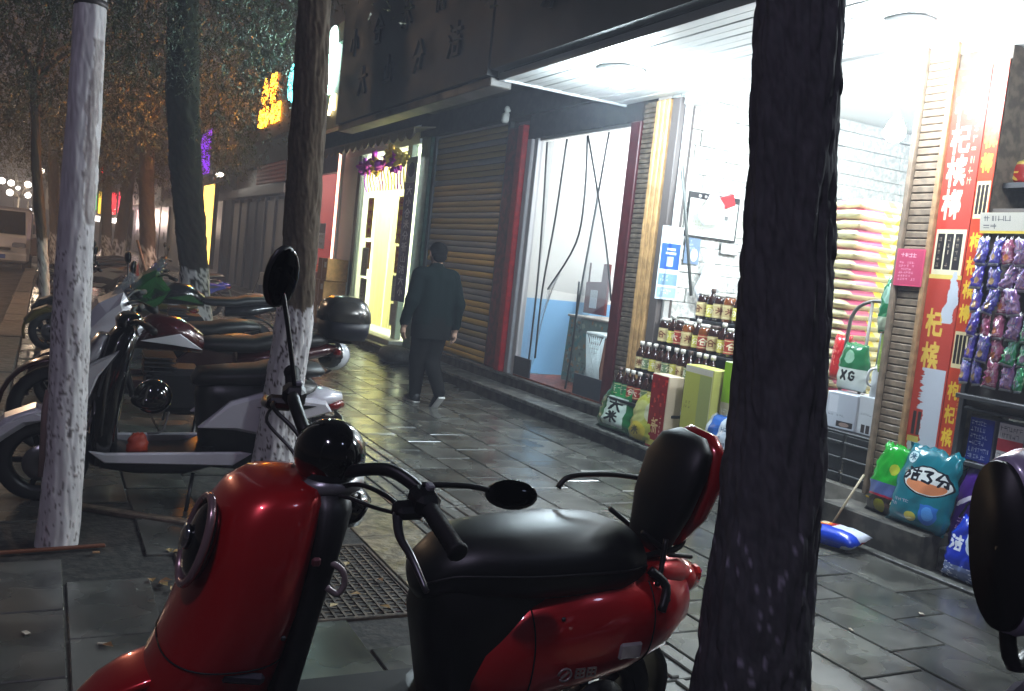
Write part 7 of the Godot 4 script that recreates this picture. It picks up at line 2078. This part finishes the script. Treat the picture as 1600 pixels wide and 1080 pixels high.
func make_person():
	var foot := on_y(662, 632, 0)
	var t := thing("person", "person in a dark jacket and loose dark trousers walking away along the shops", "person", foot, 0.12)
	var jacket := Color(0.007, 0.008, 0.008); var trousers := Color(0.009, 0.009, 0.010); var skin := Color(0.30, 0.19, 0.14)
	var V := func(x, y, z): return Vector3(x, y, z)
	var L := [Vector3(-0.085, 0.86, 0.0), Vector3(-0.065, 0.48, -0.10), Vector3(-0.055, 0.09, -0.12)]
	var R := [Vector3(0.085, 0.86, 0.0), Vector3(0.05, 0.47, -0.03), Vector3(0.035, 0.16, 0.24)]
	var bones := [
		[Vector3(-0.075, 0.80, 0), Vector3(-0.095, 1.30, 0), 0.135, 0.125, 0], [Vector3(0.075, 0.80, 0), Vector3(0.095, 1.30, 0), 0.135, 0.125, 0],
		[Vector3(0, 0.82, 0.01), Vector3(0, 1.34, 0.0), 0.13, 0.12, 0], [Vector3(-0.17, 1.345, 0), Vector3(0.17, 1.345, 0), 0.085, 0.085, 0], [Vector3(0, 1.36, -0.01), Vector3(0, 1.43, -0.01), 0.085, 0.065, 0],
		[Vector3(-0.20, 1.33, 0), Vector3(-0.275, 1.08, 0.04), 0.078, 0.066, 0], [Vector3(-0.275, 1.08, 0.04), Vector3(-0.315, 0.86, 0.0), 0.064, 0.052, 0],
		[Vector3(0.20, 1.33, 0), Vector3(0.265, 1.07, 0.06), 0.078, 0.066, 0], [Vector3(0.265, 1.07, 0.06), Vector3(0.275, 0.84, 0.02), 0.064, 0.052, 0],
		[L[0], L[1], 0.125, 0.092, 1], [L[1], L[2], 0.09, 0.062, 1], [R[0], R[1], 0.125, 0.092, 1], [R[1], R[2], 0.09, 0.062, 1],
		[Vector3(-0.315, 0.85, 0.0), Vector3(-0.32, 0.80, -0.005), 0.03, 0.028, 2], [Vector3(0.275, 0.83, 0.02), Vector3(0.275, 0.78, 0.015), 0.03, 0.028, 2],
		[Vector3(0, 1.40, -0.01), Vector3(0, 1.50, -0.02), 0.056, 0.054, 2]]
	var st := SurfaceTool.new()
	st.begin(Mesh.PRIMITIVE_TRIANGLES)
	nets(st, bones, 0.014, 0.03, [jacket, trousers, skin])
	# head: skull, jaw, nose, ears
	nets(st, [[Vector3(0, 1.585, -0.03), Vector3(0, 1.60, -0.015), 0.083, 0.085, 0], [Vector3(0, 1.52, -0.055), Vector3(0, 1.56, -0.05), 0.052, 0.07, 0], [Vector3(0, 1.545, -0.125), Vector3(0, 1.58, -0.11), 0.012, 0.008, 0], [Vector3(-0.082, 1.55, -0.02), Vector3(-0.086, 1.585, -0.015), 0.013, 0.015, 0], [Vector3(0.082, 1.55, -0.02), Vector3(0.086, 1.585, -0.015), 0.013, 0.015, 0], [Vector3(0, 1.45, -0.015), Vector3(0, 1.53, -0.025), 0.054, 0.052, 0]], 0.008, 0.015, [skin])
	for s in [-1, 1]:
		var w := Vector3(-0.32, 0.80, -0.005) if s < 0 else Vector3(0.275, 0.78, 0.015)
		var hb := [[w + Vector3(0, 0.02, 0), w + Vector3(0, -0.05, -0.005), 0.026, 0.030, 0]]
		for i in 4:
			var z := -0.032 + i * 0.021
			var l: float = [0.07, 0.08, 0.075, 0.06][i]
			var a := w + Vector3(0, -0.055, z)
			var m := a + Vector3(-0.006 * s, -l * 0.55, -0.002)
			hb.append([a, m, 0.0095, 0.0088, 0]); hb.append([m, m + Vector3(-0.018 * s, -l * 0.4, -0.004), 0.0088, 0.008, 0])
		var th := w + Vector3(-0.012 * s, -0.02, -0.03)
		hb.append([th, th + Vector3(-0.012 * s, -0.035, -0.02), 0.011, 0.0095, 0]); hb.append([th + Vector3(-0.012 * s, -0.035, -0.02), th + Vector3(-0.016 * s, -0.065, -0.022), 0.0095, 0.0085, 0])
		nets(st, hb, 0.005, 0.006, [skin])
	st.generate_normals()
	var bm := mt(Color.WHITE, 0.85)
	bm.metallic_specular = 0.12
	bm.vertex_color_use_as_albedo = true
	obj("body", st.commit(), bm, t)
	var b := MB.new()
	b.ball(Vector3(0, 1.605, -0.005), Vector3(0.094, 0.092, 0.098), Basis(Vector3.RIGHT, 0.25), 24, 14)
	b.ball(Vector3(0, 1.545, 0.035), Vector3(0.078, 0.06, 0.052), Basis.IDENTITY, 18, 10)
	var hair := mt(Color(0.05, 0.045, 0.042), 0.8)
	hair.metallic_specular = 0.15
	build(b, "hair", hair, t)
	b = MB.new()
	b.ball(Vector3(0, 1.425, 0.005), Vector3(0.078, 0.035, 0.075), Basis.IDENTITY, 18, 8)
	var cloth := mt(Color(0.075, 0.08, 0.08), 0.85)
	cloth.metallic_specular = 0.12
	build(b, "collar", cloth, t)
	b = MB.new()
	b.loft([[Vector3(0, 0.70, 0), Vector3(0.21, 0, 0), Vector3(0, 0, 0.145), 2.6], [Vector3(0, 0.80, 0), Vector3(0.215, 0, 0), Vector3(0, 0, 0.148), 2.6], [Vector3(0, 0.92, 0), Vector3(0.205, 0, 0), Vector3(0, 0, 0.14), 2.6]], 32, false)
	build(b, "jacket_hem", cloth, t)
	var dark := mt(Color(0.10, 0.10, 0.11), 0.6); var sole := mt(Color(0.75, 0.75, 0.74), 0.6)
	for s in [[Vector3(-0.055, 0.0, -0.13), 0.0], [Vector3(0.035, 0.065, 0.255), 0.75]]:
		var sh := Node3D.new(); sh.name = "shoe"; t.add_child(sh, true)
		sh.position = s[0]; sh.rotation.x = -s[1]
		b = MB.new()
		b.loft([[Vector3(0, 0.055, 0.075), Vector3(0.036, 0, 0), Vector3(0, 0.045, 0.0), 2.6], [Vector3(0, 0.06, 0.02), Vector3(0.04, 0, 0), Vector3(0, 0.05, 0), 2.6], [Vector3(0, 0.05, -0.08), Vector3(0.046, 0, 0), Vector3(0, 0.035, 0), 2.6], [Vector3(0, 0.04, -0.17), Vector3(0.038, 0, 0), Vector3(0, 0.022, 0), 2.4], [Vector3(0, 0.035, -0.195), Vector3(0.015, 0, 0), Vector3(0, 0.01, 0), 2.2]], 18)
		build(b, "upper", dark, sh)
		obj("sole", boxed(Vector3(0, 0.012, -0.055), Vector3(0.082, 0.024, 0.27), 0.01), sole, sh)

# ---------- far street ----------
func car(called: String, label: String, at: Vector3, prof: Array, w: float, col: Color, heading: float, screen: Array, cat := "car"):
	var t := thing(called, label, cat, at, heading)
	var bodym := paint(col, 0.3, 0.2)
	var b := MB.new()
	b.slab(poly(prof), -w / 2, w / 2, 0.10)
	build(b, "body", bodym, t)
	var hi := -1.0; var nose := -9.0; var tail := 9.0
	for i in range(0, prof.size(), 2):
		hi = maxf(hi, prof[i + 1]); nose = maxf(nose, prof[i]); tail = minf(tail, prof[i])
	var glass := paint(Color(0.03, 0.035, 0.04), 0.05, 0.1)
	for s in [-1, 1]:
		plate_part(t, "side_window", [tail + 0.3, hi * 0.55, tail + 0.4, hi - 0.14, nose - 1.35, hi - 0.14, nose - 0.85, hi * 0.55], (w / 2 + 0.002) * s - 0.008, (w / 2 + 0.002) * s + 0.008, glass, 0.0)
		obj("door_mirror", boxed(Vector3(nose - 0.95, hi * 0.56, (w / 2 + 0.12) * s), Vector3(0.1, 0.16, 0.2), 0.03), bodym, t)
		obj("headlight", boxed(Vector3(nose - 0.03, 0.78, (w / 2 - 0.28) * s), Vector3(0.1, 0.17, 0.36), 0.04), paint(Color(0.6, 0.62, 0.66), 0.06, 0.4), t)
		obj("fog_light", boxed(Vector3(nose + 0.005, 0.42, (w / 2 - 0.3) * s), Vector3(0.06, 0.14, 0.2), 0.04), mt(Color(0.06, 0.06, 0.06), 0.4), t)
		for x in [nose - 0.62, tail + 0.65]:
			var wl := Node3D.new(); wl.name = "wheel"; t.add_child(wl, true)
			wl.position = Vector3(x, 0.29, (w / 2 - 0.09) * s)
			var tb := MB.new()
			tb.lathe([Vector2(0.18, -0.09), Vector2(0.28, -0.09), Vector2(0.29, -0.05), Vector2(0.29, 0.05), Vector2(0.28, 0.09), Vector2(0.18, 0.09)], 24, Vector3.ZERO, Basis(Vector3.RIGHT, PI / 2), false)
			build(tb, "tyre", mt(Color(0.05, 0.05, 0.05), 0.8), wl)
			tb = MB.new()
			tb.lathe([Vector2(0.02, -0.07), Vector2(0.19, -0.08), Vector2(0.19, 0.08), Vector2(0.02, 0.07)], 20, Vector3.ZERO, Basis(Vector3.RIGHT, PI / 2))
			build(tb, "rim", mt(Color(0.45, 0.45, 0.46), 0.3, 0.7), wl)
	# windscreen follows the slope between the two highest front corners
	var ws := MB.new()
	ws.flat()
	var a := Vector3(screen[0], screen[1], 0); var c := Vector3(screen[2], screen[3], 0)
	var hw := w / 2 - 0.14
	ws.card(Vector3(c.x, c.y, hw * 0.94), Vector3(c.x, c.y, -hw * 0.94), Vector3(a.x, a.y, -hw), Vector3(a.x, a.y, hw), 0.02)
	var g := build(ws, "windscreen", glass, t)
	g.position = Vector3(0.035, 0.02, 0)
	obj("bumper", boxed(Vector3(nose + 0.0, 0.42, 0), Vector3(0.14, 0.26, w - 0.06), 0.05), bodym, t)
	obj("grille", boxed(Vector3(nose + 0.02, 0.66, 0), Vector3(0.06, 0.08, w * 0.4), 0.02), mt(Color(0.08, 0.08, 0.08), 0.4), t)
	obj("number_plate", boxed(Vector3(nose + 0.075, 0.44, 0), Vector3(0.01, 0.12, 0.4)), mt(Color(0.2, 0.3, 0.6), 0.4), t)
	obj("underside", boxed(Vector3((nose + tail) / 2, 0.27, 0), Vector3(nose - tail - 0.3, 0.1, w - 0.4)), mt(Color(0.03, 0.03, 0.03), 0.8), t)
	return t

func make_far():
	var van := [2.0, 0.28, 2.05, 0.72, 1.78, 1.0, 1.2, 1.80, 0.9, 1.88, -1.75, 1.88, -1.9, 1.6, -1.95, 0.32]
	car("white_van", "silver white minivan parked at the kerb facing the camera", on_y(8, 424, -0.13) + Vector3(-0.22, 0, -2.0), van, 1.62, Color(0.78, 0.77, 0.78), -PI / 2, [1.72, 1.08, 1.24, 1.74], "van")
	var sedan := [2.2, 0.3, 2.25, 0.66, 1.3, 0.92, 0.5, 1.42, -0.8, 1.45, -1.7, 0.98, -2.2, 0.95, -2.25, 0.35]
	car("dark_car", "dark car parked behind the silver white minivan", Vector3(-1.3, -0.13, -40.5), sedan, 1.75, Color(0.10, 0.10, 0.11), -PI / 2, [1.25, 0.95, 0.55, 1.39])
	car("red_car", "dark red car parked far down the kerb", Vector3(-1.3, -0.13, -48.0), sedan, 1.75, Color(0.30, 0.05, 0.05), -PI / 2, [1.25, 0.95, 0.55, 1.39])
	# box-backed tricycle beside the van
	var tr := thing("cargo_tricycle", "small dark cargo tricycle with a rusty box beside the van", "tricycle", Vector3(0.05, -0.13, -31.0))
	obj("cargo_box", boxed(Vector3(0, 0.78, 0), Vector3(0.9, 0.5, 1.4), 0.02), mt(Color(0.24, 0.17, 0.12), 0.6), tr)
	obj("chassis", boxed(Vector3(0, 0.46, 0.3), Vector3(0.5, 0.1, 2.2), 0.02), mt(Color(0.06, 0.06, 0.06), 0.6), tr)
	obj("handlebar", tubed([Vector3(-0.35, 1.05, 1.2), Vector3(0, 1.0, 1.3), Vector3(0.35, 1.05, 1.2)], 0.015, 6), mt(Color(0.1, 0.1, 0.1), 0.4), tr)
	obj("fork", tubed([Vector3(0, 1.0, 1.3), Vector3(0, 0.3, 1.55)], 0.025, 6), mt(Color(0.1, 0.1, 0.1), 0.4), tr)
	for p in [Vector3(-0.45, 0.28, -0.3), Vector3(0.45, 0.28, -0.3), Vector3(0, 0.28, 1.55)]:
		var wb := MB.new()
		wb.lathe([Vector2(0.2, -0.04), Vector2(0.27, -0.04), Vector2(0.28, 0), Vector2(0.27, 0.04), Vector2(0.2, 0.04)], 20, p, Basis(Vector3.BACK, PI / 2), false)
		build(wb, "wheel", mt(Color(0.05, 0.05, 0.05), 0.8), tr)
	# street lamps along the road
	var spots := [[30, 292, -48.0, 6, "far street lamp with a cluster of white globes over the van"], [66, 272, -60.0, 1, "far street lamp with one bright head behind the globe lamp"], [45, 300, -75.0, 4, "most distant globe street lamp along the road"], [215, 400, -62.0, 3, "low lamp cluster before the far shops"]]
	for s in spots:
		var p := on_z(s[0], s[1], s[2])
		if s[0] == 215: p = on_z(172, 332, s[2])
		var t := thing("street_lamp", s[4], "street lamp", Vector3(p.x, -0.13, p.z))
		var h := p.y + 0.13
		obj("pole", tubed([Vector3(0, 0, 0), Vector3(0, h - 0.4, 0)], [0.09, 0.05], 8), mt(Color(0.25, 0.25, 0.25), 0.5, 0.4), t)
		var m := glow(Color(1.0, 0.97, 0.92), 6.0)
		for k in s[3]:
			var a: float = TAU * k / s[3]
			var g := Vector3(cos(a) * (0.7 if s[3] > 1 else 0.0), h + 0.32 * sin(a * 2.0 + 0.6), sin(a) * 0.5)
			var b := MB.new()
			b.ball(Vector3.ZERO, Vector3.ONE * 0.14, Basis.IDENTITY, 14, 10)
			var o := build(b, "globe", m, t)
			o.position = g
			obj("arm", tubed([Vector3(0, h - 0.5, 0), g], 0.025, 6), mt(Color(0.25, 0.25, 0.25), 0.5, 0.4), t)
		omni(t, Vector3(0, h, 0.9), 7.0, Color(1.0, 0.88, 0.74), 0.3)
	# the lamp by the road behind the camera that lights the scooters and pole
	var sl := thing("street_lamp", "tall pale roadside street lamp at the kerb near the red scooter", "street lamp", Vector3(-3.2, -0.13, 0.6))
	obj("pole", tubed([Vector3(0, 0, 0), Vector3(0, 6.6, 0), Vector3(0.1, 7.0, 0), Vector3(0.9, 7.2, 0)], [0.09, 0.06, 0.055, 0.045], 10), mt(Color(0.3, 0.3, 0.3), 0.5, 0.4), sl)
	obj("lamp_head", boxed(Vector3(1.2, 7.18, 0), Vector3(0.7, 0.1, 0.26), 0.03), mt(Color(0.3, 0.3, 0.3), 0.4, 0.3), sl)
	obj("lamp_lens", boxed(Vector3(1.22, 7.12, 0), Vector3(0.5, 0.03, 0.2), 0.005), glow(Color(0.86, 0.80, 1.0), 20.0), sl)
	panel_light(sl, Vector3(1.22, 7.08, 0), Vector3.DOWN, 0.5, 0.2, 7.0, Color(0.90, 0.86, 1.0))
	var s2 := thing("street_lamp", "tall warm street lamp across the road from the parked van", "street lamp", Vector3(-5.2, -0.13, -25.0))
	obj("pole", tubed([Vector3(0, 0, 0), Vector3(0, 6.6, 0), Vector3(0.1, 7.0, 0), Vector3(0.9, 7.2, 0)], [0.09, 0.06, 0.055, 0.045], 10), mt(Color(0.3, 0.3, 0.3), 0.5, 0.4), s2)
	obj("lamp_head", boxed(Vector3(1.2, 7.18, 0), Vector3(0.7, 0.1, 0.26), 0.03), mt(Color(0.3, 0.3, 0.3), 0.4, 0.3), s2)
	obj("lamp_lens", boxed(Vector3(1.22, 7.12, 0), Vector3(0.5, 0.03, 0.2), 0.005), glow(Color(1.0, 0.92, 0.84), 20.0), s2)
	omni(s2, Vector3(1.22, 6.95, 0), 22.0, Color(1.0, 0.84, 0.68), 0.2)
	# road signs and traffic signal
	var signs := [[92, 306, -52.0, 0.9, Color(0.62, 0.60, 0.58), "pale rectangular road sign far along the road"], [120, 318, -56.0, 0.6, Color(0.30, 0.20, 0.20), "dark red road sign beyond the pale one"]]
	for s in signs:
		var p := on_z(s[0], s[1], s[2])
		var t := thing("road_sign", s[5], "road sign", Vector3(p.x, -0.13, p.z))
		obj("post", tubed([Vector3.ZERO, Vector3(0, p.y + 0.5, 0)], 0.05, 8), mt(Color(0.5, 0.5, 0.5), 0.4, 0.5), t)
		obj("panel", boxed(Vector3(0, p.y + 0.1, 0.06), Vector3(s[3] * 1.3, s[3] * 1.6, 0.04), 0.02), mt(s[4], 0.5), t)
	var tp := on_z(163, 272, -58.0)
	var tf := thing("traffic_light", "traffic signal showing red above the far crossing", "traffic light", Vector3(tp.x, -0.13, tp.z))
	obj("post", tubed([Vector3.ZERO, Vector3(0, tp.y + 0.6, 0)], 0.07, 8), mt(Color(0.2, 0.2, 0.2), 0.5), tf)
	obj("housing", boxed(Vector3(0, tp.y + 0.0, 0.05), Vector3(0.5, 1.4, 0.2), 0.04), mt(Color(0.05, 0.05, 0.05), 0.5), tf)
	for k in 2:
		var lb := MB.new()
		lb.ball(Vector3(0, tp.y + 0.38 - k * 0.62, 0.17), Vector3(0.26 - 0.1 * k, 0.26 - 0.1 * k, 0.06), Basis.IDENTITY, 16, 8)
		build(lb, "red_lamp", glow(Color(1.0, 0.10, 0.05), 8.0), tf)
	# far shop front with coloured lights
	var fp := on_z(168, 330, -70.0)
	var fs := thing("lit_shop", "far shop front with blue, yellow and red lit panels", "shop", Vector3(fp.x, 0, -70))
	obj("wall", boxed(Vector3(0, 2.6, -0.4), Vector3(9, 5.2, 0.6)), mt(Color(0.14, 0.12, 0.12), 0.6), fs)
	var cl := [Color(0.15, 0.3, 1.0), Color(0.2, 0.9, 0.35), Color(1.0, 0.8, 0.15), Color(1.0, 0.12, 0.2), Color(1.0, 0.2, 0.35), Color(0.05, 0.5, 0.45), Color(0.05, 0.5, 0.45)]
	for k in 7:
		obj("lit_panel", boxed(Vector3(-1.6 + k * 0.62, 3.1 + 0.12 * sin(k * 2.0), 0), Vector3(0.5, 1.5, 0.1), 0.02), glow(cl[k], 1.6 if k < 5 else 0.35), fs)
	obj("lit_window", boxed(Vector3(-0.6, 1.9, 0), Vector3(3.2, 0.35, 0.1), 0.02), glow(Color(1, 0.97, 0.92), 5.0), fs)
	for k in 5: obj("door_post", boxed(Vector3(-2.2 + k * 1.1, 0.9, 0.0), Vector3(0.12, 1.7, 0.1)), mt(Color(0.5, 0.48, 0.46), 0.5), fs)
	panel_light(fs, Vector3(-0.4, 2.4, 0.4), Vector3.BACK, 4.0, 2.0, 10.0, Color(1.0, 0.85, 0.85))
	for q in [[20, 330, 0], [52, 322, 0], [48, 332, 1], [60, 341, 0], [70, 338, 1], [28, 345, 0], [150, 300, 0], [158, 308, 0], [186, 352, 1]]:
		var dl := thing("distant_lamp", "tiny white shop lamp at the far end of the street", "lamp", on_z(q[0], q[1], -85.0), 0.0, "tiny lamps at the far end of the street")
		var db := MB.new()
		db.ball(Vector3.ZERO, Vector3(0.12 + 0.08 * q[2], 0.14 + 0.2 * q[2], 0.12), Basis.IDENTITY, 12, 8)
		build(db, "bulb", glow(Color(0.95, 0.97, 1.0), 3.0), dl)
		obj("hanger", tubed([Vector3(0, 0.1, 0), Vector3(0, 1.2, 0)], 0.02, 5), mt(Color(0.2, 0.2, 0.2), 0.5), dl)
	var bs := on_z(195, 300, -55.0)
	var bl := thing("blade_sign", "small pale blue glowing blade sign on a far shop", "sign", bs)
	obj("panel", boxed(Vector3.ZERO, Vector3(0.35, 1.1, 0.12), 0.04), glow(Color(0.6, 0.9, 1.0), 3.0), bl)
	obj("bracket", boxed(Vector3(1.2, 0, 0), Vector3(2.1, 0.06, 0.06)), mt(Color(0.2, 0.2, 0.2), 0.5), bl)
	# orange bucket, broom and folding chair on the pavement
	var bu := thing("orange_bucket", "orange bucket upside down among the far scooters", "bucket", on_y(230, 425, 0.35) * Vector3(1, 0, 1))
	var bb := MB.new()
	bb.lathe([Vector2(0.30, 0.0), Vector2(0.31, 0.04), Vector2(0.28, 0.5), Vector2(0.24, 0.62)], 24)
	build(bb, "tub", mt(Color(0.75, 0.20, 0.08), 0.5), bu)
	bb = MB.new()
	bb.tube(curve([Vector3(-0.3, 0.05, 0), Vector3(-0.2, -0.0, 0.28), Vector3(0.2, -0.0, 0.28), Vector3(0.3, 0.05, 0)], 4), 0.01, 6)
	build(bb, "handle", mt(Color(0.4, 0.4, 0.4), 0.4, 0.6), bu)
	var br := obj("broom", tubed([on_z(214, 375, -17.0), on_z(235, 452, -17.0)], 0.022, 8), mt(Color(0.45, 0.32, 0.24), 0.6))
	tag(br, "long wooden broom handle leaning beside the blue scooter", "broom")
	var cp := on_y(403, 497, 0)
	var ch := thing("folding_chair", "pale folding chair on the pavement beyond the whitewashed trunk", "chair", cp, 0.6)
	var cm := mt(Color(0.12, 0.12, 0.12), 0.4, 0.5)
	for s in [-0.2, 0.2]:
		obj("leg", tubed([Vector3(-0.2, 0, s), Vector3(0.16, 0.85, s)], 0.014, 7), cm, ch)
		obj("leg", tubed([Vector3(0.22, 0, s), Vector3(-0.16, 0.46, s)], 0.014, 7), cm, ch)
	obj("seat", boxed(Vector3(0.0, 0.46, 0), Vector3(0.38, 0.03, 0.42), 0.01), mt(Color(0.55, 0.53, 0.50), 0.5), ch)
	obj("backrest", boxed(Vector3(0.15, 0.78, 0), Vector3(0.03, 0.26, 0.42), 0.01, Basis(Vector3.BACK, -0.2)), mt(Color(0.62, 0.60, 0.58), 0.5), ch)

func make_details():
	# cast grate of the empty tree pit
	var t := thing("tree_grate", "rusty square grate with a corner broken open in the pavement", "grate", Vector3(1.09, 0, -3.995))
	var iron := grainy(Color(0.20, 0.165, 0.13), Color(0.33, 0.28, 0.22), 0.7, 0.05, 1.5, 1.5, 171)
	var n := 22
	for ax in 2:
		var b := MB.new()
		for i in n:
			var q := -0.45 + i * 0.9 / (n - 1)
			# the hole round the missing trunk breaks the bars
			var segs := [[-0.46, 0.46]]
			if q > -0.28 and q < 0.14: segs = [[-0.46, -0.26], [0.16, 0.46]] if ax == 0 else [[-0.46, -0.28], [0.14, 0.46]]
			for s in segs:
				if ax == 0: b.box(Vector3((s[0] + s[1]) / 2, -0.012, q), Vector3(s[1] - s[0], 0.014, 0.012))
				else: b.box(Vector3(q, -0.009, (s[0] + s[1]) / 2), Vector3(0.012, 0.014, s[1] - s[0]))
		build(b, "grate_bars", iron, t)
	for s in [[Vector3(0, -0.01, -0.462), Vector3(0.94, 0.03, 0.02)], [Vector3(0, -0.01, 0.462), Vector3(0.94, 0.03, 0.02)], [Vector3(-0.462, -0.01, 0), Vector3(0.02, 0.03, 0.9)], [Vector3(0.462, -0.01, 0), Vector3(0.02, 0.03, 0.9)]]:
		obj("frame_bar", boxed(s[0], s[1], 0.004), iron, t)
	# fallen leaves
	var lm := [mt(Color(0.52, 0.40, 0.20), 0.6), mt(Color(0.42, 0.28, 0.14), 0.6), mt(Color(0.58, 0.50, 0.32), 0.6)]
	var px := [[236, 905], [246, 914], [262, 917], [275, 918], [250, 908], [266, 864], [284, 862], [160, 1008], [540, 885], [565, 930], [590, 905], [515, 950], [610, 952], [468, 862]]
	for i in px.size():
		var b := MB.new()
		b.flat()
		b.quad(Vector3(0, 0.004, 0), Vector3(0.018, 0.012, 0.02), Vector3(0, 0.006, 0.05), Vector3(-0.018, 0.012, 0.02))
		var o := build(b, "fallen_leaf", lm[i % 3])
		o.position = on_y(px[i][0], px[i][1], 0.004)
		o.rotation.y = i * 1.9
		tag(o, "small dry fallen leaf lying on the pavement", "leaf", "dry leaves on the pavement")
	var lp := [[150, 864], [160, 1007], [455, 876], [330, 905], [40, 990], [640, 800], [900, 905], [1330, 985], [1440, 960]]
	for i in lp.size():
		var lo := obj("litter_scrap", boxed(Vector3(0, 0.003, 0), Vector3(0.012 if i % 2 else 0.03, 0.005, 0.035 if i % 2 else 0.022), 0.001), mt(Color(0.62, 0.58, 0.52) if i % 3 else Color(0.55, 0.40, 0.26), 0.7))
		lo.position = on_y(lp[i][0], lp[i][1], 0.003)
		lo.rotation.y = i * 1.3
		tag(lo, "tiny pale scrap of litter on the pavement", "litter", "scraps of litter on the pavement")
	var stp := obj("wooden_strip", span(Vector3(-0.3, 0, -0.012), Vector3(0.28, 0.014, 0.012), 0.003), mt(Color(0.40, 0.22, 0.12), 0.6))
	stp.position = on_y(60, 862, 0.004)
	stp.rotation.y = 0.12
	tag(stp, "thin brown wooden strip lying at the foot of the pale pole", "strip")
	var bs := obj("stone_strip", boxed(Vector3.ZERO, Vector3(0.80, 0.03, 0.06), 0.006), grainy(Color(0.34, 0.29, 0.24), Color(0.44, 0.38, 0.32), 0.6, 0.04, 1.0, 1.0, 191))
	bs.position = Vector3(0.52, 0.004, -5.06)
	bs.rotation.y = -0.62
	tag(bs, "loose pale stone strip lying under the white scooter", "stone strip")
	# paving edge: pale raised border behind the red scooter
	var rock := MB.new()
	rock.ball(Vector3(0, 0.12, 0), Vector3(0.22, 0.15, 0.42), Basis.IDENTITY, 14, 8)
	var rk := build(rock, "loose_stone", grainy(Color(0.20, 0.20, 0.19), Color(0.30, 0.30, 0.29), 0.7, 0.06, 1.5, 4.0, 181))
	rk.position = Vector3(4.52, -0.02, -12.4)
	tag(rk, "rough grey stone lying against the step by the green pillar", "stone")

func _ready():
	rng.seed = 20240
	fine.seed = 4
	setup_camera()
	setup_light()
	make_ground()
	make_steps()
	make_row()
	make_trees()
	make_scooters()
	make_goods()
	make_person()
	make_far()
	make_details()
